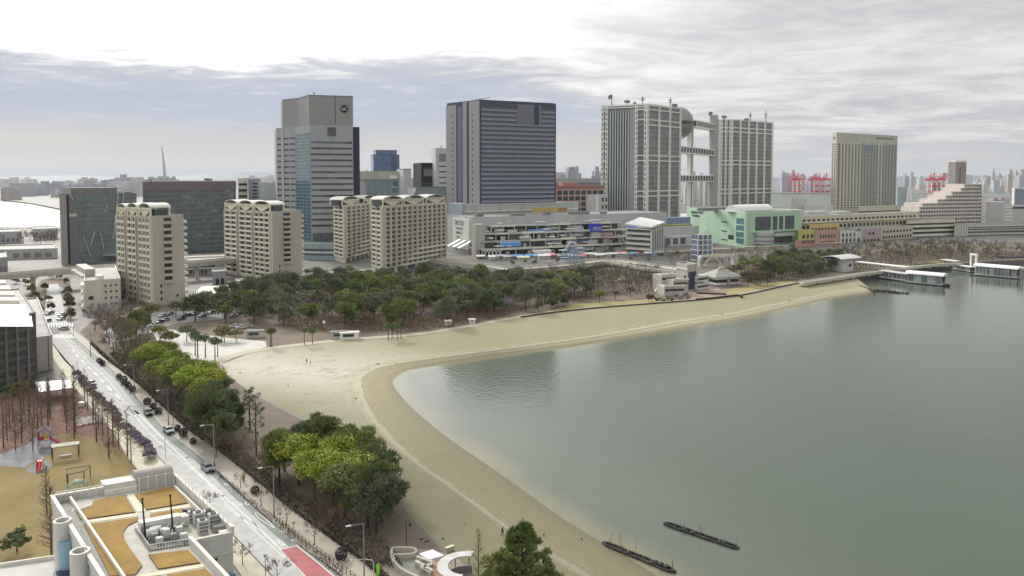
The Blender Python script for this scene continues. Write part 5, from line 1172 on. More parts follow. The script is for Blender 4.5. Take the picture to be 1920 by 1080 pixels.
    panels(k.root, f, grid(1, f.L*0.75, 9, 0.85, LAND+4.6, LAND+6.9, 1, 1), 0, 0.1, M_glz, 'window'); panels(k.root, f, grid(1, f.L*0.6, 7, 0.7, LAND+0.5, LAND+3, 1, 1), 0, 0.1, M_glz2, 'window')
    k = front('arched_annex', 'small lilac annex with two dark arched openings at the school end', 'annex', 398, 425, 424, 430, 14, 511, mat('lilac_render', (0.36, 0.35, 0.37)))
    f = k.R
    for c in (0.35, 0.72):
        w_ = f.L*0.13; pts = [(f.L*c-w_, LAND), (f.L*c+w_, LAND)]+[(f.L*c+w_*cos(t), LAND+3+w_*sin(t)) for t in lin(0, pi, 9)]
        vs = [f.p3(a, 0.1, z) for a, z in pts]+[f.p3(a, 0, z) for a, z in pts]; nn = len(pts)
        MB().add(vs, [tuple(range(nn))]+[(i, (i+1) % nn, nn+(i+1) % nn, nn+i) for i in range(nn)]).build('arched_opening', M_glz, k.root)
    zt = LAND+6.5; q = [G(360, 552.5, zt), G(458, 546, zt), G(452, 533, zt), G(378, 537, zt)]; c = sum(q, Vector((0, 0)))/4
    t = thing('white_roof_hall', 'low hall with a broad plain off-white roof among the trees', 'hall', (c.x, c.y, LAND))
    qi = [p+(c-p)*0.06 for p in q]; MB().prism(qi, LAND, zt-0.5).build('wall', M_conc, t); MB().prism(q, zt-0.5, zt).build('roof', mat('off_white_roof', (0.66, 0.64, 0.55), var=0.05), t)
    fw = wall(qi[0], qi[1], c); 
    for a in lin(3, fw.L-3, 6): MB().box(fw, a-1, a+1, 0, 0.08, LAND+1, LAND+4).build('window', M_glz, t)
    k = front('small_white_house', 'small white roofed house between the hall and the second apartment block', 'house', 442, 385, 466, 388, 9, 529, M_cream, roof=M_wht)
    panels(k.root, k.R, grid(0.5, k.R.L-0.5, 3, 0.5, LAND+1, LAND+3, 1, 1), 0, 0.06, M_glz, 'window')
    k = front('long_cream_house', 'long low cream house with small windows half hidden by trees', 'house', 452, 352, 505, 358, 10, 553, M_cream)
    panels(k.root, k.R, grid(0.5, k.R.L-0.5, 6, 0.45, LAND+1.2, LAND+3, 1, 1), 0, 0.06, M_glz, 'window')
    k = front('pale_roof_house', 'house with a pale pinkish low roof beside the second apartment block', 'house', 498, 372, 526, 376, 10, 541, M_conc, roof=M_wht)
    panels(k.root, k.R, grid(0.5, k.R.L-0.5, 3, 0.5, LAND+1, LAND+3, 1, 1), 0, 0.06, M_glz, 'window')
    k = front('terrace_podium', 'low stepped podium with planted roof in front of the wide cream slab', 'podium', 590, 445, 700, 462, 14, 512, M_conc)
    bands(k, k.R, LAND+0.6, k.zt-0.4, 1, 0.5, M_glz)
    k = front('round_podium', 'pale curved podium wall with dark openings below the wide cream slab', 'podium', 700, 440, 835, 470, 8, 521, mat('pale_sand_render', (0.50, 0.47, 0.40)))
    panels(k.root, k.R, grid(1, k.R.L-1, 12, 0.5, LAND+0.4, k.zt-0.5, 1, 1), 0, 0.1, M_glz2, 'opening')
left_side()
for nm, lab, x0, x1, Y, yt, colm in (('flat_warehouse', 'wide flat warehouse with pale roof beyond the elevated track', -30, 108, 560, 469, M_conc), ('grey_shed', 'long grey shed with a dark door at the far left shore', -20, 40, 700, 436, M_grey), ('beige_depot', 'small beige depot with a pale roof beside the channel', 62, 108, 740, 430, M_lgrey), ('lilac_workshop', 'lilac workshop with pitched roof at the picture edge beyond the track', -30, 14, 470, 486, mat('lilac_render', (0, 0, 0)))):
    k = front(nm, lab, 'warehouse', x0, Y, x1, Y+15, 45, yt, colm)
    panels(k.root, k.R, grid(k.R.L*0.2, k.R.L*0.95, 5, 0.6, LAND+1, LAND+4.5, 1, 1), 0, 0.1, M_dgrey, 'loading_door')
# elevated railway and road
def viaduct(name, label, pts, z, wdt, m, hgt=1.8, par=1.1, every=26):
    L = resample(cr([G(x, y, z) for x, y in pts], 8), 40); a = offset(L, -wdt/2); b_ = offset(L, wdt/2)
    c = L[len(L)//2]; t = thing(name, label, 'viaduct', (c.x, c.y, LAND))
    def sweep(A, B_, z0, z1, nm, mm):
        o = thick_ribbon(nm, A, B_, z0, z1, mm); o.data.transform(Matrix.Translation(-Vector(t.location))); o.parent = t; return o
    sweep(a, b_, z-hgt, z, 'deck', m)
    for s_ in (-1, 1): sweep(offset(L, s_*wdt/2-0.2), offset(L, s_*wdt/2+0.2), z-0.2, z+par, 'side_wall', mat('pale_parapet', (0.46, 0.45, 0.38), var=0.12, streak=True))
    acc = 0
    for i in range(1, len(L)):
        acc += (L[i]-L[i-1]).length
        if acc > every:
            acc = 0; p = L[i]; d = (L[i]-L[i-1]).normalized(); f = Fr(p, d, (-d.y, d.x))
            MB().box(f, -0.9, 0.9, -1.2, 1.2, LAND, z-hgt-0.9).box(f, -1.0, 1.0, -wdt*0.42, wdt*0.42, z-hgt-0.9, z-hgt).build('pier', M_conc, t)
    return t
viaduct('elevated_track', 'elevated concrete railway crossing behind the low cream apartment house', [(-60, 521), (0, 517), (110, 508), (225, 499), (345, 494), (440, 486)], 13, 9, M_conc)
viaduct('ramp_viaduct', 'elevated concrete ramp descending right of the wide cream apartment slab', [(815, 486), (840, 490), (900, 498), (945, 506)], 9, 8, M_conc)
viaduct('shore_road_viaduct', 'broad low road deck in front of the seaside mall terraces', [(945, 508), (1010, 502), (1070, 497), (1140, 489), (1200, 496), (1290, 509)], 6.5, 11, M_conc, par=0.9)
t = viaduct('park_footbridge', 'pale covered footbridge leading from the mall down to the beach tower', [(1135, 492), (1200, 503), (1262, 512)], 8.5, 3.2, M_lgrey, hgt=0.8)
# ---------------------------------------------------------------- far shore: cranes, mast, low town
def crane_proto():
    Y = 3350; s = 1.0; t = thing('gantry_crane', 'red and white quay crane with its boom lowered', 'container crane', (0, 0, LAND), 'quay cranes on the far shore')
    red = mat('crane_red', (0.60, 0.03, 0.07), var=0.1); wh = mat('crane_white', (0.72, 0.66, 0.65))
    f = Fr((0, 0), (1, 0), (0, 1))
    for x in (-13, 13):
        for y in (-9, 9): MB().box(f, x-2.4, x+2.4, y-2, y+2, LAND, LAND+48).build('leg', wh, t)
    MB().box(f, -15, 15, -11, 11, LAND, LAND+8).build('sill_beam', red, t); MB().box(f, -15, 15, -11, 11, LAND+23, LAND+29).build('portal_beam', red, t)
    MB().box(f, -34, 44, -4, 4, LAND+46, LAND+54).build('boom', red, t); MB().box(f, -12, -2, -5, 5, LAND+53, LAND+59).build('machinery_house', red, t)
    MB().tube((4, 0, LAND+53), (8, 0, LAND+76), 1.6, n=5).tube((14, 0, LAND+53), (8, 0, LAND+76), 1.4, n=5).tube((8, 0, LAND+76), (40, 0, LAND+54), 0.8, n=4).tube((8, 0, LAND+76), (-26, 0, LAND+54), 0.8, n=4).build('apex_frame', red, t)
    return t
cr0 = crane_proto(); first = True
for lab, px, Y, rz in (('red and white quay crane standing alone at left of the far group', 1494, 3350, 0.5), ('red and white quay crane, second in the close packed trio', 1527, 3340, 0.3), ('red and white quay crane, first in the close packed trio', 1536, 3380, 0.9), ('red and white quay crane touching the beige hotel edge', 1547, 3345, 0.4), ('quay crane with long red boom left of the slim hotel tower', 1748, 3250, 0.1), ('quay crane with red boom beside the slim hotel tower', 1766, 3240, 0.15), ('quay crane with red boom half hidden by the slim hotel tower', 1780, 3280, 0.2)):
    o = cr0 if first else copy_tree(cr0); first = False
    p = AX(px, Y, 20); o.location = (p.x, p.y, LAND); o.rotation_euler = (0, 0, rz+0.25); o['label'] = lab; o.scale = (1.12, 1.12, 1.12)
t = thing('leaning_mast', 'tall slender white mast leaning left above the broad dark office', 'mast', (*AX(309, 2500, 20), LAND))
MB().path([P(309.5, 336, 2500), P(307.5, 312, 2500), P(303.5, 276, 2500), P(303, 273, 2500)], [5.5, 4.4, 1.6, 0.4], 8).build('shaft', mat('mast_white', (0.50, 0.51, 0.50)), t)
MB().path([P(312, 340, 2502), P(309.8, 322, 2502), P(306, 296, 2502)], [2.0, 1.6, 0.6], 6).build('stay', mat('mast_dark', (0.16, 0.17, 0.18)), t)
rng = random.Random(77); far_cols = [(0.42, 0.44, 0.47), (0.50, 0.50, 0.50), (0.36, 0.36, 0.40), (0.44, 0.40, 0.38), (0.30, 0.32, 0.36), (0.58, 0.58, 0.56)]
def far_block(px, Y, wpx, ytop, dep=None, label=None, name='distant_building', group='low buildings on the far shore', mcol=None):
    s = Y/FPX; w_ = wpx*s; p = AX(px, Y, 20); zt = z_at(ytop, Y); d = dep or w_*rng.uniform(0.6, 1.4); f = Fr(p, (cos(rng.uniform(-0.3, 0.3)), sin(rng.uniform(-0.3, 0.3))), (0, 1))
    f = Fr(p, f.u, (-f.u.y, f.u.x))
    mb = MB().box(f, -w_/2, w_/2, 0, d, LAND-0.4, zt)
    if rng.random() < 0.6: mb.box(f, -w_*rng.uniform(0.1, 0.4), w_*rng.uniform(0.05, 0.4), d*0.2, d*0.7, zt, zt+rng.uniform(0.08, 0.25)*(zt-LAND))
    c = mcol or rng.choice(far_cols)
    o = mb.build(name, mat('far_%02d%02d%02d' % tuple(int(v*99) for v in c), c, var=0.12, scale=0.05, streak=True), loc=(p.x, p.y+d/2, LAND))
    tag(o, label or 'small blurred building in the far low town', 'building', group); return o
for i in range(46): far_block(rng.uniform(0, 265), rng.uniform(2150, 3300), rng.uniform(6, 34), rng.uniform(340, 357), label='low pale warehouse on the shore beyond the white channel', name='far_warehouse', group='warehouses beyond the channel')
for i in range(54): far_block(rng.uniform(0, 520), rng.uniform(3600, 7000), rng.uniform(4, 26), rng.uniform(332, 344), label='tiny hazy building on the horizon above the dark offices', group='hazy buildings above the dark offices')
for i in range(12): far_block(rng.uniform(675, 835), rng.uniform(1900, 3200), rng.uniform(5, 16), rng.uniform(322, 338), label='blurred low building in the gap left of the navy slab', group='buildings in the gap left of the navy slab')
for i in range(14): far_block(rng.uniform(1043, 1128), rng.uniform(1800, 3500), rng.uniform(5, 18), rng.uniform(319, 334), label='blurred pale building in the gap right of the navy slab', group='buildings in the gap right of the navy slab')
for i in range(10): far_block(rng.uniform(1276, 1330), rng.uniform(1500, 2600), rng.uniform(6, 16), rng.uniform(330, 352), label='pale low building glimpsed between the two lattice towers', group='buildings between the lattice towers')
for i in range(22): far_block(rng.uniform(1452, 1562), rng.uniform(3420, 4200), rng.uniform(5, 17), rng.uniform(324, 344), label='bluish warehouse behind the red cranes', group='warehouses behind the red cranes', mcol=rng.choice([(0.36, 0.37, 0.46), (0.44, 0.45, 0.52), (0.30, 0.28, 0.36), (0.45, 0.25, 0.30)]))
for i in range(34): far_block(rng.uniform(1686, 1925), rng.uniform(3000, 6500), rng.uniform(4, 15), rng.uniform(322, 350), label='small hazy city building right of the beige hotel', group='hazy city right of the beige hotel')
for px, yt, wp in ((1863, 322, 5), (1876, 328, 5), (1853, 334, 7), (1700, 330, 9), (1712, 332, 6), (1890, 334, 8), (1910, 338, 12)): far_block(px, 5200, wp, yt, label='slim hazy tower rising over the far right city', name='distant_tower', group='hazy towers over the far city', mcol=(0.36, 0.38, 0.40))
for i in range(14): far_block(rng.uniform(1730, 1900), rng.uniform(1250, 1500), rng.uniform(6, 20), rng.uniform(362, 378), label='small mixed building by the canal behind the stepped hotel', group='buildings by the canal behind the stepped hotel', mcol=rng.choice([(0.34, 0.32, 0.42), (0.5, 0.47, 0.44), (0.40, 0.28, 0.32), (0.55, 0.55, 0.52)]))
# ================================================================== plants
def leafmat(name, dark, light, scale=0.35, rnd=0.28):
    m, nt_, b = new_mat(name)
    geo = nt_.nodes.new('ShaderNodeNewGeometry')
    n = nt_.nodes.new('ShaderNodeTexNoise'); n.inputs['Scale'].default_value = scale; n.inputs['Detail'].default_value = 6; n.inputs['Roughness'].default_value = 0.7
    lk(nt_, geo.outputs['Position'], n.inputs['Vector'])
    r = nt_.nodes.new('ShaderNodeValToRGB'); r.color_ramp.elements[0].position = 0.34; r.color_ramp.elements[1].position = 0.66
    r.color_ramp.elements[0].color = (*dark, 1); r.color_ramp.elements[1].color = (*light, 1)
    lk(nt_, n.outputs['Fac'], r.inputs['Fac'])
    oi = nt_.nodes.new('ShaderNodeObjectInfo'); hs = nt_.nodes.new('ShaderNodeHueSaturation')
    mr = nt_.nodes.new('ShaderNodeMapRange'); mr.inputs['To Min'].default_value = 1-rnd; mr.inputs['To Max'].default_value = 1+rnd
    lk(nt_, oi.outputs['Random'], mr.inputs['Value']); lk(nt_, mr.outputs[0], hs.inputs['Value'])
    mu = nt_.nodes.new('ShaderNodeMath'); mu.operation = 'MULTIPLY'; mu.inputs[1].default_value = 13.7; fc = nt_.nodes.new('ShaderNodeMath'); fc.operation = 'FRACT'
    lk(nt_, oi.outputs['Random'], mu.inputs[0]); lk(nt_, mu.outputs[0], fc.inputs[0])
    m2 = nt_.nodes.new('ShaderNodeMapRange'); m2.inputs['To Min'].default_value = 0.485; m2.inputs['To Max'].default_value = 0.515; lk(nt_, fc.outputs[0], m2.inputs['Value']); lk(nt_, m2.outputs[0], hs.inputs['Hue'])
    lk(nt_, r.outputs['Color'], hs.inputs['Color']); lk(nt_, hs.outputs['Color'], b.inputs['Base Color'])
    b.inputs['Roughness'].default_value = 0.75; b.inputs['Specular IOR Level'].default_value = 0.2
    MATS[name] = m; return m
L_pine = leafmat('pine_needles', (0.080, 0.108, 0.046), (0.175, 0.215, 0.092))
L_pine2 = leafmat('bluish_pine_needles', (0.105, 0.122, 0.075), (0.20, 0.225, 0.135))
L_bright = leafmat('bright_leaves', (0.145, 0.19, 0.020), (0.32, 0.38, 0.050))
L_mid = leafmat('mid_green_leaves', (0.115, 0.15, 0.042), (0.24, 0.275, 0.085))
L_olive = leafmat('olive_leaves', (0.14, 0.135, 0.06), (0.24, 0.225, 0.10))
L_brown = leafmat('bare_twigs', (0.115, 0.090, 0.070), (0.175, 0.140, 0.110), rnd=0.15)
L_dusk = leafmat('dusky_twigs', (0.075, 0.066, 0.054), (0.125, 0.11, 0.09), rnd=0.15)
L_red = leafmat('reddish_twigs', (0.150, 0.090, 0.060), (0.235, 0.150, 0.105), rnd=0.15)
L_mauve = leafmat('mauve_twigs', (0.21, 0.185, 0.225), (0.34, 0.305, 0.355), rnd=0.15)
M_bark = mat('bark', (0.060, 0.048, 0.038), var=0.3, scale=2.0, rough=0.95)
M_bark2 = mat('grey_bark', (0.12, 0.10, 0.085), var=0.3, scale=2.0, rough=0.95)
def rdir(rng):
    z = rng.uniform(-1, 1); t = rng.uniform(0, 2*pi); r = sqrt(1-z*z); return Vector((r*cos(t), r*sin(t), z))
def leaf(mb, p, n, s, rng, asp=1.0):
    x = n.orthogonal().normalized(); a = rng.uniform(0, 2*pi); y = n.cross(x); x, y = x*cos(a)+y*sin(a), y*cos(a)-x*sin(a)
    x = x*s*0.5; y = y*s*0.5*asp; k = len(mb.v)
    mb.v += [tuple(p-x), tuple(p-y*0.9), tuple(p+x), tuple(p+y*0.9)]; mb.f.append((k, k+1, k+2, k+3))
def needle(mb, p, d, s, wd, rng):
    x = d.orthogonal().normalized(); a = rng.uniform(0, pi); x = (x*cos(a)+d.cross(x)*sin(a))*wd*0.5; k = len(mb.v)
    mb.v += [tuple(p-x), tuple(p+x), tuple(p+d*s)]; mb.f.append((k, k+1, k+2))
def puff(mb, c, R, n, s, rng, kind='leaf', up=0.35):
    for _ in range(n):
        d = rdir(rng); rr = rng.random()**0.4
        p = Vector((c[0]+d.x*R[0]*rr, c[1]+d.y*R[1]*rr, c[2]+d.z*R[2]*rr))
        if kind == 'leaf': leaf(mb, p, (d*0.7+rdir(rng)*0.8+Vector((0, 0, up))).normalized(), s*rng.uniform(0.6, 1.3), rng)
        else: needle(mb, p, (d*0.8+Vector((0, 0, 0.55))+rdir(rng)*0.45).normalized(), s*rng.uniform(0.7, 1.4), s*0.42, rng)
def raw(mb, name, m, smooth=False):
    me = bpy.data.meshes.new(name); me.from_pydata(mb.v, [], mb.f); me.materials.append(m)
    if smooth: me.polygons.foreach_set('use_smooth', [True]*len(me.polygons))
    me.update(); return me
def limbs(mb, H, r, rng, n, z0, z1, reach, rise=0.5, lean=(0, 0), straight=False):
    top = Vector((lean[0], lean[1], H)); mid = Vector((lean[0]*0.35+(0 if straight else rng.uniform(-.25, .25)), lean[1]*0.35+(0 if straight else rng.uniform(-.25, .25)), H*0.5))
    pts = [Vector((0, 0, -0.3)), Vector((lean[0]*.1, lean[1]*.1, H*0.22)), mid, Vector((lean[0]*.7, lean[1]*.7, H*0.78)), top]
    mb.path(pts, [r*1.25, r, r*0.75, r*0.45, r*0.12], 6); ends = []
    for i in range(n):
        t = z0+(z1-z0)*(i+rng.random()*0.7)/n; z = H*t
        j = min(3, max(1, int(t*4))); a = rng.uniform(0, 2*pi); L_ = reach*rng.uniform(0.6, 1.1)*(1-0.45*max(0, (t-0.5)))
        p0 = Vector((lean[0]*t, lean[1]*t, z)); p1 = p0+Vector((cos(a), sin(a), rise*0.6))*L_*0.5; p2 = p0+Vector((cos(a)*1.0, sin(a)*1.0, rise))*L_
        mb.path([p0, p1, p2], [r*0.32, r*0.2, r*0.07], 4); ends.append(p2)
    return ends
def proto_pine(seed, H, R, nc, nl, s, wide=1.0):
    rng = random.Random(seed); tb, cb = MB(), MB(); lean = (rng.uniform(-0.8, 0.8), rng.uniform(-0.8, 0.8))
    ends = limbs(tb, H*0.95, H*0.022, rng, nc-2, 0.34, 0.92, R*0.78, 0.25, lean)
    for i, e in enumerate(ends+[Vector((lean[0], lean[1], H*0.90)), Vector((lean[0]*0.8, lean[1]*.8, H*0.78))]):
        q = R*rng.uniform(0.30, 0.48)*wide; puff(cb, e+Vector((0, 0, q*0.1)), (q, q, q*0.62), nl//nc, s, rng, 'needle')
    return raw(tb, 'trunk', M_bark), raw(cb, 'crown', L_pine)
def proto_broad(seed, H, R, nc, nl, s, low=0.36):
    rng = random.Random(seed); tb, cb = MB(), MB()
    limbs(tb, H*0.85, H*0.024, rng, 9, 0.28, 0.8, R*0.75, 0.6)
    for i in range(nc):
        d = rdir(rng); d.z = abs(d.z)*1.0-0.25; rr = rng.uniform(0.45, 0.82)
        c = Vector((d.x*R*rr, d.y*R*rr, H*low+H*(1-low)*0.42+d.z*H*(1-low)*0.50*rr)); q = R*rng.uniform(0.24, 0.42)
        puff(cb, c, (q, q, q*0.72), nl//nc, s, rng)
    return raw(tb, 'trunk', M_bark), raw(cb, 'crown', L_mid)
def proto_bare(seed, H, R, nb, s, conical=False):
    rng = random.Random(seed); tb, cb = MB(), MB()
    if conical:
        tb.path([Vector((0, 0, -.3)), Vector((0, 0, H*0.4)), Vector((0, 0, H))], [H*0.016, H*0.011, 0.02], 6)
        for i in range(nb):
            t = 0.16+0.82*i/nb; a = rng.uniform(0, 2*pi); L_ = R*(1.05-t)*rng.uniform(0.6, 1.1)+0.25; z = H*t
            e = Vector((cos(a)*L_, sin(a)*L_, z+L_*0.75)); cb.path([Vector((0, 0, z)), e], [0.045, 0.012], 3)
            for _ in range(9): 
                u = rng.uniform(0.25, 1); p = Vector((0, 0, z)).lerp(e, u); needle(cb, p, (rdir(rng)+Vector((cos(a), sin(a), 0.9))).normalized(), s*rng.uniform(0.6, 1.2), 0.05, rng)
    else:
        ends = limbs(tb, H*0.55, H*0.02, rng, nb, 0.45, 1.0, R*0.75, 0.85)
        for e in ends+[Vector((0, 0, H*0.6))]:
            for _ in range(6):
                d = (Vector((e.x, e.y, 0)).normalized()*0.7 if e.length > 0.1 and hypot(e.x, e.y) > .1 else Vector((0, 0, 0)))+rdir(rng)*0.7+Vector((0, 0, 0.8)); d.normalize(); q = e+d*R*rng.uniform(0.3, 0.6)
                cb.path([e, q], [0.05, 0.015], 3)
                for _ in range(7): needle(cb, e.lerp(q, rng.uniform(0.3, 1)), (d+rdir(rng)*0.8).normalized(), s*rng.uniform(0.6, 1.3), 0.055, rng)
    return raw(tb, 'trunk', M_bark2), raw(cb, 'crown', L_brown)
def proto_palm(seed, H):
    rng = random.Random(seed); tb, cb = MB(), MB()
    tb.path([Vector((0, 0, -.2)), Vector((0.1, 0, H*.5)), Vector((0, 0, H*0.8))], [0.2, 0.15, 0.13], 6)
    for i in range(6):
        a = i*pi/3+rng.uniform(-.3, .3); q = Vector((cos(a)*H*.16, sin(a)*H*.16, H*0.80+rng.uniform(-.3, .5))); tb.path([Vector((0, 0, H*.72)), q], [0.08, 0.04], 4)
        puff(cb, q+Vector((0, 0, .3)), (H*.14, H*.14, H*.09), 70, 0.5, rng, 'needle')
    puff(cb, Vector((0, 0, H*.93)), (H*.16, H*.16, H*.1), 120, 0.5, rng, 'needle')
    return raw(tb, 'trunk', M_bark), raw(cb, 'crown', L_pine)
TCNT = 0
def plant_tree(name, pr, xy, label, cat='tree', group=None, sc=1.0, lm=None, rng=random, z=LAND, zs=1.0):
    t = thing(name, label, cat, (xy[0], xy[1], z), group)
    t.rotation_euler = (0, 0, rng.uniform(0, 6.28)); t.scale = (sc, sc, sc*zs)
    for me in pr:
        o = bpy.data.objects.new(me.name.split('.')[0], me); C.objects.link(o); o.parent = t
        if lm is not None and me.name.startswith('crown'):
            o.material_slots[0].link = 'OBJECT'; o.material_slots[0].material = lm
    return t
NP = [proto_pine(10+i, 10.5, 4.2, 26, 6500, 0.62) for i in range(4)]
NB = [proto_broad(20+i, 9.5, 4.4, 54, 9500, 0.31) for i in range(4)]
FP_ = [proto_pine(30+i, 9.0, 4.0, 15, 1500, 0.95, 1.1) for i in range(5)]
FB_ = [proto_broad(40+i, 8.5, 4.2, 24, 1500, 0.62) for i in range(4)]
BT = [proto_bare(50+i, 8.0, 3.4, 11, 0.7) for i in range(4)]
BC = [proto_bare(60+i, 12.0, 2.3, 90, 0.6, True) for i in range(4)]
BS = [proto_bare(95+i, 12.0, 1.7, 46, 0.5, True) for i in range(3)]
SB = [proto_broad(70+i, 2.5, 1.2, 16, 1000, 0.26, -0.02) for i in range(3)]
def proto_ball(seed, R):
    r_ = random.Random(seed); tb, cb = MB(), MB(); tb.tube((0, 0, -.1), (0, 0, R*.8), .07, .05, 6)
    for _ in range(520): d = rdir(r_); leaf(cb, Vector((d.x*R, d.y*R, R*1.05+d.z*R*1.02))*r_.uniform(.93, 1.02), (d+rdir(r_)*.5).normalized(), r_.uniform(.16, .3), r_)
    return raw(tb, 'trunk', M_bark), raw(cb, 'crown', L_mid)
RB = [proto_ball(90+i, 0.85) for i in range(2)]
PM = [proto_palm(80+i, 7.0) for i in range(2)]
rng = random.Random(1234)
def many(name, protos, pts, label, group, lms, sc=(0.85, 1.15), zs=(0.9, 1.1), cat='tree'):
    for x, y in pts: plant_tree(name, rng.choice(protos), (x, y), label, cat, group, rng.uniform(*sc), rng.choice(lms) if lms else None, rng, zs=rng.uniform(*zs))
px = lambda L: [G(x, y) for x, y in L]
# roadside grove, far half
many('broadleaf_tree', NB, px([(285, 702), (306, 694), (298, 728), (328, 716), (334, 744), (352, 732), (361, 762), (383, 752), (388, 774), (316, 712), (345, 752), (372, 738), (400, 765), (322, 735), (277, 715)]), 'bright yellow-green rounded tree in the first roadside grove', 'bright trees of the first roadside grove', [L_bright], (1.05, 1.3))
many('pine_tree', NP, px([(398, 766), (410, 784), (418, 802), (428, 826), (394, 800), (404, 822), (420, 846), (382, 812), (370, 800), (402, 842), (388, 830), (244, 640), (256, 632), (268, 622)]), 'dark green pine at the edge of the first roadside grove', 'pines of the first roadside grove', [L_pine, L_pine, L_mid], (0.75, 0.95))
many('bare_tree', BT, px([(205, 646), (218, 655), (236, 664), (249, 689), (262, 703), (226, 645), (270, 727), (286, 747), (301, 761), (240, 680), (318, 772), (254, 655), (212, 668), (330, 785), (232, 650), (222, 630), (236, 636), (250, 650), (262, 668), (274, 690), (230, 676), (244, 700), (200, 632), (212, 622), (345, 800), (278, 738), (292, 756), (264, 720)]), 'leafless brown tree on the road side of the first grove', 'leafless trees of the first roadside grove', [L_brown, L_olive, L_dusk], (1.1, 1.4))
# roadside grove, near half
many('broadleaf_tree', NB, px([(560, 910), (590, 938), (624, 948), (602, 905), (640, 918), (660, 948), (690, 962), (648, 976), (612, 925), (675, 935)]), 'bright green rounded tree in the nearer roadside grove', 'bright trees of the nearer roadside grove', [L_bright, L_mid, L_bright], (1.0, 1.2))
many('pine_tree', NP, px([(534, 884), (570, 880), (524, 906), (608, 880), (640, 886), (664, 900), (688, 918), (706, 946), (716, 978), (706, 1000), (690, 990)]), 'spiky dark pine on the beach side of the nearer grove', 'pines of the nearer roadside grove', [L_pine, L_pine2, L_mid], (0.85, 1.02))
many('bare_tree', BT, px([(478, 905), (500, 925), (585, 968), (600, 985), (425, 858), (618, 985), (455, 880), (405, 860), (640, 1010)]), 'small leafless tree between the roadside groves and the promenade', 'leafless trees by the promenade hedge', [L_brown, L_red], (0.6, 0.9))
# single trees one can point at
def proto_cone(seed, H, R, nl):
    r_ = random.Random(seed); tb, cb = MB(), MB(); tb.path([Vector((0, 0, -.3)), Vector((.1, 0, H*.5)), Vector((0, 0, H*.98))], [H*.02, H*.012, .03], 6)
    for i in range(95):
        t = .12+.88*(i/95)**.85; a = r_.uniform(0, 6.28); L_ = R*(1-t)**.75*r_.uniform(.55, 1.08)+.15; z = H*t; e = Vector((cos(a)*L_, sin(a)*L_, z+L_*.28)); tb.path([Vector((0, 0, z)), e], [.06, .02], 4)
        q = .34+.5*(1-t)*r_.uniform(.7, 1.2); puff(cb, e, (q, q, q*.62), nl//95, .5, r_, 'needle')
        puff(cb, e*.6+Vector((0, 0, z*.4)), (q*.8, q*.8, q*.5), nl//190, .5, r_, 'needle')
    return raw(tb, 'trunk', M_bark), raw(cb, 'crown', L_pine)
plant_tree('pine_tree', proto_cone(5, 12.6, 6.4, 9500), G(980, 1152), 'big bushy light green pine nearest the camera at the bottom of the beach', sc=1.0, lm=leafmat('fresh_pine_needles', (0.105, 0.135, 0.035), (0.25, 0.29, 0.085), rnd=0.02), rng=rng)
plant_tree('pine_tree', NP[2], G(1035, 1160), 'smaller pine on the water side of the big bushy beach pine', sc=0.62, lm=L_mid, rng=rng)
plant_tree('pine_tree', NP[3], G(938, 1150), 'low spreading pine on the land side of the big bushy beach pine', sc=0.72, lm=MATS['fresh_pine_needles'], rng=rng)
plant_tree('conifer', BC[0], G(897, 1098), 'thin sparse conifer next to the big bushy beach pine', sc=0.62, lm=L_olive, rng=rng, zs=1.15)
def thin_pine(bx, by, ty, label, seed):
    r_ = random.Random(seed); b0 = G(bx, by); s_ = b0.y/FPX; H = (by-ty)*s_; tb, cb = MB(), MB()
    tb.path([Vector((0, 0, -.3)), Vector((0.1, 0, H*.5)), Vector((-0.05, 0, H*.97))], [0.2, 0.14, 0.03], 6)
    for i in range(30):
        t = 0.36+0.62*i/30; a = r_.uniform(0, 6.28); L_ = (1.25-t)*2.2*r_.uniform(.5, 1.1)+.3; p = Vector((0, 0, H*t)); e = p+Vector((cos(a)*L_, sin(a)*L_, L_*0.25)); tb.path([p, e], [0.05, 0.02], 4)
        puff(cb, e, (0.42, 0.42, 0.26), 24, 0.42, r_, 'needle')
    plant_tree('slender_pine', (raw(tb, 'trunk', M_bark), raw(cb, 'crown', L_pine)), b0, label, rng=r_)
thin_pine(469, 806, 724, 'slender tall pine on the sand, the shorter of a pair', 3); thin_pine(481, 856, 733, 'slender tall pine on the sand, the longer trunked of a pair', 4)
plant_tree('broadleaf_tree', SB[1], G(32, 1034), 'dark round evergreen standing alone on the tan lawn', sc=1.9, lm=L_pine, rng=rng)
for (x, y, s_, lab) in ((97, 1050, 1.0, 'thin leafless tree close to the school roof turrets'), (88, 965, 0.75, 'thin leafless tree further out on the tan lawn'), (205, 862, 0.62, 'leafless tree left of the road side path'), (455, 1060, 0.55, 'leafless tree by the corner of the roof garden school'), (520, 1100, 0.6, 'leafless street tree beside the red lane'), (393, 958, 0.5, 'leafless tree between the roof garden and the road')):
    plant_tree('bare_tree', BC[1] if s_ > 0.7 else BT[1], G(x, y), lab, sc=s_, lm=L_brown, rng=rng)
for (x, y, s_, lab) in ((451, 914, 0.36, 'first small leafless tree of the promenade row, near the parked cars'), (490, 948, 0.42, 'small leafless promenade tree beside a round shrub'), (537, 985, 0.48, 'forked leafless promenade tree above the fence end'), (590, 1022, 0.50, 'leafless promenade tree with straight trunk, nearest the camera')):
    plant_tree('street_tree', BT[2], G(x, y, LAND+.17), lab, sc=s_*1.15, lm=L_red, rng=rng, z=LAND+.17)
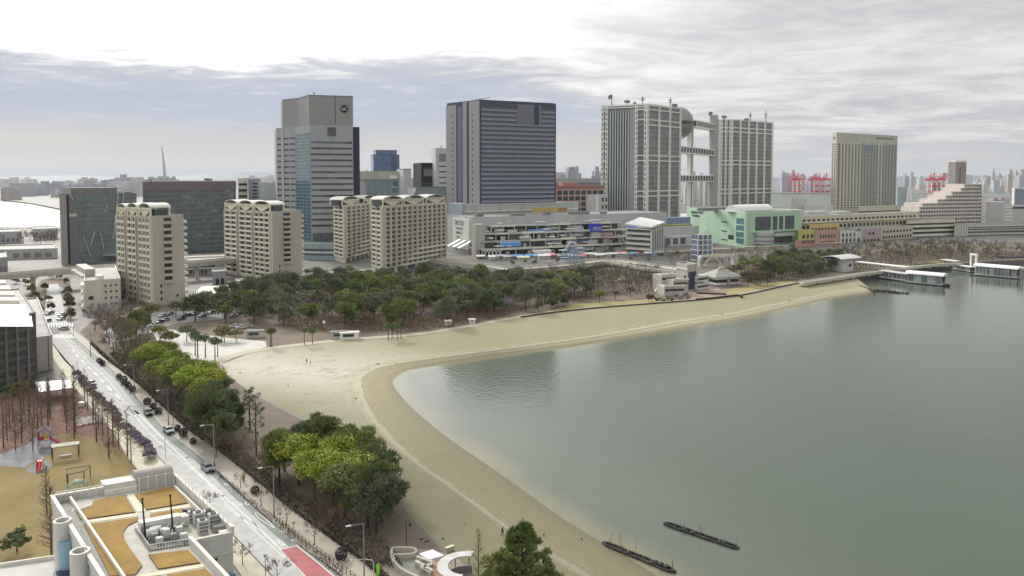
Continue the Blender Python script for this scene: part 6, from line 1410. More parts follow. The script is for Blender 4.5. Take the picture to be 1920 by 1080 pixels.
# playground grove of tall leafless conifers
pg = scatter([(5, 800), (60, 760), (148, 745), (180, 785), (214, 820), (250, 872), (212, 868), (165, 832), (110, 822), (60, 846), (5, 856)], 3.6, rng, 3000, avoid=lambda q: (q-G(82, 830)).length < 4)
many('bare_conifer', BS+BC[:2], pg[:58], 'tall leafless reddish conifer in the playground grove', 'leafless conifers of the playground', [L_red, L_red, L_brown], (0.7, 1.0))
# beach park forest
def no_build(q): return (q-G(410, 560)).length < 14 or (q-G(470, 568)).length < 10
fp = scatter([(345, 604), (420, 578), (470, 556), (540, 544), (700, 540), (900, 538), (1000, 540), (1095, 545), (1108, 560), (1010, 578), (905, 600), (785, 616), (640, 617), (530, 612), (440, 607)], 7.6, rng, 9000, avoid=no_build)
a_, b2, c2 = [], [], []
for q in fp:
    x = 960+q.x/q.y*FPX; y = YH+(CZ-LAND)*FPX/q.y
    r_ = rng.random()
    if y > 600 and x > 520: (c2 if r_ < 0.35 else a_).append(q)
    elif 540 < x < 720 and y > 575: (c2 if r_ < 0.5 else b2).append(q)
    elif x > 880: (c2 if r_ < 0.4 else a_).append(q)
    else: (a_ if r_ < 0.62 else b2).append(q)
many('pine_tree', FP_, a_, 'dark pine in the dense wood behind the beach', 'pines of the beach wood', [L_pine, L_pine2, L_pine2, L_mid], (1.0, 1.3))
many('broadleaf_tree', FB_, b2, 'green broadleaf tree in the dense wood behind the beach', 'broadleaf trees of the beach wood', [L_mid, L_olive, L_mid, L_pine], (1.0, 1.3))
many('bare_tree', BT, c2, 'leafless brown tree among the pines behind the beach', 'leafless trees of the beach wood', [L_brown, L_red, L_mauve], (1.0, 1.3))
# trees between houses and car park on the left
many('broadleaf_tree', FB_, px([(228, 622), (262, 612), (281, 606), (330, 594), (345, 590), (415, 572), (395, 578), (440, 572), (365, 588), (500, 562), (520, 556), (300, 640), (318, 655), (350, 640)]), 'green tree between the car park and the apartment blocks', 'green trees round the car park', [L_mid, L_olive, L_pine2], (0.7, 1.05))
many('bare_tree', BT, px([(190, 612), (205, 605), (224, 596), (246, 592), (200, 630), (215, 634), (240, 630), (186, 598), (178, 620), (240, 605)]), 'leafless grey tree in front of the low cream apartment house', 'leafless trees by the low cream apartment house', [L_brown, L_mauve], (0.9, 1.2))
many('street_tree', SB, px([(91, 566), (96, 582), (126, 560), (128, 545), (130, 580), (132, 598), (84, 545), (60, 548), (48, 535), (129, 570), (127, 552), (124, 532), (133, 590), (70, 570), (74, 590), (66, 560), (30, 532), (112, 524), (98, 523)]), 'dark street tree lining the far end of the road', 'dark street trees at the far road end', [L_pine, L_mid, L_brown], (1.5, 2.3))
many('broadleaf_tree', FB_, px([(575, 520), (600, 517), (628, 516), (655, 519), (690, 522), (560, 530), (540, 540), (720, 530), (760, 528), (800, 524), (840, 520), (870, 520), (905, 522), (940, 522)]), 'small green tree along the foot of the wide cream slabs', 'small trees at the foot of the wide cream slabs', [L_mid, L_olive, L_pine], (0.5, 0.85))
# middle lawn and promenade trees
many('bare_tree', BT, scatter([(965, 524), (1130, 510), (1235, 514), (1232, 545), (1130, 552), (1000, 558)], 6.5, rng, 3000), 'leafless mauve brown tree on the slope below the mall road', 'leafless trees below the mall road', [L_dusk, L_brown, L_olive], (0.85, 1.15))
for i, (x, y) in enumerate([(1010, 585), (1033, 580), (1044, 577), (1057, 576)]): plant_tree('pine_tree', FP_[i], G(x, y), 'small spreading pine on the olive lawn near the retaining wall', group='small pines on the olive lawn', sc=0.55, lm=L_pine, rng=rng)
for (x, y, s_, lab, lm) in ((1124, 568, 0.8, 'rounded dark evergreen on the lawn left of the two umbrella trees', L_mid), (1154, 562, 0.6, 'dark umbrella shaped tree, left of two on the lawn', L_brown), (1182, 557, 0.7, 'dark umbrella shaped tree, right of two on the lawn', L_brown)):
    plant_tree('broadleaf_tree', FB_[1], G(x, y), lab, sc=s_, lm=lm, rng=rng)
for x, y, lab in ((1216, 566, 'small dark cone shaped tree left of the beach tower, first of two'), (1223, 566, 'small dark cone shaped tree left of the beach tower, second of two')): plant_tree('conifer', SB[0], G(x, y), lab, sc=1.3, lm=L_red, rng=rng, zs=1.5)
many('shrub', SB, px([(1232, 567), (1238, 564), (1245, 567), (1252, 563), (1260, 566), (1268, 560), (1275, 564), (1282, 559), (1290, 563), (1287, 556)]), 'dark low shrub at the foot of the beach tower', 'shrubs below the beach tower', [L_pine, L_mauve], (0.8, 1.3), cat='shrub')
many('palm_pine', PM, px([(366, 667), (403, 677), (408, 669), (371, 670), (385, 671)]), 'dark layered pine standing on the pale plaza', 'layered pines on the pale plaza', [L_pine], (0.9, 1.15))
many('palm_pine', PM, px([(507, 650), (510, 650), (571, 646), (586, 645)]), 'small umbrella pine at the head of the beach', 'umbrella pines at the head of the beach', [L_mid], (0.75, 0.9))
many('broadleaf_tree', FB_, px([(416, 640), (421, 642), (443, 640)]), 'olive rounded tree on the far side of the pale plaza', 'olive trees by the pale plaza', [L_olive], (0.6, 0.75))
many('palm_pine', PM, px([(728, 636), (735, 634), (746, 636), (752, 634)]), 'short dark pine in a tight cluster by the beach path', 'short pines by the beach path', [L_pine], (0.75, 0.9))
many('pine_tree', FP_, px([(1402, 538), (1415, 534), (1420, 536), (1425, 535), (1439, 534)]), 'tall trunked pine on the small lawn right of the pavilion', 'tall pines right of the pavilion', [L_olive, L_brown], (0.8, 0.95))
# grove right of the pavilion and leafless slope beyond
gv = scatter([(1345, 522), (1400, 500), (1480, 492), (1570, 488), (1582, 500), (1560, 512), (1490, 524), (1420, 530), (1370, 531)], 8.2, rng, 3000)
many('broadleaf_tree', FB_, [q for i, q in enumerate(gv) if q.x/q.y*FPX+960 < 1440], 'olive brown tree in the grove right of the pavilion', 'olive trees of the pavilion grove', [L_olive, L_brown, L_mid], (0.8, 1.1))
many('pine_tree', FP_, [q for i, q in enumerate(gv) if q.x/q.y*FPX+960 >= 1440], 'dark green pine in the grove by the boat station', 'dark pines by the boat station', [L_pine, L_pine2, L_mid], (0.85, 1.15))
gb = scatter([(1560, 480), (1640, 468), (1720, 462), (1850, 466), (1925, 472), (1925, 484), (1830, 485), (1750, 490), (1690, 495), (1600, 494)], 7.5, rng, 4000)
many('bare_tree', BT, gb[:110], 'leafless grey brown tree on the shore slope below the stepped hotel', 'leafless trees below the stepped hotel', [L_dusk, L_dusk, L_brown, L_olive], (1.0, 1.35))
many('broadleaf_tree', FB_, [AX(x, Y, 3) for x, Y in ((1455, 830), (1466, 835), (1476, 840), (1487, 845), (1510, 850), (1525, 860), (1540, 870), (1340, 780), (1325, 800), (1905, 860), (1915, 845), (1925, 850))], 'dark tree behind the mint mall and the hotels', 'dark trees behind the mint mall', [L_pine, L_pine2], (1.0, 1.4))
many('bare_tree', BT, scatter([(-10, 462), (-10, 446), (108, 440), (108, 456)], 11, rng, 500), 'leafless tree in the brown belt beyond the flat warehouse', 'leafless trees beyond the flat warehouse', [L_red, L_brown], (1.2, 1.5))
many('street_tree', SB, px([(20, 742), (36, 738), (52, 736), (8, 748), (64, 732), (44, 744)]), 'dark green small tree at the foot of the dark banded school', 'small trees at the foot of the dark banded school', [L_pine, L_mid], (1.3, 2.0))
many('bare_tree', BT, scatter([(1250, 500), (1262, 486), (1370, 478), (1470, 470), (1480, 484), (1390, 494), (1330, 508)], 7.5, rng, 800), 'leafless brown tree in front of the mint mall', 'leafless trees in front of the mint mall', [L_brown, L_olive, L_mauve], (0.7, 1.0))
many('street_tree', SB, px([(960, 497), (985, 494), (1003, 497), (1045, 492), (1090, 490), (1122, 487), (1150, 486), (1182, 488), (1215, 490), (875, 502), (905, 505), (862, 510), (880, 515), (930, 513), (900, 519), (1240, 482), (1270, 478)]), 'small dark green tree beside the road in front of the mall terraces', 'small trees in front of the mall terraces', [L_pine, L_mid, L_olive], (1.2, 2.0))
# shrubs
mv = []
KLo = offset(KL, -1.3)
for i, p in enumerate(KLo):
    y = YH+(CZ-LAND)*FPX/p.y
    if 708 < y < 870: mv.append(p)
mv = resample(mv, 34)
many('bare_shrub', SB, [(p.x+rng.uniform(-.7, .5), p.y+rng.uniform(-.7, .7)) for p in mv], 'mauve leafless shrub along the left kerb of the road', 'mauve shrubs along the left kerb', [L_mauve], (0.75, 1.3), cat='shrub')
many('round_shrub', RB, px([(276, 759), (287, 768), (297, 777), (333, 809), (344, 820), (362, 833), (223, 711), (232, 719), (240, 727), (248, 735), (478, 926), (640, 1051), (186, 680), (192, 685)]), 'dark round clipped shrub between the parked cars and the promenade', 'round clipped shrubs on the promenade', [leafmat('dark_purple_leaves', (0.030, 0.024, 0.030), (0.075, 0.058, 0.070))], (0.85, 1.25), cat='shrub')
# ground cover
def cover(name, poly, n, s, lm, seed, h=0.9, label=None):
    r_ = random.Random(seed); pts = [G(x, y) for x, y in poly]; mb = MB(); x0 = min(p.x for p in pts); x1 = max(p.x for p in pts); y0 = min(p.y for p in pts); y1 = max(p.y for p in pts); k = 0
    while k < n:
        q = (r_.uniform(x0, x1), r_.uniform(y0, y1))
        if in_poly(*q, pts): 
            k += 1; hh = r_.random()**2*h
            needle(mb, Vector((q[0], q[1], LAND+hh)), (rdir(r_)+Vector((0, 0, 1.2))).normalized(), s*r_.uniform(.6, 1.4), s*0.5, r_)
    o = mb.build(name, lm); o['kind'] = 'stuff'; return o
cover('undergrowth', [(520, 600), (700, 590), (900, 585), (1000, 575), (960, 590), (880, 608), (780, 622), (640, 626), (560, 622)], 12000, 0.6, L_red, 1, 1.8)
cover('undergrowth', [(700, 1060), (636, 1015), (544, 947), (479, 894), (409, 840), (354, 802), (248, 707), (205, 665), (240, 650), (330, 720), (470, 860), (560, 930), (720, 1010), (760, 1070)], 11000, 0.6, L_brown, 2, 0.7)
cover('undergrowth', [(960, 522), (1140, 508), (1240, 512), (1235, 550), (1120, 560), (1000, 566)], 12000, 0.6, L_dusk, 3, 1.4)
cover('undergrowth', [(1400, 500), (1580, 486), (1700, 470), (1925, 474), (1925, 485), (1700, 500), (1590, 506), (1490, 528), (1380, 534)], 16000, 0.8, L_dusk, 4, 2.2)
cover('undergrowth', [(640, 1085), (560, 1022), (470, 948), (400, 884), (404, 882), (476, 940), (562, 1008), (648, 1074)], 2600, 0.26, L_red, 5, 0.35)
cover('fallen_leaves', [(0, 740), (140, 733), (176, 778), (250, 875), (150, 815), (0, 855)], 2600, 0.28, L_red, 6, 0.1)
# clipped hedge along the inner edge of the promenade
mb = MB(); r_ = random.Random(9); Hh = offset(HD, -0.2)
for i in range(len(Hh)-1):
    for _ in range(70):
        p = Hh[i].lerp(Hh[i+1], r_.random()); z = r_.uniform(0.1, 1.0); q = p+Vector((r_.uniform(-.45, .45), r_.uniform(-.45, .45)))
        leaf(mb, Vector((q.x, q.y, LAND+0.15+z)), (rdir(r_)+Vector((0, 0, .5))).normalized(), r_.uniform(.25, .45), r_)
hg = thing('hedge', 'low dark clipped hedge all along the inner edge of the promenade', 'hedge', (HD[40].x, HD[40].y, LAND))
mb.build('foliage', leafmat('hedge_leaves', (0.022, 0.022, 0.014), (0.055, 0.052, 0.03)), hg)
core = thick_ribbon('core', offset(HD, -0.5), offset(HD, 0.15), LAND, LAND+1.0, M_bark); core.data.transform(Matrix.Translation(-Vector(hg.location))); core.parent = hg
# ================================================================== the roof garden school in the near corner
def roof_school():
    zr = 14.0; zp = 15.0; FL, FRt, NR = G(98, 930, zp), G(328, 891, zp), G(441, 990, zp)
    u = (FRt-FL).normalized(); v = ((NR-FRt).normalized()+(G(175, 1065, zp)-FL).normalized()).normalized(); f = Fr(FL, u, v)
    W = (FRt-FL).length; D = f.inv(NR)[1]; W2 = f.inv(G(356, 1006, zp))[0]; D2 = D+26
    t = thing('roof_garden_school', 'white walled school with turf panels, paths, railings and machinery on its flat roof', 'school building', (*f.p(W/2, D/2), LAND))
    wht = mat('school_white_render', (0.58, 0.57, 0.53), var=0.10, scale=0.5, streak=True, detail=8); deck = mat('roof_deck', (0.40, 0.38, 0.32), var=0.16, scale=0.8, detail=9)
    body = MB().prism([f.p(0, 0), f.p(W, 0), f.p(W, D), f.p(W2, D), f.p(W2, D2), f.p(0, D2)], LAND, zr-0.02).build('body', wht, t)
    MB().sheet([f.p(0.3, 0.3), f.p(W-.3, .3), f.p(W-.3, D-.3), f.p(W2-.3, D-.3), f.p(W2-.3, D2), f.p(0.3, D2)], zr).build('roof_deck', deck, t)
    # parapets
    cap = mat('parapet_cap', (0.66, 0.645, 0.56), var=0.08, scale=1.0)
    def par(a0, a1, b0, b1, h=1.0, m=wht):
        o = MB().box(f, a0, a1, b0, b1, zr+0.01, zr+h).build('parapet', m, t); MB().box(f, a0-0.06, a1+0.06, b0-0.06, b1+0.06, zr+h, zr+h+0.12).build('parapet_cap', cap, o)
    par(-0.2, 0.2, -0.2, D2); par(0.2, W*0.62, -0.2, 0.15); par(W-0.25, W+0.15, 0.2, D+0.15, 1.25); par(W2+0.2, W-0.25, D-0.15, D+0.15, 0.5); par(W2-0.2, W2+0.15, D, D2, 1.0)
    iw = f.inv(G(131, 937, zr+0.4))[0]; MB().box(f, iw, iw+0.3, 0.6, D2, zr+0.01, zr+0.75).build('walkway_kerb', cap, t)
    MB().box(f, 0.25, iw-0.05, 0.5, D2, zr+0.012, zr+0.06).build('walkway', mat('gravel_strip', (0.22, 0.22, 0.20), var=0.5, scale=4), t)
    MB().box(f, W-1.1, W-0.85, 3.2, D-6, zr+0.01, zr+0.5).build('inner_kerb', cap, t)
    # turf panels with dark timber edging
    tm = mat('dry_turf', (0.255, 0.155, 0.042), col2=(0.36, 0.225, 0.062), scale=0.35, detail=10, rough=0.95, bump=0.3, bscale=9); ed = mat('turf_edging', (0.10, 0.075, 0.04))
    def crv(L): return [Vector(q) for q in L]
    T = [[(176, 939), (234, 927.5), (254, 960), (150, 975), (142, 958), (160, 955), (174, 946)], [(253, 927.5), (325, 912), (352, 943), (275, 956)], [(156, 984), (259, 969), (258, 976), (240, 984), (231, 997), (233, 1012), (248, 1035), (267, 1061), (254, 1079), (206, 1082), (180, 1030)], [(281, 964), (360, 951.5), (365, 959), (283, 974.5)], [(278, 1040), (352, 1031), (376, 1055), (296, 1067)], [(313, 1078), (385, 1066), (412, 1092), (330, 1104)], [(206, 1090), (300, 1078), (325, 1110), (220, 1120)]]
    for L in T:
        pts = [G(x, y, zr+0.1) for x, y in L]; c = sum(pts, Vector((0, 0)))/len(pts)
        o = MB().prism([c+(p-c)*1.0 for p in pts], zr+0.012, zr+0.10).build('turf_edging', ed, t); MB().prism([c+(p-c)*0.975 for p in pts], zr+0.10, zr+0.16).build('turf_panel', tm, o)
    cs = mat('cream_slabs', (0.60, 0.53, 0.38), var=0.12, scale=1.2)
    for L in ([(152, 977.5), (257, 962.5), (260, 967), (156, 982)], [(279, 958.5), (354, 946), (359, 950.5), (281, 962)], [(250, 1081), (378, 1058), (384, 1063), (262, 1086)], [(237, 927), (250, 926), (274, 958), (257, 960)]):
        pts = [G(x, y, zr) for x, y in L]; MB().prism(pts, zr+0.005, zr+0.05).build('slab_path', cs, t)
    pts = [G(x, y, zr) for x, y in [(134, 962), (140, 940), (172, 936), (175, 941), (172, 948), (158, 954), (143, 957)]]; MB().prism(pts, zr+0.005, zr+0.08).build('timber_deck', mat('grey_deck', (0.42, 0.41, 0.36), var=0.2, scale=1.5), t)
    # far edge: greenhouse vault, white box and railings
    a0, a1 = f.inv(G(244, 905, zr))[0], W-0.35; R = 1.75; n = 12
    MB().box(f, a0, a1, -2.6, 0.9, LAND+6, zr+0.9).build('vault_base', wht, t)
    vs = [f.p3(a, -0.85+R*cos(pi*i/n), zr+0.9+R*0.95*sin(pi*i/n)) for a in (a0, a1) for i in range(n+1)]
    va = MB().add(vs, [(i, i+1, n+2+i, n+1+i) for i in range(n)]+[tuple(range(n+1)), tuple(reversed(range(n+1, 2*n+2)))]).build('vault_roof', mat('grey_vault_sheet', (0.33, 0.31, 0.28), var=0.1, streak=False), t)
    MB().box(f, W*0.40, a0, -2.0, 0.6, zr-3, zr+1.5).build('lift_box', wht, t)
    MB().box(f, W*0.40, a0, 0.6, 1.2, zr+0.01, zr+0.7).build('bench_step', cap, t)
    gl = mat('pale_fence_panel', (0.42, 0.43, 0.41), var=0.08)
    xs = lin(a0+0.2, W-0.6, 5)
    for i in range(4): MB().box(f, xs[i]+0.05, xs[i+1]-0.05, 1.5, 1.56, zr+0.15, zr+2.0).build('fence_panel', gl, t)
    for x in xs: MB().box(f, x-0.05, x+0.05, 1.42, 1.64, zr+0.01, zr+2.1).build('fence_post', M_wht, t)
    for i, x in enumerate(lin(0.9, W*0.40, 7)): MB().box(f, x-0.05, x+0.05, 0.25, 0.33, zr+0.01, zr+1.6).build('rail_post', M_wht, t)
    for z in (0.9, 1.5): MB().box(f, 0.5, W*0.40, 0.26, 0.32, zr+z, zr+z+0.07).build('rail', M_wht, t)
    for i, b_ in enumerate(lin(3, D-1, 14)): MB().box(f, W-0.34, W-0.28, b_-0.04, b_+0.04, zr+1.37, zr+1.9).build('rail_post', M_lgrey, t)
    MB().box(f, W-0.36, W-0.26, 2.5, D, zr+1.85, zr+1.93).build('rail', M_lgrey, t)
    # machinery on its plinth
    q = [G(x, y, zr) for x, y in [(252, 993), (335, 981), (357, 1022), (280, 1034)]]
    c = sum(q, Vector((0, 0)))/4; MB().prism(q, zr+0.01, zr+0.16).build('plinth', mat('dark_grating', (0.11, 0.11, 0.105), var=0.3, scale=3), t)
    for i in range(4):
        p0, p1 = q[i], q[(i+1) % 4]
        if i in (2, 3): 
            for s_ in lin(0.04, 0.96, 14): 
                p = p0.lerp(p1, s_); MB().tube((p.x, p.y, zr), (p.x, p.y, zr+0.9), 0.03, n=4).build('plinth_post', M_wht, t)
            MB().tube((*p0, zr+0.9), (*p1, zr+0.9), 0.035, n=4).build('plinth_rail', M_wht, t)
    def bx(x, y, la, lb, h, m, nm='machine', z0=zr+0.17, bev=True):
        a, b_ = f.inv(G(x, y, zr)); return MB().box(f, a-la/2, a+la/2, b_-lb/2, b_+lb/2, z0, z0+h).build(nm, m, t)
    mw_ = mat('machine_white', (0.60, 0.60, 0.56), var=0.12, scale=1.5); mg_ = mat('machine_grey', (0.26, 0.26, 0.25), var=0.2, scale=2)
    bx(300, 993, 5.2, 1.3, 1.5, mw_, 'air_handler'); bx(340, 985, 1.6, 1.5, 1.3, mw_, 'air_handler'); bx(272, 1001, 1.2, 1.0, 1.0, mg_)
    for x, y, h in ((290, 1014, .9), (299, 1019, .7), (312, 1010, 1.2), (325, 1013, .8), (336, 1004, 1.1), (345, 1014, .9), (306, 1006, 1.0)): bx(x, y, 0.8, 0.7, h, rng.choice([mw_, mg_, M_lgrey]), 'pump_unit')
    for x, y in ((285, 1010), (292, 1006)):
        a, b_ = f.inv(G(x, y, zr)); MB().tube(f.p3(a-0.7, b_, zr+0.9), f.p3(a+0.7, b_, zr+0.9), 0.5, n=12).build('tank', mw_, t)
    for i in range(5): MB().path([f.p3(*f.inv(G(280+i*14, 1016-i*1.5, zr)), zr+0.3), f.p3(*f.inv(G(282+i*14, 1008-i*1.5, zr)), zr+0.7+0.1*i), f.p3(*f.inv(G(290+i*14, 998-i*2, zr)), zr+0.9)], 0.09, 6).build('duct_pipe', M_lgrey, t)
    for x, y in ((372, 985), (380, 1000), (391, 976), (400, 988), (362, 977)): 
        o = bx(x, y, 1.15, 1.0, 1.9 if y > 980 else 1.5, M_lgrey, 'condenser', zr+0.05); a, b_ = f.inv(G(x, y, zr))
        zt = zr+0.05+(1.9 if y > 980 else 1.5); MB().tube(f.p3(a, b_, zt), f.p3(a, b_, zt+0.12), 0.38, n=12).build('fan', M_black, o)
        for k_ in range(3): MB().box(f, a-0.58, a+0.58, b_+0.5, b_+0.52, zr+0.3+k_*0.5, zr+0.62+k_*0.5).build('grille', M_dgrey, o)
    bx(350, 968, 0.9, 0.7, 1.0, M_navy2); bx(411, 996, 1.6, 1.0, 0.7, mg_); bx(420, 1004, 1.2, 0.8, 0.5, mw_)
    # two dark poles
    for (x, y, y1) in ((273, 1012, 938), (325, 1004, 931)):
        g = G(x, y, zr); zt = P(x, y1, g.y).z; MB().path([(g.x, g.y, zr), (g.x-.15, g.y, (zr+zt)/2), (g.x-.3, g.y, zt)], [0.14, 0.12, 0.09], 8).lathe((g.x-.3, g.y), [(0.001, zt), (0.16, zt+0.05), (0.16, zt+0.3), (0.001, zt+0.35)], 8).build('vent_pole', M_black, t)
    # turrets on the left flank
    for (x, y, R_, zt) in ((117, 975, 1.15, zp+0.5), (150, 1032, 1.2, zp+0.4)):
        g = G(x, y, zt); MB().lathe(g, [(R_, LAND), (R_, zt), (R_*0.74, zt), (R_*0.74, zt-0.9), (0.001, zt-0.9)], 22).build('turret', wht, t)
        MB().tube((g.x, g.y, zt-.9), (g.x, g.y, zt-.84), R_*.73, n=22).build('turret_well_shade', M_navy2, t)  # dark disc paints in the shade at the bottom of the open turret
    for (x, y, R_, zt) in ((124, 1012, 0.95, zp-2.0), (158, 1072, 0.9, zp-2.4)):
        g = G(x, y, zt); MB().lathe(g, [(R_, LAND), (R_, zt), (R_*0.8, zt), (R_*.8, zt-0.4), (.001, zt-0.4)], 20).build('blue_turret', mat('pale_blue_render', (0.25, 0.40, 0.47)), t)
    # front wall of the wide wing: slit window and blue lower storey
    fw = wall(f.p(W2, D+0.02), f.p(W, D+0.02), f.p(W2, 0)); L = fw.L
    MB().box(fw, -0.05, L+0.25, 0.02, 0.12, zr-2.3, zr-2.1).build('string_course', cap, t)
    MB().box(fw, L*0.42, L*0.62, 0.02, 0.10, zr-3.0, zr-2.6).build('slit_window', M_glz, t)
    MB().box(fw, L*0.38, L+0.2, 0.02, 0.5, LAND, zr-5.1).build('blue_bay', mat('school_blue', (0.19, 0.34, 0.42)), t)
    MB().box(fw, L*0.90, L+0.28, 0.5, 0.75, LAND, zr-5.6).build('blue_pier', mat('deep_blue', (0.08, 0.17, 0.24)), t)
    # lower annex roof at the left
    za = 8.5; q = [G(x, y, za) for x, y in [(-60, 1072), (0, 1062), (113, 1045), (150, 1110), (120, 1220), (-80, 1240)]]
    t2 = thing('flat_annex', 'low flat grey annex roof with white edge left of the roof garden', 'annex', (*(sum(q, Vector((0, 0)))/6), LAND))
    MB().prism(q, LAND, za).build('body', wht, t2); c = sum(q, Vector((0, 0)))/6; MB().sheet([c+(p-c)*0.97 for p in q], za+0.03).build('roof', mat('pale_annex_roof', (0.46, 0.46, 0.43), var=0.12, scale=0.5), t2)
    for i in (0, 1): MB().prism([q[i], q[i+1], c+(q[i+1]-c)*0.97, c+(q[i]-c)*0.97], za, za+0.5).build('parapet', cap, t2)
    q2 = [G(x, y, za+0.6) for x, y in [(100, 1072), (128, 1066), (137, 1080), (104, 1088)]]; MB().prism(q2, za+0.03, za+0.6).build('roof_light', M_navy2, t2)
roof_school()
# ================================================================== street furniture and vehicles
steel = mat('lamp_steel', (0.24, 0.25, 0.23), var=0.1, rough=0.5); lampw = mat('lamp_head_white', (0.62, 0.62, 0.58))
def street_lamp(x, y, label, h=8.9, low=False, z=LAND+0.17, arm=2.0):
    g = G(x, y, z); t = thing('street_lamp', label, 'street lamp', (g.x, g.y, z), None); d = Vector((-0.93, -0.36, 0))
    b0 = Vector((g.x, g.y, z)); tp = b0+Vector((0, 0, h))
    MB().tube(b0, b0+Vector((0, 0, 0.9)), 0.17, 0.15, 8).tube(b0+Vector((0, 0, 0.9)), tp, 0.12, 0.075, 8).build('pole', steel, t)
    MB().path([tp-Vector((0, 0, 0.25)), tp+Vector((0, 0, 0.02)), tp+d*arm*0.6+Vector((0, 0, 0.05)), tp+d*arm], [0.07, 0.065, 0.055, 0.05], 6).build('arm', steel, t)
    e = tp+d*arm; fr = Fr(e, d, (-d.y, d.x)); hd = MB(); 
    c = [fr.p3(-0.2, -0.16, e.z-.05), fr.p3(0.62, -0.13, e.z-0.02), fr.p3(0.62, 0.13, e.z-0.02), fr.p3(-0.2, 0.16, e.z-.05), fr.p3(-0.12, -0.1, e.z+.17), fr.p3(0.5, -0.08, e.z+.12), fr.p3(0.5, 0.08, e.z+.12), fr.p3(-0.12, 0.1, e.z+.17)]
    hd.add(c, [(0, 1, 2, 3)[::-1], (4, 5, 6, 7), (0, 1, 5, 4), (1, 2, 6, 5), (2, 3, 7, 6), (3, 0, 4, 7)]).build('lamp_head', lampw, t)
    if low: 
        m_ = b0+Vector((0, 0, h*0.44)); MB().tube(m_, m_+d*2.6+Vector((0, 0, -0.15)), 0.06, 0.05, 6).build('lower_arm', steel, t); MB().box(Fr(m_+d*2.6, d, (-d.y, d.x)), -0.5, 0.1, -0.05, 0.05, m_.z-0.5, m_.z-0.12).build('sign_plate', lampw, t)
    return t
for x, y, h, lo, lab in ((170, 668, 8.5, False, 'grey street lamp farthest along the promenade, before the crossing'), (252, 742, 8.7, False, 'grey street lamp beside the farther row of round shrubs'), (316, 800, 9.0, False, 'grey street lamp standing next to the second parked car'), (402, 874, 8.8, True, 'grey street lamp with a lower second arm by the nearest parked car'), (514, 968, 9.0, False, 'grey street lamp rising in front of the nearer roadside grove'), (683, 1092, 8.9, False, 'grey street lamp closest to the camera on the promenade')):
    street_lamp(x, y, lab, h, lo)
def short_post(x, y, label, h=3.2, z=LAND+.17, head=True, cat='post', name='signal_post'):
    g = G(x, y, z); t = thing(name, label, cat, (g.x, g.y, z)); MB().tube((g.x, g.y, z), (g.x, g.y, z+h), 0.06, 0.05, 6).build('pole', M_dgrey, t)
    if head: MB().lathe(g, [(0.001, z+h), (0.22, z+h+0.02), (0.22, z+h+0.12), (0.30, z+h+0.16), (0.001, z+h+0.34)], 10).build('head', M_dgrey, t)
    return t
short_post(310, 858, 'thin dark post at the left kerb near the end of the mauve shrubs', 5.2, LAND+.16, False); short_post(551, 1002, 'short dark garden lamp at the end of the promenade fence', 1.9, cat='garden lamp', name='garden_lamp')
short_post(498, 1085, 'dark post lamp in the planted strip beside the roof garden school', 3.4, LAND, cat='garden lamp', name='garden_lamp'); short_post(145, 706, 'thin post on the left pavement near the hatched centre line', 4.8, LAND+.16, False); short_post(412, 905, 'thin dark sign post just past the nearest parked car', 3.2, LAND+.17, False); short_post(138, 632, 'tall thin pole at the corner of the zebra crossing', 7.5, LAND, False); short_post(325, 800, 'thin dark post beside the second parked car', 3.0, LAND+.17, False)
def gate(x0, y0, x1, y1, label, h=4.2):
    a, c = G(x0, y0), G(x1, y1); t = thing('gantry', label, 'gantry', (*(a+c)/2, LAND)); 
    for p in (a, c): MB().tube((*p, LAND), (*p, LAND+h), 0.16, n=6).build('post', M_wht, t)
    MB().tube((*a, LAND+h), (*c, LAND+h+0.1), 0.24, n=6).build('beam', M_wht, t)
gate(250, 598, 290, 591, 'white gateway beam over the car park entrance')
# lowered sign arm at the near promenade
z = LAND+.17; g = G(701, 1092, z); t = thing('sign_gantry', 'pale curved sign arm over the kerb carrying an upside down triangular sign', 'traffic sign', (g.x, g.y, z)); b0 = Vector((g.x, g.y, z)); d = Vector((-0.95, 0.3, 0))
MB().path([b0, b0+Vector((0, 0, 3.0)), b0+d*0.25+Vector((0, 0, 3.35)), b0+d*1.6+Vector((0, 0, 3.3)), b0+d*3.6+Vector((0, 0, 2.75))], [.09, .08, .07, .06, .05], 7).build('pole', mat('pale_green_pole', (0.46, 0.50, 0.42)), t)
e = b0+d*3.7+Vector((0, 0, 2.75)); fr = Fr(e, (1, 0.1), (-.1, 1)); 
for sc_, mm, dd in ((0.52, mat('sign_red', (0.50, 0.05, 0.05)), 0.0), (0.42, M_wht, -0.03)):
    vs = [fr.p3(-sc_, dd, e.z+.45*sc_/.52), fr.p3(sc_, dd, e.z+.45*sc_/.52), fr.p3(0, dd, e.z-.5*sc_/.52)]; vs += [p+Vector((0, 0.025, 0)) for p in vs]
    MB().add(vs, [(0, 1, 2)[::-1], (3, 4, 5), (0, 1, 4, 3), (1, 2, 5, 4), (2, 0, 3, 5)]).build('sign_plate' if dd == 0 else 'sign_face', mm, t)
g = G(709, 1082, z); t = thing('banner', 'bright yellow-green upright banner beside the near kerb', 'banner', (g.x, g.y, z)); fr = Fr(g, (0.95, 0.3), (-.3, .95))
MB().tube((g.x, g.y, z), (g.x, g.y, z+2.1), 0.03, n=5).build('pole', M_dgrey, t); MB().box(fr, -0.24, 0.24, -0.05, -0.035, z+0.35, z+2.05).build('cloth', mat('signal_green', (0.30, 0.75, 0.03), var=0.05), t)
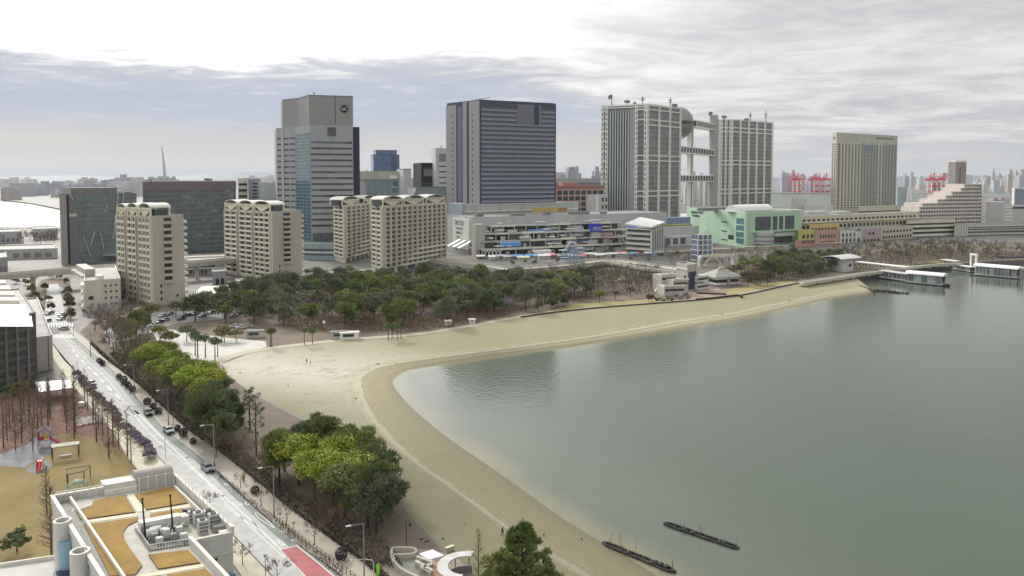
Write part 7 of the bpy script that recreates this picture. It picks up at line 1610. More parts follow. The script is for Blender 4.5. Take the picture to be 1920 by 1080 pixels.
# fence on the near promenade
Kf = [p for p in offset(KR, 0.75)]; pts = [p for p in Kf if 996 < YH+(CZ-LAND)*FPX/p.y < 1150]; pts = resample(pts, 25)
t = thing('timber_fence', 'brown timber rail fence along the near end of the promenade', 'fence', (*pts[12], LAND+.17)); fm = mat('fence_timber', (0.17, 0.115, 0.07), var=0.2)
for p in pts: MB().tube((*p, LAND+.15), (*p, LAND+1.15), 0.07, n=5).build('post', fm, t)
for zz in (0.55, 1.0): MB().path([Vector((*p, LAND+.17+zz)) for p in pts], 0.05, 5).build('rail', fm, t)
# cars
def car_proto():
    t = thing('parked_car', 'car', 'car', (0, 0, LAND)); paint = mat('car_paint', (0.2, 0.2, 0.2), rough=0.3, var=0.03, coat=0.6); f = Fr((0, 0), (1, 0), (0, 1)); z = LAND
    prof = [(-2.05, .42), (-2.1, .70), (-1.95, .88), (-1.0, .95), (1.25, .98), (1.85, .92), (2.05, .75), (2.05, .40)]; w_ = 0.84
    def loft(pr, w0, w1, zc):                       # side outline swept across, narrower above zc
        vs = []
        for s_ in (-1, 1): vs += [(x, s_*(w0 if q < zc else w1), z+q) for x, q in pr]
        n = len(pr); return MB().add(vs, [tuple(range(n)), tuple(reversed(range(n, 2*n)))]+[(i, n+i, n+(i+1) % n, (i+1) % n) for i in range(n)])
    b_ = loft(prof, w_, w_-.03, .9).build('body', paint, t)
    cab = [(-1.05, .95), (-0.45, 1.40), (0.95, 1.44), (1.75, .97)]; vs = []
    for s_ in (-1, 1): vs += [(x, s_*(0.80 if q < 1 else 0.64), z+q) for x, q in cab]
    MB().add(vs, [(0, 1, 2, 3), (7, 6, 5, 4), (0, 4, 5, 1), (1, 5, 6, 2), (2, 6, 7, 3)]).build('cabin', paint, t)
    gm = mat('car_glass', (0.02, 0.025, 0.03), rough=0.08, spec=0.6)
    def q4(a, c, k=0.12, out=0.012):
        ctr = sum((Vector(p) for p in a), Vector((0, 0, 0)))/4; n_ = (Vector(a[1])-Vector(a[0])).cross(Vector(a[2])-Vector(a[0])).normalized(); n_ = n_ if n_.dot(ctr-Vector((0.2, 0, z+1.0))) > 0 else -n_
        return [Vector(p)+(ctr-Vector(p))*k+n_*out for p in a]
    V = [Vector(p) for p in vs]
    for nm, ids in (('windscreen', (0, 4, 5, 1)), ('rear_window', (2, 6, 7, 3)), ('side_window', (0, 1, 2, 3)), ('side_window', (4, 5, 6, 7))):
        p = q4([V[i] for i in ids], None); MB().add(p, [(0, 1, 2, 3)]).build(nm, gm, t)
    for x in (-1.3, 1.3):
        for s_ in (-1, 1):
            wl_ = MB().tube((x, s_*.66, z+.32), (x, s_*.87, z+.32), .32, n=16).build('wheel', mat('tyre', (0.02, 0.02, 0.02)), t); MB().tube((x, s_*.87, z+.32), (x, s_*.885, z+.32), .19, n=12).build('rim', M_lgrey, wl_)
    for s_ in (-1, 1):
        MB().box(f, -2.11, -2.03, s_*.62-.17, s_*.62+.17, z+.62, z+.76).build('headlight', M_wht, t); MB().box(f, 2.0, 2.07, s_*.66-.12, s_*.66+.12, z+.62, z+.82).build('tail_light', mat('tail_red', (0.35, 0.02, 0.02)), t); MB().box(f, -0.85, -0.7, s_*.9-.08, s_*.9+.08, z+.95, z+1.07).build('mirror', paint, t)
    MB().box(f, -2.12, -2.06, -.45, .45, z+.45, z+.6).build('grille', M_black, t)
    return t
cp = car_proto(); used = False
def paint_of(nm, c): 
    m = mat('paint_'+nm, c, rough=0.3, var=0.03, coat=0.6); return m
def put_car(x, y, label, col, nm, dirv=None, group=None, z=LAND+.06, sc=1.0, shift=0):
    global used
    g = G(x, y, z); c = cp if not used else copy_tree(cp); used = True
    if dirv is None:
        i = min(range(1, len(KR)), key=lambda k: (KR[k]-g).length); dirv = KR[i]-KR[i-1]
    c.location = (g.x, g.y, z); c.rotation_euler = (0, 0, atan2(dirv.y, dirv.x)); c['label'] = label; c.scale = (sc, sc, sc); m = paint_of(nm, col)
    if group: c['group'] = group
    for o in c.children:
        if o.name.split('.')[0] in ('body', 'cabin', 'mirror'): o.material_slots[0].link = 'OBJECT'; o.material_slots[0].material = m
put_car(278, 777, 'dark green car parked at the promenade kerb, farthest of three', (0.03, 0.05, 0.045), 'green')
put_car(316, 811, 'sage grey car parked at the promenade kerb, middle of three', (0.20, 0.23, 0.20), 'sage')
put_car(389, 882, 'blue grey car parked at the promenade kerb, nearest of three', (0.12, 0.13, 0.16), 'blue')
put_car(120, 618, 'white car driving over the crossing between the two zebra stripes', (0.65, 0.65, 0.63), 'white', Vector((1, 0.05)))
put_car(88, 604, 'dark blue car waiting beyond the far zebra stripes', (0.03, 0.03, 0.10), 'navy', Vector((0.1, 1))); put_car(92, 590, 'blue van like car queueing behind the dark blue one', (0.08, 0.08, 0.22), 'violet', Vector((0.1, 1)), sc=1.15); put_car(116, 592, 'small white car parked in the bay beside the far road', (0.6, 0.6, 0.58), 'white', Vector((0.1, 1))); put_car(115, 600, 'silver car parked in the bay nearest the far zebra stripes', (0.35, 0.36, 0.36), 'silver', Vector((0.1, 1)))
put_car(173, 722, 'blue grey car stopped by the left kerb before the mauve shrubs', (0.10, 0.10, 0.18), 'slate')
for i, (x, y) in enumerate([(305, 594), (318, 591), (352, 593), (366, 590), (380, 594), (396, 588), (436, 594), (448, 590), (300, 606), (290, 612), (310, 602), (340, 600), (230, 632), (246, 626)]):
    put_car(x, y, 'car parked among the trees of the car park', [(0.6, 0.6, 0.58), (0.35, 0.36, 0.36), (0.05, 0.05, 0.06)][i % 3], ['white', 'silver', 'black'][i % 3], Vector((0.4, 1)), 'cars in the car park', LAND+.04)
for i, (x, y) in enumerate([(1110, 528), (1122, 527), (1160, 529), (1168, 526), (440, 614), (452, 616), (464, 613)]): put_car(x, y, 'pale car parked on the park road by the trees', (0.55, 0.55, 0.53), 'pale', Vector((1, 0.3)), 'cars on the park road', LAND+.03)
for i, (x, y) in enumerate([(225, 752), (352, 858), (300, 838), (418, 930)]):
    g = G(x, y); struct(MB().lathe(g, [(.34, LAND+.0), (.34, LAND+.068)], 14).build('manhole_cover', mat('manhole_iron', (0.09, 0.09, 0.09))))
# road paint
def paint(L, z=LAND+.064, m=M_white, name='road_marking'): return struct(MB().sheet([G(x, y, z) for x, y in L], z).build(name, m))
def stripe_line(pxl, wd=0.15, dash=None, z=LAND+.064):
    L = resample(cr([G(x, y, z) for x, y in pxl], 8), 60); mb = MB(); a, b_ = offset(L, -wd/2), offset(L, wd/2); acc = 0
    for i in range(len(L)-1):
        acc += (L[i+1]-L[i]).length
        if dash and (acc % (dash[0]+dash[1])) > dash[0]: continue
        mb.add([(*a[i], z), (*b_[i], z), (*b_[i+1], z), (*a[i+1], z)], [(3, 2, 1, 0)])
    o = mb.build('road_marking', M_white); bm = bmesh.new(); bm.from_mesh(o.data); bmesh.ops.recalc_face_normals(bm, faces=bm.faces); bm.to_mesh(o.data); bm.free()
    return struct(o)
CLn = [KL[i].lerp(KR[i], 0.52) for i in range(len(KL))]
cpx = lambda p: (960+FPX*p.x/p.y, YH+(CZ-LAND)*FPX/p.y)
stripe_line([(640, 1150), (575, 1082), (526, 1030), (470, 975), (430, 940), (400, 912), (360, 875), (310, 826), (262, 778)], 0.2)
stripe_line([(262, 778), (215, 738), (180, 702), (150, 672), (136, 655)], 0.5, (0.7, 0.7)); stripe_line([(480, 990), (440, 962), (420, 946)], 0.15); 
stripe_line([cpx(p) for p in offset(KR, -1.65)[8:]], 0.14)
paint([(526, 1030), (556, 1023.5), (640, 1092), (602, 1110)], LAND+.068, mat('red_lane_paint', (0.36, 0.10, 0.10), var=0.15, scale=0.8, detail=8), 'red_lane'); stripe_line([(524, 1031), (556, 1023)], 0.18, z=LAND+.074); stripe_line([(556, 1023), (590, 1050), (642, 1094)], 0.16, z=LAND+.074)
paint([(213, 767), (224, 763), (248, 776), (232, 781)], m=mat('dark_patch', (0.27, 0.27, 0.28)), name='asphalt_patch'); paint([(226, 762.5), (252, 759), (273, 776), (250, 777)], m=mat('dark_patch', (0, 0, 0)), name='asphalt_patch')
stripe_line([(212, 767), (226, 762), (262, 757)], 0.18, z=LAND+.07); stripe_line([(225, 762), (248, 778)], 0.15, z=LAND+.07); stripe_line([(232, 784), (274, 776)], 0.18, z=LAND+.07)
paint([(96, 628), (146, 619), (150, 604), (128, 606), (92, 610)], LAND+.05, M_asph2, 'crossing_asphalt')
for i in range(10): 
    x = 90+i*4.9; paint([(x, 613), (x+2.2, 612.8), (x+3.0, 605.5), (x+0.9, 605.7)], LAND+.066, name='zebra_stripe'); x = 95+i*4.7; paint([(x-1, 627.5), (x+1.4, 627.2), (x+4.8, 633.6), (x+2.2, 634)], LAND+.066, name='zebra_stripe')
def ground_text(s, x, y, h, wdt, hdg, name='road_lettering', z=LAND+.07):
    g = G(x, y, z); d = hdg.normalized(); e = Vector((d.y, -d.x)); cu = bpy.data.curves.new(name, 'FONT'); cu.body = s; cu.align_x = 'CENTER'; cu.align_y = 'CENTER'; o = bpy.data.objects.new(name, cu); C.objects.link(o)
    me = bpy.data.meshes.new_from_object(o.evaluated_get(bpy.context.evaluated_depsgraph_get())); bpy.data.objects.remove(o)
    for v_ in me.vertices: q = g+e*v_.co.x*wdt+d*v_.co.y*h; v_.co = (q.x, q.y, z)
    me.materials.clear(); me.materials.append(M_white); o = bpy.data.objects.new(name, me); C.objects.link(o); struct(o)
rd = (KR[30]-KR[20]); fwd = Vector((-0.66, 0.75))
ground_text('50', 446, 945, 3.6, 1.3, fwd); ground_text('0', 528, 1018, 3.4, 1.6, fwd)
def diamond(x, y, l_, w_):
    g = G(x, y, LAND+.075); d = fwd.normalized(); e = Vector((d.y, -d.x)); o_ = [g+d*l_, g+e*w_, g-d*l_, g-e*w_]; i_ = [g+(p-g)*0.66 for p in o_]
    vs = [(*p, LAND+.075) for p in o_+i_]; struct(MB().add(vs, [(i, (i+1) % 4, 4+(i+1) % 4, 4+i)[::-1] for i in range(4)]).build('road_marking', M_white))
diamond(464, 944, 0.9, 0.5); diamond(531, 996, 0.8, 0.45); diamond(552, 1012, 0.9, 0.5); diamond(424, 908, 0.7, 0.4)
stripe_line([(478, 962), (486, 972), (515, 990), (492, 968), (479, 961)], 0.12); stripe_line([(470, 973), (480, 985), (488, 994)], 0.14)
# ================================================================== playground
g = G(72, 886); t = thing('slide', 'red tube slide on the dark rubber patch of the tan lawn', 'slide', (g.x, g.y, LAND)); b0 = Vector((g.x, g.y, LAND)); rd_ = mat('slide_red', (0.50, 0.02, 0.02), rough=0.35); d = Vector((-0.45, 1, 0)).normalized(); s_ = Vector((1, .45, 0)).normalized()
mb = MB(); 
for sx_ in (-.55, 0.55): pass
pr_ = [b0+Vector((0, 0, .15)), b0+d*0.5+Vector((0, 0, .28)), b0+d*1.5+Vector((0, 0, 1.1)), b0+d*2.1+Vector((0, 0, 1.6)), b0+d*2.6+Vector((0, 0, 1.65))]
for off_, wd, hh, nm, mm in ((0, .42, 0, 'chute', rd_),):
    A_ = [p-s_*wd for p in pr_]; B_ = [p+s_*wd for p in pr_]; mb.strip(A_, B_); mb.strip([p+Vector((0, 0, .5)) for p in A_], A_); mb.strip(B_, [p+Vector((0, 0, .5)) for p in B_]); mb.strip([p-s_*.12+Vector((0, 0, .5)) for p in A_], [p+Vector((0, 0, .5)) for p in A_]); mb.strip([p+Vector((0, 0, .5)) for p in B_], [p+s_*.12+Vector((0, 0, .5)) for p in B_]); mb.build(nm, mm, t)
MB().path([p+Vector((0, 0, .03)) for p in pr_], 0.16, 5).build('chute_ridge', mat('slide_pink', (0.60, 0.18, 0.16)), t)
for sx_ in (-.5, .5):
    p = b0+d*2.6+s_*sx_; MB().tube(p, p+Vector((0, 0, 2.5)), .06, n=6).build('post', M_lgrey, t)
MB().box(Fr((b0+d*3.2)[:2], s_, d), -.6, .6, -.6, .6, LAND+1.5, LAND+1.62).build('platform', M_dgrey, t)
g = G(84, 836); t = thing('play_tower', 'climbing tower with yellow and red panels between the leafless playground trees', 'play tower', (g.x, g.y, LAND)); f = Fr(g, (0.9, .4), (-.4, .9)); f.u *= .72; f.v *= .72
for a in (-1.6, 1.6):
    for b_ in (-1.6, 1.6): MB().box(f, a-.08, a+.08, b_-.08, b_+.08, LAND, LAND+3.6).build('post', mat('lilac_post', (0.22, 0.18, 0.30)), t)
MB().box(f, -1.6, 1.6, -1.6, 1.6, LAND+1.5, LAND+1.62).build('platform', M_dgrey, t); MB().box(f, -1.5, 0.2, -1.72, -1.6, LAND+1.7, LAND+2.5).build('panel', mat('toy_red', (0.45, 0.05, 0.10)), t); MB().box(f, .3, 1.5, -1.72, -1.6, LAND+1.8, LAND+2.7).build('panel', mat('toy_yellow', (0.60, 0.36, 0.03)), t); MB().box(f, 1.6, 1.72, -1.5, 1.5, LAND+1.7, LAND+2.4).build('panel', mat('toy_blue', (0.14, 0.18, 0.34)), t)
MB().add([f.p3(-1.9, -1.9, LAND+3.5), f.p3(1.9, -1.9, LAND+3.5), f.p3(1.9, 1.9, LAND+3.5), f.p3(-1.9, 1.9, LAND+3.5), f.p3(0, 0, LAND+4.7)], [(0, 1, 4), (1, 2, 4), (2, 3, 4), (3, 0, 4), (3, 2, 1, 0)]).build('roof', mat('toy_roof', (0.20, 0.15, 0.16)), t)
MB().path([f.p3(1.7, 0, LAND+1.6), f.p3(3.2, -.2, LAND+.8), f.p3(4.3, -.3, LAND+.3)], .35, 8).build('chute', mat('toy_pink', (0.50, 0.10, 0.20)), t)
def arbour(L, h, label, m, name='pergola', slat=0, posts=True):
    q = [G(x, y, LAND+h) for x, y in L]; c = sum(q, Vector((0, 0)))/4; t = thing(name, label, 'shelter', (*c, LAND)); pm = mat('arbour_timber', (0.075, 0.055, 0.04))
    for p in q: 
        p = p+(c-p)*.05; MB().tube((*p, LAND), (*p, LAND+h), .09, n=6).build('post', pm, t)
    if slat:
        for i in range(4): MB().tube((*q[i], LAND+h), (*q[(i+1) % 4], LAND+h), .09, n=4).build('beam', pm, t)
        for s in lin(0.1, .9, slat): MB().tube((*q[0].lerp(q[1], s), LAND+h+.12), (*q[3].lerp(q[2], s), LAND+h+.12), .05, n=4).build('slat', pm, t)
    else: MB().prism(q, LAND+h, LAND+h+.18).build('roof', m, t)
    f = Fr(c, q[1]-q[0], q[3]-q[0]); MB().box(f, -1.1, 1.1, -.3, .3, LAND+.38, LAND+.46).box(f, -.9, -.7, -.2, .2, LAND, LAND+.38).box(f, .7, .9, -.2, .2, LAND, LAND+.38).build('bench', M_conc, t)
arbour([(97, 841), (148, 834), (149, 828), (95, 835)], 2.6, 'long flat roofed rest shelter with benches between playground and lawn', mat('pale_timber_roof', (0.36, 0.33, 0.26)), 'rest_shelter')
arbour([(126, 890), (158, 884), (170, 872), (124, 880)], 2.6, 'dark timber pergola over a bench on the tan lawn', None, 'pergola', 6)
g = G(146, 925); t = thing('climbing_dome', 'pale green climbing dome half hidden behind the roof garden railing', 'climbing frame', (g.x, g.y, LAND)); R = 2.3
for k in range(8):
    a = pi*k/8; MB().path([Vector((g.x+R*cos(th)*cos(a), g.y+R*cos(th)*sin(a), LAND+R*1.15*sin(th))) for th in lin(0, pi, 13)], .045, 4).build('bar', mat('pale_green_bar', (0.36, 0.50, 0.38)), t)
for el_ in (0.0, .45, .9, 1.25): MB().path([Vector((g.x+R*cos(el_)*cos(a), g.y+R*cos(el_)*sin(a), LAND+.03+R*1.15*sin(el_))) for a in lin(0, 2*pi, 21)], .04, 4).build('ring', mat('pale_green_bar', (0, 0, 0)), t)
for i, (x, y) in enumerate([(146, 794), (158, 791), (170, 788), (182, 786), (148, 800), (160, 797), (172, 795), (185, 793)]):
    g = G(x, y); f = Fr(g, (.95, .3), (-.3, .95)); t = thing('picnic_bench', 'white slatted bench in the double row beside the playground path', 'bench', (g.x, g.y, LAND), 'white benches beside the playground path')
    MB().box(f, -.75, .75, -.35, .35, LAND+.42, LAND+.5).build('seat', M_wht, t); MB().box(f, -.75, .75, .33, .4, LAND+.5, LAND+.95).build('backrest', M_wht, t)
    for a in (-.6, .6): MB().box(f, a-.05, a+.05, -.3, .3, LAND, LAND+.42).build('leg', M_lgrey, t)
for x, y, lab in ((60, 700, 'small pale utility box below the dark banded school'), (152, 762, 'small sand coloured box on the reddish playground soil')):
    g = G(x, y); f = Fr(g, (.9, .3), (-.3, .9)); t = thing('utility_box', lab, 'utility box', (g.x, g.y, LAND)); MB().box(f, -.8, .8, -.5, .5, LAND, LAND+1.0).build('body', M_cream, t); MB().box(f, -.9, .9, -.6, .6, LAND+1.0, LAND+1.12).build('lid', M_wht, t)
# ================================================================== the small plaza at the bottom
def plaza():
    pale = mat('pale_stone', (0.46, 0.43, 0.35), var=0.12, scale=1.5); 
    base = [G(x, y) for x, y in [(736, 1040), (790, 1030), (850, 1040), (885, 1075), (900, 1150), (720, 1150), (705, 1090), (722, 1052)]]; struct(MB().sheet(base, LAND+.05).build('plaza', mat('taupe_paving', (0.26, 0.22, 0.18), var=0.12, scale=.6)))
    c = G(768, 1062); t = thing('stone_planter', 'pale curved stone wall enclosing a grey pool in the small plaza', 'planter', (c.x, c.y, LAND)); o_ = [G(x, y) for x, y in [(736, 1048), (775, 1046), (776, 1036), (740, 1035), (734, 1042), (740, 1062), (757, 1077), (783, 1090), (800, 1098)]]
    Lc = resample(cr(o_, 6), 60); w = thick_ribbon('wall', offset(Lc, -.25), offset(Lc, .25), LAND, LAND+.8, pale); w.data.transform(Matrix.Translation(-Vector(t.location))); w.parent = t
    MB().sheet([G(x, y) for x, y in [(742, 1050), (772, 1048), (790, 1068), (782, 1084), (760, 1073)]], LAND+.12).build('pool', mat('grey_green_pool', (0.21, 0.215, 0.175), rough=0.3), t)
    h = 3.0; q = [G(x, y, LAND+h) for x, y in [(786, 1038), (811, 1030), (832, 1041), (804, 1049)]]; c = sum(q, Vector((0, 0)))/4; t = thing('canopy', 'square white canopy on slim posts in the small plaza', 'canopy', (*c, LAND)); MB().prism(q, LAND+h-.15, LAND+h).build('roof', M_wht, t)
    for p in q: p = p+(c-p)*.1; MB().tube((*p, LAND), (*p, LAND+h-.16), .07, n=6).build('post', M_wht, t)
    for i in range(4):
        a, b_ = q[i]+(c-q[i])*.06, q[(i+1) % 4]+(c-q[(i+1) % 4])*.06; MB().tube((*a, LAND+1.0), (*b_, LAND+1.0), .05, n=4).build('rail', M_wht, t)
    struct(MB().sheet([G(x, y) for x, y in [(808, 1056), (835, 1050), (842, 1068), (850, 1100), (812, 1105)]], LAND+.09).build('terrace', mat('orange_tiles', (0.50, 0.27, 0.15), var=0.08, scale=1.5)))
    # crescent roof
    h = 2.6; cc = G(874, 1062, LAND+h); R0, R1 = 2.7, 4.3; th = lin(1.35, 4.6, 22); t = thing('crescent_shelter', 'pale grey crescent shaped shelter roof beside the orange tiles', 'shelter', (cc.x, cc.y, LAND)); A_ = [Vector((cc.x+R1*cos(a), cc.y+R1*sin(a))) for a in th]; B_ = [Vector((cc.x+R0*cos(a), cc.y+R0*sin(a))) for a in th]
    o = thick_ribbon('roof', A_, B_, LAND+h, LAND+h+.22, mat('pale_grey_roof', (0.50, 0.50, 0.48))); o.data.transform(Matrix.Translation(-Vector(t.location))); o.parent = t
    MB().strip([Vector((*p, LAND+h)) for p in A_], [Vector((*p, LAND+h)) for p in B_]).build('soffit', M_dgrey, t)
    for i in range(1, 22, 4): p = A_[i].lerp(B_[i], .5); MB().tube((*p, LAND), (*p, LAND+h), .09, n=6).build('post', M_dgrey, t)
    w = thick_ribbon('back_wall', [Vector((cc.x+(R0+.3)*cos(a), cc.y+(R0+.3)*sin(a))) for a in th], [Vector((cc.x+(R0+.5)*cos(a), cc.y+(R0+.5)*sin(a))) for a in th], LAND, LAND+1.1, M_dgrey); w.data.transform(Matrix.Translation(-Vector(t.location))); w.parent = t
    for i, (x, y, x1, y1) in enumerate([(782, 1052, 812, 1062), (780, 1060, 810, 1078), (836, 1036, 850, 1031), (792, 1072, 812, 1065)]):
        a, b_ = G(x, y), G(x1, y1); fw = wall(a, b_, a+Vector((0, 10))); t = thing('low_wall', 'low pale stone wall edging the steps of the small plaza', 'wall', (*(a+b_)/2, LAND), 'low walls of the small plaza'); MB().box(fw, 0, fw.L, -.2, .2, LAND, LAND+.7).build('wall', pale, t); MB().box(fw, -.05, fw.L+.05, -.26, .26, LAND+.7, LAND+.8).build('coping', M_cream2, t)
    g = G(762, 1032); t = thing('park_lamp', 'black park lamp with hanging lantern on the beach side of the small plaza', 'lamp post', (g.x, g.y, LAND)); b0 = Vector((g.x, g.y, LAND))
    MB().tube(b0, b0+Vector((0, 0, .7)), .14, .1, 8).tube(b0+Vector((0, 0, .7)), b0+Vector((0, 0, 4.6)), .07, .05, 8).build('pole', M_black, t); MB().path([b0+Vector((0, 0, 4.5)), b0+Vector((.2, 0, 4.85)), b0+Vector((.5, 0, 4.8)), b0+Vector((.6, 0, 4.5))], .04, 6).build('bracket', M_black, t)
    MB().lathe((g.x+.6, g.y), [(.001, LAND+4.55), (.24, LAND+4.3), (.2, LAND+4.2), (.14, LAND+3.95), (.001, LAND+3.9)], 10).build('lantern', M_black, t)
    g = G(672, 962); 
plaza()
# ================================================================== in the water
def boom(x0, y0, x1, y1, label, rs, n):
    a, b_ = G(x0, y0, 0), G(x1, y1, 0); f = wall(a, b_, a+Vector((0, 60))); t = thing('floating_rack', label, 'floating rack', (*(a+b_)/2, 0)); dk = mat('wet_timber', (0.020, 0.020, 0.018), var=0.4, scale=2); r_ = random.Random(rs); L = f.L
    for o_ in (-.55, .55): MB().path([f.p3(a_, o_*(1 if 0.04 < a_/L < .96 else .2)+r_.uniform(-.08, .08), .16+r_.uniform(-.05, .05)) for a_ in lin(0, L, 16)], .22, 7).build('log', dk, t)
    for a_ in lin(L*.05, L*.95, 11): MB().tube(f.p3(a_+r_.uniform(-.3, .3), -.6, .3), f.p3(a_, .6, .3), .11, n=5).build('cross_bar', dk, t)
    for i in range(5): a_ = r_.uniform(.08, .92)*L; puff_ = MB(); puff_.lathe(f.p(a_, r_.uniform(-.3, .3)), [(.001, .05), (.55, .12), (.5, .45), (.001, .62)], 7); puff_.build('float', dk, t)
    for i in range(n): a_ = r_.uniform(0, 1)*L; o_ = r_.choice((-1, 1))*r_.uniform(.7, 1.3); h_ = r_.uniform(1.2, 2.6); MB().tube(f.p3(a_, o_, -1), f.p3(a_+.1, o_, h_), .045, .03, 4).build('stake', mat('stake_wood', (0.10, 0.10, 0.075)), t)
boom(1131, 1019, 1266, 1074, 'dark floating timber rack with many stakes, nearer to the sand', 5, 14); boom(1246, 982, 1384, 1029, 'dark floating timber rack with few stakes, farther from the sand', 6, 5)
def person(x, y, label, h, shirt, trousers, z, face=0.0, stride=0.12):
    g = G(x, y, z); s = h/1.72
    Vv = [(0, 0, .95), (0, 0, 1.15), (0, 0, 1.38), (0, 0, 1.50), (0, 0.02, 1.62), (0.10, 0, .92), (.11, stride*.6, .50), (.11, -stride*.2, .09), (.11, .13-stride*.2, .05), (-.10, 0, .92), (-.11, -stride*.4, .50), (-.11, -stride*1.4, .09), (-.11, .13-stride*1.4, .05), (.19, 0, 1.40), (.24, -.04, 1.13), (.25, .06, .88), (.25, .08, .78), (-.19, 0, 1.40), (-.24, .04, 1.13), (-.25, .12, .90), (-.25, .14, .80)]
    E_ = [(0, 1), (1, 2), (2, 3), (3, 4), (0, 5), (5, 6), (6, 7), (7, 8), (0, 9), (9, 10), (10, 11), (11, 12), (2, 13), (13, 14), (14, 15), (15, 16), (2, 17), (17, 18), (18, 19), (19, 20)]
    Rr = [.15, .14, .15, .06, .10, .10, .07, .05, .04, .10, .07, .05, .04, .06, .05, .04, .04, .06, .05, .04, .04]
    me = bpy.data.meshes.new('body'); me.from_pydata([(a*s, b_*s, c*s) for a, b_, c in Vv], E_, []); o = bpy.data.objects.new('body', me); C.objects.link(o); md = o.modifiers.new('s', 'SKIN')
    for i, r in enumerate(Rr): me.skin_vertices[0].data[i].radius = (r*s, r*s*.85)
    me.skin_vertices[0].data[0].use_root = True; o.modifiers.new('b', 'SUBSURF').levels = 1
    m2 = bpy.data.meshes.new_from_object(o.evaluated_get(bpy.context.evaluated_depsgraph_get())); bpy.data.objects.remove(o)
    m2.materials.clear()
    for nm, c in (('cloth_%d' % int(shirt[0]*999), shirt), ('trousers_%d' % int(trousers[0]*999), trousers), ('skin', (0.36, 0.24, 0.17))): m2.materials.append(mat(nm, c))
    for p in m2.polygons: zz = p.center.z/s; p.material_index = 2 if zz > 1.47 or (zz < .84 and abs(p.center.x)/s > .2) else (1 if zz < .95 else 0)
    t = thing('person', label, 'person', (g.x, g.y, z)); t.rotation_euler = (0, 0, face); o = bpy.data.objects.new('body', m2); C.objects.link(o); o.parent = t
    hm = MB(); hm.lathe((0, -.012*s), [(.001, 1.735*s), (.07*s, 1.72*s), (.112*s, 1.65*s), (.108*s, 1.60*s)], 10); hr = raw(hm, 'hair', M_black, True); o = bpy.data.objects.new('hair', hr); C.objects.link(o); o.parent = t
person(575, 682, 'person in dark clothes standing on the pale sand, first of two', 1.7, (0.05, 0.05, 0.06), (0.03, 0.03, 0.04), LAND-.75, 0.4, .0); person(582, 682, 'person in pale top on the sand beside the one in dark clothes', 1.65, (0.45, 0.45, 0.42), (0.06, 0.06, 0.08), LAND-.75, 2.0, .1)
person(942, 1006, 'lone person in dark clothes walking along the sand near the big bushy pine', 1.72, (0.04, 0.04, 0.045), (0.05, 0.05, 0.06), 1.45, -0.8, .18); person(457, 905, 'person in a dark coat walking along the promenade past a street tree', 1.7, (0.02, 0.03, 0.03), (0.03, 0.03, 0.03), LAND+.17, 0.7, .16)
person(693, 1060, 'person in dark jacket by the near street lamp', 1.7, (0.03, 0.03, 0.03), (0.05, 0.05, 0.06), LAND+.17, 2.4, .05)
# driftwood and weed on the sand
M_drift = mat('driftwood', (0.05, 0.045, 0.035), var=0.4)
def zbeach(x, y):
    g = G(x, y, 1.2); best = min(((Vector((p.x, p.y))-g).length, p.z) for r, _ in rows for p in r); return best[1]
for x, y, l_ in ((708, 683, 2.2), (742, 681, 1.8), (1020, 1003, 1.4), (690, 695, 1.2), (668, 748, .8), (450, 700, 1.2), (790, 1012, .7), (800, 1016, .9), (830, 1012, .8), (1090, 1012, .5), (870, 985, .6), (980, 975, .5), (612, 800, .6), (540, 724, .7), (1480, 565, 1.8), (1355, 590, 1.6), (1400, 580, 1.6)):
    zz = zbeach(x, y); g = G(x, y, zz); a = rng.uniform(0, 3); d = Vector((cos(a), sin(a)*.4, 0)); p = Vector((g.x, g.y, zz+.08))
    o = MB().path([p-d*l_*.5, p+Vector((0, .1, .06)), p+d*l_*.5], [.05, .14, .04], 6).build('driftwood', M_drift, loc=p); tag(o, 'small dark piece of driftwood lying on the sand', 'driftwood', 'driftwood on the sand')
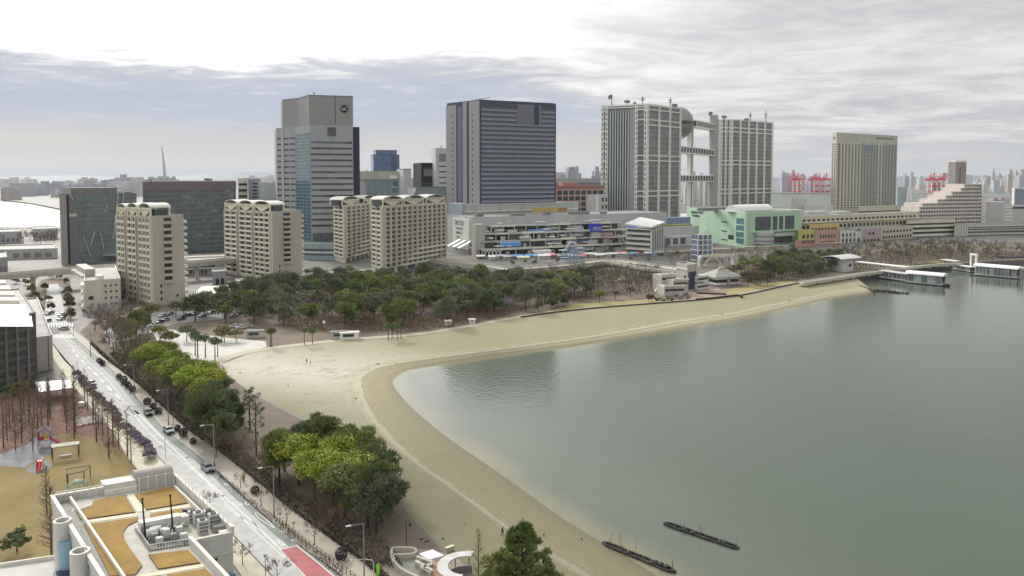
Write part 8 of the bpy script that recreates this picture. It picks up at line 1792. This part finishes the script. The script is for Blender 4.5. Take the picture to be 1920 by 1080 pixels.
# ================================================================== beach tower, pavilion, boat station, piers
def beach_tower():
    k = block('beach_tower', 'beige beach lookout tower with a dark recessed bay and stacked terraces', 'lookout tower', AX(1289, 402, 10), AX(1307, 408, 10), AX(1268, 414, 10), z_at(500, 402), M_conc, parapet=1.0)
    f, l = k.R, k.Lf
    panels(k.root, f, [(f.L*0.1, f.L*0.85, LAND+1, k.zt-3)], 0, 0.2, M_navy2, 'recess'); panels(k.root, f, [(f.L*0.88, f.L, LAND, k.zt)], 0, 0.8, M_cream, 'edge_pier')
    panels(k.root, l, [(l.L*.70, l.L*.88, k.zt-8, k.zt-5)], 0, .15, M_black, 'opening'); panels(k.root, l, [(0, l.L, k.zt-2.0, k.zt-1.6)], 0, .5, M_cream2, 'cornice')
    for i, (x0, x1, yt, Y) in enumerate(((1240, 1268, 517, 398), (1262, 1290, 526, 392), (1246, 1284, 538, 388))):
        a, b_ = AX(x0, Y, 8), AX(x1, Y+3, 8); ff = wall(a, b_, k.cen); z = z_at(yt, Y)
        tb = MB().box(ff, 0, ff.L, -9, 0, LAND, z).build('terrace_block', M_conc, k.root); MB().box(ff, .4, ff.L-.4, 0, .08, z-2.4, z-1.2).build('window_band', M_glz, tb); MB().box(ff, -.3, ff.L+.3, -.2, .5, z-.1, z+.9).build('parapet', M_cream, tb)
    a, b_ = AX(1307, 405, 8), AX(1329, 412, 8); ff = wall(a, b_, k.cen+Vector((0, 20)))
    for y0 in (517, 531): z = z_at(y0, 408); wg = MB().box(ff, 0, ff.L, -7, 0, z-3.2, z).build('side_wing', M_lgrey, k.root); MB().box(ff, .5, ff.L-.5, 0, .1, z-2.3, z-1.1).build('window_band', M_glz, wg)
    MB().box(ff, 1, ff.L-.5, -6, -.2, LAND, z_at(531, 408)-3.2).build('side_base', M_conc, k.root)
    p0, p1 = AX(1228, 400, 6), AX(1243, 402, 6)
    MB().add([(*p0, LAND), (*p1, LAND+7), (p1.x, p1.y+3, LAND+7), (p0.x, p0.y+3, LAND), (p1.x, p1.y, LAND), (p1.x, p1.y+3, LAND)], [(0, 1, 2, 3), (0, 4, 1), (3, 2, 5), (4, 5, 2, 1)]).build('stair', M_lgrey, k.root)
beach_tower()
c = AX(1352, 430, 8); Y = 430; t = thing('pavilion', 'low square pavilion with grey hipped roof and white bands near the beach tower', 'pavilion', (c.x, c.y, LAND)); f = Fr(c, (0.93, .37), (-.37, .93)); W_ = 8.4; ze = z_at(519, 424)
for i, (z0_, z1_, w_, mm, nm) in enumerate(((LAND, LAND+1.0, W_-.8, mat('lilac_base', (0.33, 0.26, 0.33)), 'base_wall'), (LAND+1.0, ze, W_-1.2, M_glz, 'glazing'), (LAND+1.0, LAND+1.9, W_-.4, M_wht, 'white_band'), (ze-1.3, ze-.3, W_-.2, M_wht, 'white_band'))): MB().box(f, -w_, w_, -w_*.8, w_*.8, z0_+.01*i, z1_).build(nm, mm, t)
MB().box(f, -.8, .8, -W_*.8-.4, -W_*.8+.5, LAND, ze-.3).build('porch', mat('lilac_base', (0, 0, 0)), t)
hr = z_at(503, 430); w_ = W_+.9; MB().add([f.p3(-w_, -w_*.8, ze), f.p3(w_, -w_*.8, ze), f.p3(w_, w_*.8, ze), f.p3(-w_, w_*.8, ze), f.p3(-2, 0, hr), f.p3(2, 0, hr), f.p3(-w_, -w_*.8, ze-.3), f.p3(w_, -w_*.8, ze-.3), f.p3(w_, w_*.8, ze-.3), f.p3(-w_, w_*.8, ze-.3)], [(0, 1, 5, 4), (1, 2, 5), (2, 3, 4, 5), (3, 0, 4), (6, 7, 1, 0), (7, 8, 2, 1), (8, 9, 3, 2), (9, 6, 0, 3), (9, 8, 7, 6)]).build('roof', mat('green_grey_roof', (0.32, 0.34, 0.30), var=0.08), t)
MB().box(f, -1.6, 1.6, -.8, .8, hr-.05, hr+.7).build('ridge_vent', M_lgrey, t)
ow2 = [G(x, y) for x, y in [(1306, 563.5), (1345, 560), (1385, 555), (1390, 558)]]
o = thick_ribbon('terrace_wall', resample(ow2, 12), offset(resample(ow2, 12), -.8), LAND-2, LAND+.9, mat('dark_brown_wall', (0.045, 0.022, 0.018))); tag(o, 'thick dark brown wall edge in front of the beach tower terrace', 'wall')
q = [G(x, y) for x, y in [(1306, 551), (1362, 553)]]; fw = wall(q[0], q[1], q[0]+Vector((0, 20))); o = MB().box(fw, 0, fw.L, -.5, 0, LAND, LAND+.8).build('terrace_wall', mat('dark_brown_wall', (0, 0, 0)), loc=(*q[0], LAND)); tag(o, 'short dark brown wall on the pinkish terrace behind the thick one', 'wall')
# boat station
c = AX(1597, 492, 8); t = thing('boat_station', 'boat station hall with a big pale curved roof and plain grey wall', 'station building', (c.x, c.y, LAND)); a, b_ = AX(1581, 488, 8), AX(1600, 494, 8); f = wall(a, b_, c+Vector((0, 20))); zt = z_at(487, 490)
MB().box(f, 0, f.L, -14, 0, LAND, zt).build('wall', M_lgrey, t); MB().box(f, f.L*.55, f.L*.8, 0, .1, LAND+3, LAND+5).build('window', M_glz, t)
n = 8; vs = []
for a_ in (-3.5, f.L+7): vs += [f.p3(a_+(s-.5)*3, 2.5-19*s, zt+.4+1.9*sin(pi*min(1, s*.9+.1))) for s in lin(0, 1, n+1)]
vs += [v_-Vector((0, 0, .4)) for v_ in vs]; m1 = n+1
MB().add(vs, [(i, i+1, m1+i+1, m1+i) for i in range(n)]+[(2*m1+i, 3*m1+i, 3*m1+i+1, 2*m1+i+1) for i in range(n)]+[(0, m1, 3*m1, 2*m1), (n, 2*m1+n, 3*m1+n, m1+n)]+[(i, 2*m1+i, 2*m1+i+1, i+1) for i in range(n)]+[(m1+i, m1+i+1, 3*m1+i+1, 3*m1+i) for i in range(n)]).build('roof', mat('pale_curved_roof', (0.50, 0.52, 0.50)), t)
def roofed_walk(name, label, x0, y0, x1, y1, z0, h, wdt, cat, glazed=False, barrel=False, deckz=None, under=True, n_=9, roofm=None):
    a, b_ = G(x0, y0, z0), G(x1, y1, z0); f = wall(a, b_, a+Vector((0, 90))); t = thing(name, label, cat, (*(a+b_)/2, z0)); L = f.L
    MB().box(f, -.5, L+.5, -wdt-.5, .5, z0-.6, z0).build('deck', M_conc, t)
    if under: MB().box(f, 0, L, -wdt, .2, -1.2, z0-.62).build('hull', mat('dark_blue_hull', (0.03, 0.03, 0.06)), t)
    for x in lin(.3, L-.3, n_):
        for b0 in (-.1, -wdt+.1): MB().tube(f.p3(x, b0, z0), f.p3(x, b0, z0+h), .14, n=6).build('post', M_lgrey, t)
    if glazed:
        xs = lin(.3, L-.3, n_)
        for i in range(n_-1): MB().box(f, xs[i]+.2, xs[i+1]-.2, -.14, -.06, z0+.2, z0+h-.2).build('glazing', glass('pale_pier_glass', (0.22, 0.25, 0.26), rough=0.15, rnd=0.5), t)
        MB().box(f, .3, L-.3, -wdt+.1, -wdt+.2, z0+.1, z0+h-.1).build('back_wall', M_dgrey, t)
    if barrel:
        nn = 8; vs = [f.p3(a_, .8-(wdt+1.6)*(1-cos(pi*i/nn))/2, z0+h+1.7*sin(pi*i/nn)) for a_ in (-1, L+1) for i in range(nn+1)]; MB().add(vs, [(i, i+1, nn+2+i, nn+1+i) for i in range(nn)]+[tuple(range(nn+1)), tuple(reversed(range(nn+1, 2*nn+2)))]).build('roof', roofm or M_wht, t)
    else: MB().box(f, -1, L+1, -wdt-.8, .8, z0+h, z0+h+.35).build('roof', roofm or M_wht, t)
    return t, f, L
roofed_walk('covered_walk', 'long straight white covered walkway leading from the boat station to the quay', 1606, 503, 1694, 513, LAND, 4.0, 5, 'covered walkway', under=False)
t, f, L = roofed_walk('boat_pier', 'floating boat pier with a white barrel roof and open glazed sides', 1700, 527, 1766, 533, 1.2, 4.6, 7, 'pier', True, True, n_=6); MB().add([f.p3(L+.5, 1.5, 1.0), f.p3(L+4.5, -.8, 1.3), f.p3(L+.5, -8, 1.0), f.p3(L+.5, 1.5, -.8), f.p3(L+3.5, -.8, -.8), f.p3(L+.5, -8, -.8)], [(0, 1, 2), (0, 3, 4, 1), (1, 4, 5, 2), (0, 2, 5, 3)]).build('bow', mat('dark_blue_hull', (0, 0, 0)), t)
roofed_walk('gangway', 'grey boarding gangway joining the quay to the barrel roofed pier', 1650, 518, 1698, 525, 1.4, 3.4, 5, 'gangway', True, n_=7, roofm=M_lgrey)
t, f, L = roofed_walk('long_pier', 'long glazed pier hall with brilliant white roof at the right edge of the bay', 1828, 513, 1906, 520, 1.2, 5.0, 8, 'pier', True, True, n_=12)
for a_ in (L+2.0, L+3.4): MB().tube(f.p3(a_, 0, -2), f.p3(a_, 0, 7.5), .55, n=8).build('mooring_pile', M_dgrey, t)
MB().box(f, L+1, L+4.4, -5, .8, 6.6, 7.4).build('pile_cap', M_lgrey, t)
roofed_walk('low_pier', 'low white roofed landing stage left of the white gate frame', 1786, 503, 1818, 508, 1.0, 2.4, 4, 'landing stage', True, n_=5); roofed_walk('low_pier', 'small white roofed shelter on the quay behind the low landing stage', 1766, 494, 1790, 497, 2.0, 2.6, 4, 'landing stage', n_=4, under=False)
a, b_ = G(1818, 507, .8), G(1830, 509, .8); f = wall(a, b_, a+Vector((0, 90))); t = thing('gate_frame', 'tall white gate frame standing at the left end of the long pier', 'gate', (*(a+b_)/2, 0)); zt = z_at(478, a.y)
for s_ in (0, f.L-1.1): MB().box(f, s_, s_+1.1, -1.2, 0, -1.5, zt).build('post', M_wht, t)
MB().box(f, -.2, f.L+.2, -1.3, .1, zt, zt+1.2).build('beam', M_wht, t); MB().box(f, 1.2, f.L-1.2, -1.0, -.8, 1, zt-1.5).build('hoist', M_dgrey, t)
# purple hulled boats by the quay
def boat(x0, y0, x1, y1, label, hgt, col, seed):
    a, b_ = G(x0, y0, 0), G(x1, y1, 0); f = wall(a, b_, a+Vector((0, 60))); L = f.L; t = thing('barge', label, 'barge', (*(a+b_)/2, 0)); w_ = L*.16
    out_ = [(0, 0), (L*.05, w_*.5), (L*.9, w_*.5), (L, 0), (L*.9, -w_*.5), (L*.05, -w_*.5)]; top = [f.p3(p, q, hgt) for p, q in out_]; bot = [f.p3(p*.96+L*.02, q*.8, -.5) for p, q in out_]
    MB().add(bot+top, [tuple(range(6))[::-1], tuple(range(6, 12))]+[(i, (i+1) % 6, 6+(i+1) % 6, 6+i) for i in range(6)]).build('hull', mat('hull_%d' % seed, col), t)
    MB().box(f, L*.2, L*.75, -w_*.35, w_*.35, hgt, hgt+1.4).build('cabin', M_navy2, t); MB().box(f, L*.22, L*.73, -w_*.36, -w_*.34, hgt+.5, hgt+1.0).build('window_band', M_glz, t)
boat(1606, 520, 1650, 519, 'dark violet barge moored under the gangway', 1.8, (0.07, 0.05, 0.10), 1); boat(1708, 505, 1762, 501, 'dark violet barge moored behind the barrel roofed pier', 2.0, (0.06, 0.045, 0.10), 2); boat(1836, 490, 1990, 490, 'long dark violet barge lying behind the long pier hall', 2.4, (0.07, 0.05, 0.12), 3)
viaduct('quay_walk', 'pale raised quay walkway passing over to the barrel roofed pier', [(1500, 531), (1560, 522), (1622, 513), (1680, 506), (1740, 498), (1800, 494)], LAND+1.6, 4, M_cream, hgt=.9, par=.6, every=14)
# rock jetty
def jetty():
    a, b_ = G(1640, 546, 0), G(1703, 551, 0); r_ = random.Random(3); t = thing('rock_jetty', 'dark rock groyne pointing from the end of the sand into the bay', 'groyne', (*(a+b_)/2, 0)); f = wall(a, b_, a+Vector((0, 50))); L = f.L; mr = mat('wet_rock', (0.035, 0.034, 0.036), var=0.5, scale=1.2)
    for i in range(60):
        s = r_.random(); w_ = 3.0*(1-s*.75); p = f.p(s*L, r_.uniform(-w_, w_)); R_ = r_.uniform(.6, 1.3)*(1-.4*s); z = r_.uniform(-.2, .9)*(1-.5*s); mb = MB(); k = len(mb.v)
        mb.lathe(p, [(.001, z-R_*.7), (R_*r_.uniform(.7, 1), z-R_*.3), (R_*r_.uniform(.7, 1.1), z+R_*.2), (R_*.5, z+R_*.6), (.001, z+R_*.7)], 6); mb.v = [(x+r_.uniform(-.15, .15), y+r_.uniform(-.15, .15), zz) for x, y, zz in mb.v]; mb.build('rock', mr, t)
    L2 = resample(cr([G(x, y, 1.5) for x, y in [(1590, 531), (1615, 537), (1640, 545)]], 6), 20); o = thick_ribbon('groyne_wall', offset(L2, -.35), offset(L2, .35), -1, 1.9, mat('dark_wall_stone', (0, 0, 0))); tag(o, 'thin dark wall running down the end of the sand to the rock groyne', 'wall')
jetty()
# blue lattice frame and arched footbridge in front of the mall
g = AX(1072, 508, 8); t = thing('lattice_frame', 'tall light blue steel lattice structure standing before the mall terraces', 'steel structure', (g.x, g.y, LAND)); f = Fr(g, (.95, .3), (-.3, .95)); bl = mat('light_blue_steel', (0.24, 0.34, 0.46)); zt = z_at(452, 508); hs = 2.6; L_ = lin(LAND, zt-3, 7)
for a in (-hs, hs):
    for b_ in (-hs, hs): MB().tube(f.p3(a, b_, LAND), f.p3(a, b_, zt-3), .24, n=5).build('post', bl, t)
for i in range(6):
    for b_ in (-hs, hs): MB().tube(f.p3(-hs, b_, L_[i]), f.p3(hs, b_, L_[i+1]), .15, n=4).tube(f.p3(hs, b_, L_[i]), f.p3(-hs, b_, L_[i+1]), .15, n=4).tube(f.p3(-hs, b_, L_[i+1]), f.p3(hs, b_, L_[i+1]), .16, n=4).build('cross_brace', bl, t)
MB().path([f.p3(-hs*2.2, 0, zt-7), f.p3(-hs, 0, zt-2.5), f.p3(-1, 0, zt), f.p3(1.5, 0, zt-.5), f.p3(hs*1.8, 0, zt-5)], .3, 6).build('top_arch', M_wht, t)
for i, (a, z) in enumerate(((-6, zt-9), (5.5, zt-8), (-5, zt-14), (6, zt-13))): MB().box(f, a-2.6, a+2.6, -2.2, 2.2, z, z+.5).build('cage_floor', bl, t); [MB().tube(f.p3(a+dx, dy, z+.5), f.p3(a+dx, dy, z+3), .12, n=4).build('cage_post', bl, t) for dx in (-2.3, 0, 2.3) for dy in (-2, 2)]; MB().box(f, a-2.7, a+2.7, -2.3, 2.3, z+3, z+3.25).build('cage_roof', mat('pale_blue_panel', (0.40, 0.48, 0.55)), t)
g = AX(1335, 520, 8); t = thing('arched_footbridge', 'pale arched footbridge landing in front of the mint mall', 'footbridge', (g.x, g.y, LAND)); f = Fr(g, (.97, .2), (-.2, .97)); hz = z_at(479, 520)
MB().box(f, -9, 16, -2, 2, hz-1.0, hz).build('deck', M_cream2, t); MB().box(f, -9, 16, -2.2, -2, hz-.2, hz+1.1).build('side_wall', M_cream2, t)
MB().path([f.p3(-7+14*s, -1.2, LAND+(hz-1.2-LAND)*sin(pi*s)) for s in lin(0, 1, 13)], .6, 6).build('arch', M_cream2, t)
for a in (-9, 16): MB().box(f, a-.8, a+.8, -2, 2, LAND, hz-1).build('pier', M_lgrey, t)
g = AX(1315, 560, 8); t = thing('glass_stair', 'white and blue glazed stair tower between the grey mall and the mint mall', 'stair tower', (g.x, g.y, LAND)); f = Fr(g, (.95, .3), (-.3, .95)); zt = z_at(440, 560)
for i in range(5): z = LAND+i*(zt-LAND)/5; MB().box(f, -6, 6, -5, 5, z, z+.5).build('landing', M_wht, t); MB().box(f, -5.6, 5.6, -4.6, 4.6, z+.51, z+(zt-LAND)/5-.02).build('glazing', glass('pale_blue_stair_glass', (0.16, 0.20, 0.27), rough=.2), t)
for a in (-6, -2, 2, 6): MB().tube(f.p3(a, -5.2, LAND), f.p3(a, -5.2, zt+1), .3, n=6).build('mast', M_wht, t)
MB().tube(f.p3(-6, -5, zt), f.p3(0, -5, zt+5), .3, n=5).tube(f.p3(6, -5, zt), f.p3(0, -5, zt+5), .3, n=5).tube(f.p3(-3, -5, zt+2.5), f.p3(3, -5, zt+2.5), .2, n=5).build('roof_truss', M_wht, t)
# stalls, canopies and vans on the paved strip before the mall
r_ = random.Random(31); A_, B_ = AX(900, 568, 4), AX(1240, 605, 4); fm_ = wall(A_, B_, A_+Vector((0, 80)))
for i in range(30):
    a, b0 = fm_.L*(i+r_.uniform(.05, .8))/30, r_.uniform(-1, 13); w_ = r_.uniform(2, 4.5); h = r_.uniform(2.4, 3.4); q = fm_.p3(a, b0, LAND); t = thing('market_stall', 'small stall with a coloured or white canopy on the paved strip before the mall', 'stall', q, 'stalls before the mall terraces')
    fx = Fr(q[:2], fm_.u, fm_.v); cm = r_.choice([M_wht, M_wht, M_cream2, M_lgrey, mat('red_awning', (0, 0, 0)), mat('bright_blue_awning', (0, 0, 0)), mat('cyan_awning', (0, 0, 0)), mat('cream_awning', (0, 0, 0))])
    MB().box(fx, -w_, w_, -1.6, 1.6, LAND, LAND+h*.55).build('counter', r_.choice([M_dgrey, M_conc, M_grey]), t)
    MB().add([fx.p3(-w_-.4, -2, LAND+h), fx.p3(w_+.4, -2, LAND+h), fx.p3(w_+.4, 2.2, LAND+h-.8), fx.p3(-w_-.4, 2.2, LAND+h-.8), fx.p3(-w_-.4, -2, LAND+h-.2), fx.p3(w_+.4, -2, LAND+h-.2), fx.p3(w_+.4, 2.2, LAND+h-1), fx.p3(-w_-.4, 2.2, LAND+h-1)], [(0, 1, 2, 3), (7, 6, 5, 4), (3, 2, 6, 7), (0, 3, 7, 4), (1, 5, 6, 2), (0, 4, 5, 1)]).build('canopy', cm, t)
    for sx_ in (-w_, w_): MB().tube(fx.p3(sx_, 1.9, LAND), fx.p3(sx_, 1.9, LAND+h-.9), .08, n=4).build('post', M_lgrey, t)
for i, (x0, x1, y, hh, mm) in enumerate(((1255, 1305, 478, 2.2, 'brownish'), (1330, 1395, 474, 2.6, 'pinkish'), (1395, 1480, 470, 3.0, 'sandy'), (1290, 1340, 486, 1.6, 'grey'), (1480, 1580, 462, 2.0, 'reddish'))):
    a, b0 = G(x0, y), G(x1, y-3); fw = wall(a, b0, a+Vector((0, 30))); t = thing('terrace_wall', 'low %s terrace wall with a dark edge below the mint mall and shops' % mm, 'wall', (*(a+b0)/2, LAND)); MB().box(fw, 0, fw.L, -1.2, 0, LAND, LAND+hh).build('wall', mat('terr_%s' % mm, {'brownish': (.3, .24, .19), 'pinkish': (.40, .31, .27), 'sandy': (.42, .38, .30), 'grey': (.33, .33, .32), 'reddish': (.38, .25, .2)}[mm]), t); MB().box(fw, 0, fw.L, -1.3, .3, LAND+hh, LAND+hh+.35).build('coping', M_cream2, t)
# kiosks and white stalls near the beach path
for x, y, w_, lab in ((636, 634, 3.0, 'long dark roofed kiosk at the edge of the beach wood'), (655, 635, 3.4, 'white kiosk with pale boxes beside the beach path'), (478, 632, 3.0, 'low grey garden house with framed windows beside the plaza trees'), (840, 609, 1.2, 'tiny white box stall at the foot of the pines'), (885, 606, 1.2, 'small white stall by the path at the right end of the pines')):
    g = G(x, y); f = Fr(g, (.98, .2), (-.2, .98)); t = thing('kiosk', lab, 'kiosk', (g.x, g.y, LAND)); dkk = 'dark' in lab or 'grey' in lab; h = 2.4 if w_ > 2 else 1.6
    MB().box(f, -w_, w_, -1.2, 1.2, LAND, LAND+h).build('body', M_lgrey if dkk else M_wht, t); MB().box(f, -w_-.3, w_+.3, -1.5, 1.5, LAND+h, LAND+h+.25).build('roof', M_dgrey if dkk else M_wht, t); MB().box(f, -w_*.7, w_*.5, -1.26, -1.2, LAND+.9, LAND+h-.4).build('hatch', M_glz, t)
g = G(608, 622); t = thing('notice_sign', 'round white sign on a dark post between the pines and the beach path', 'sign', (g.x, g.y, LAND)); MB().tube((g.x, g.y, LAND), (g.x, g.y, LAND+4), .12, n=6).build('post', M_dgrey, t)
MB().tube((g.x, g.y-.14, LAND+3.9), (g.x, g.y-.24, LAND+3.9), 1.0, n=18).build('rim', M_black, t); MB().tube((g.x, g.y-.25, LAND+3.9), (g.x, g.y-.29, LAND+3.9), .7, n=18).build('face', M_wht, t)
flush_overflow()
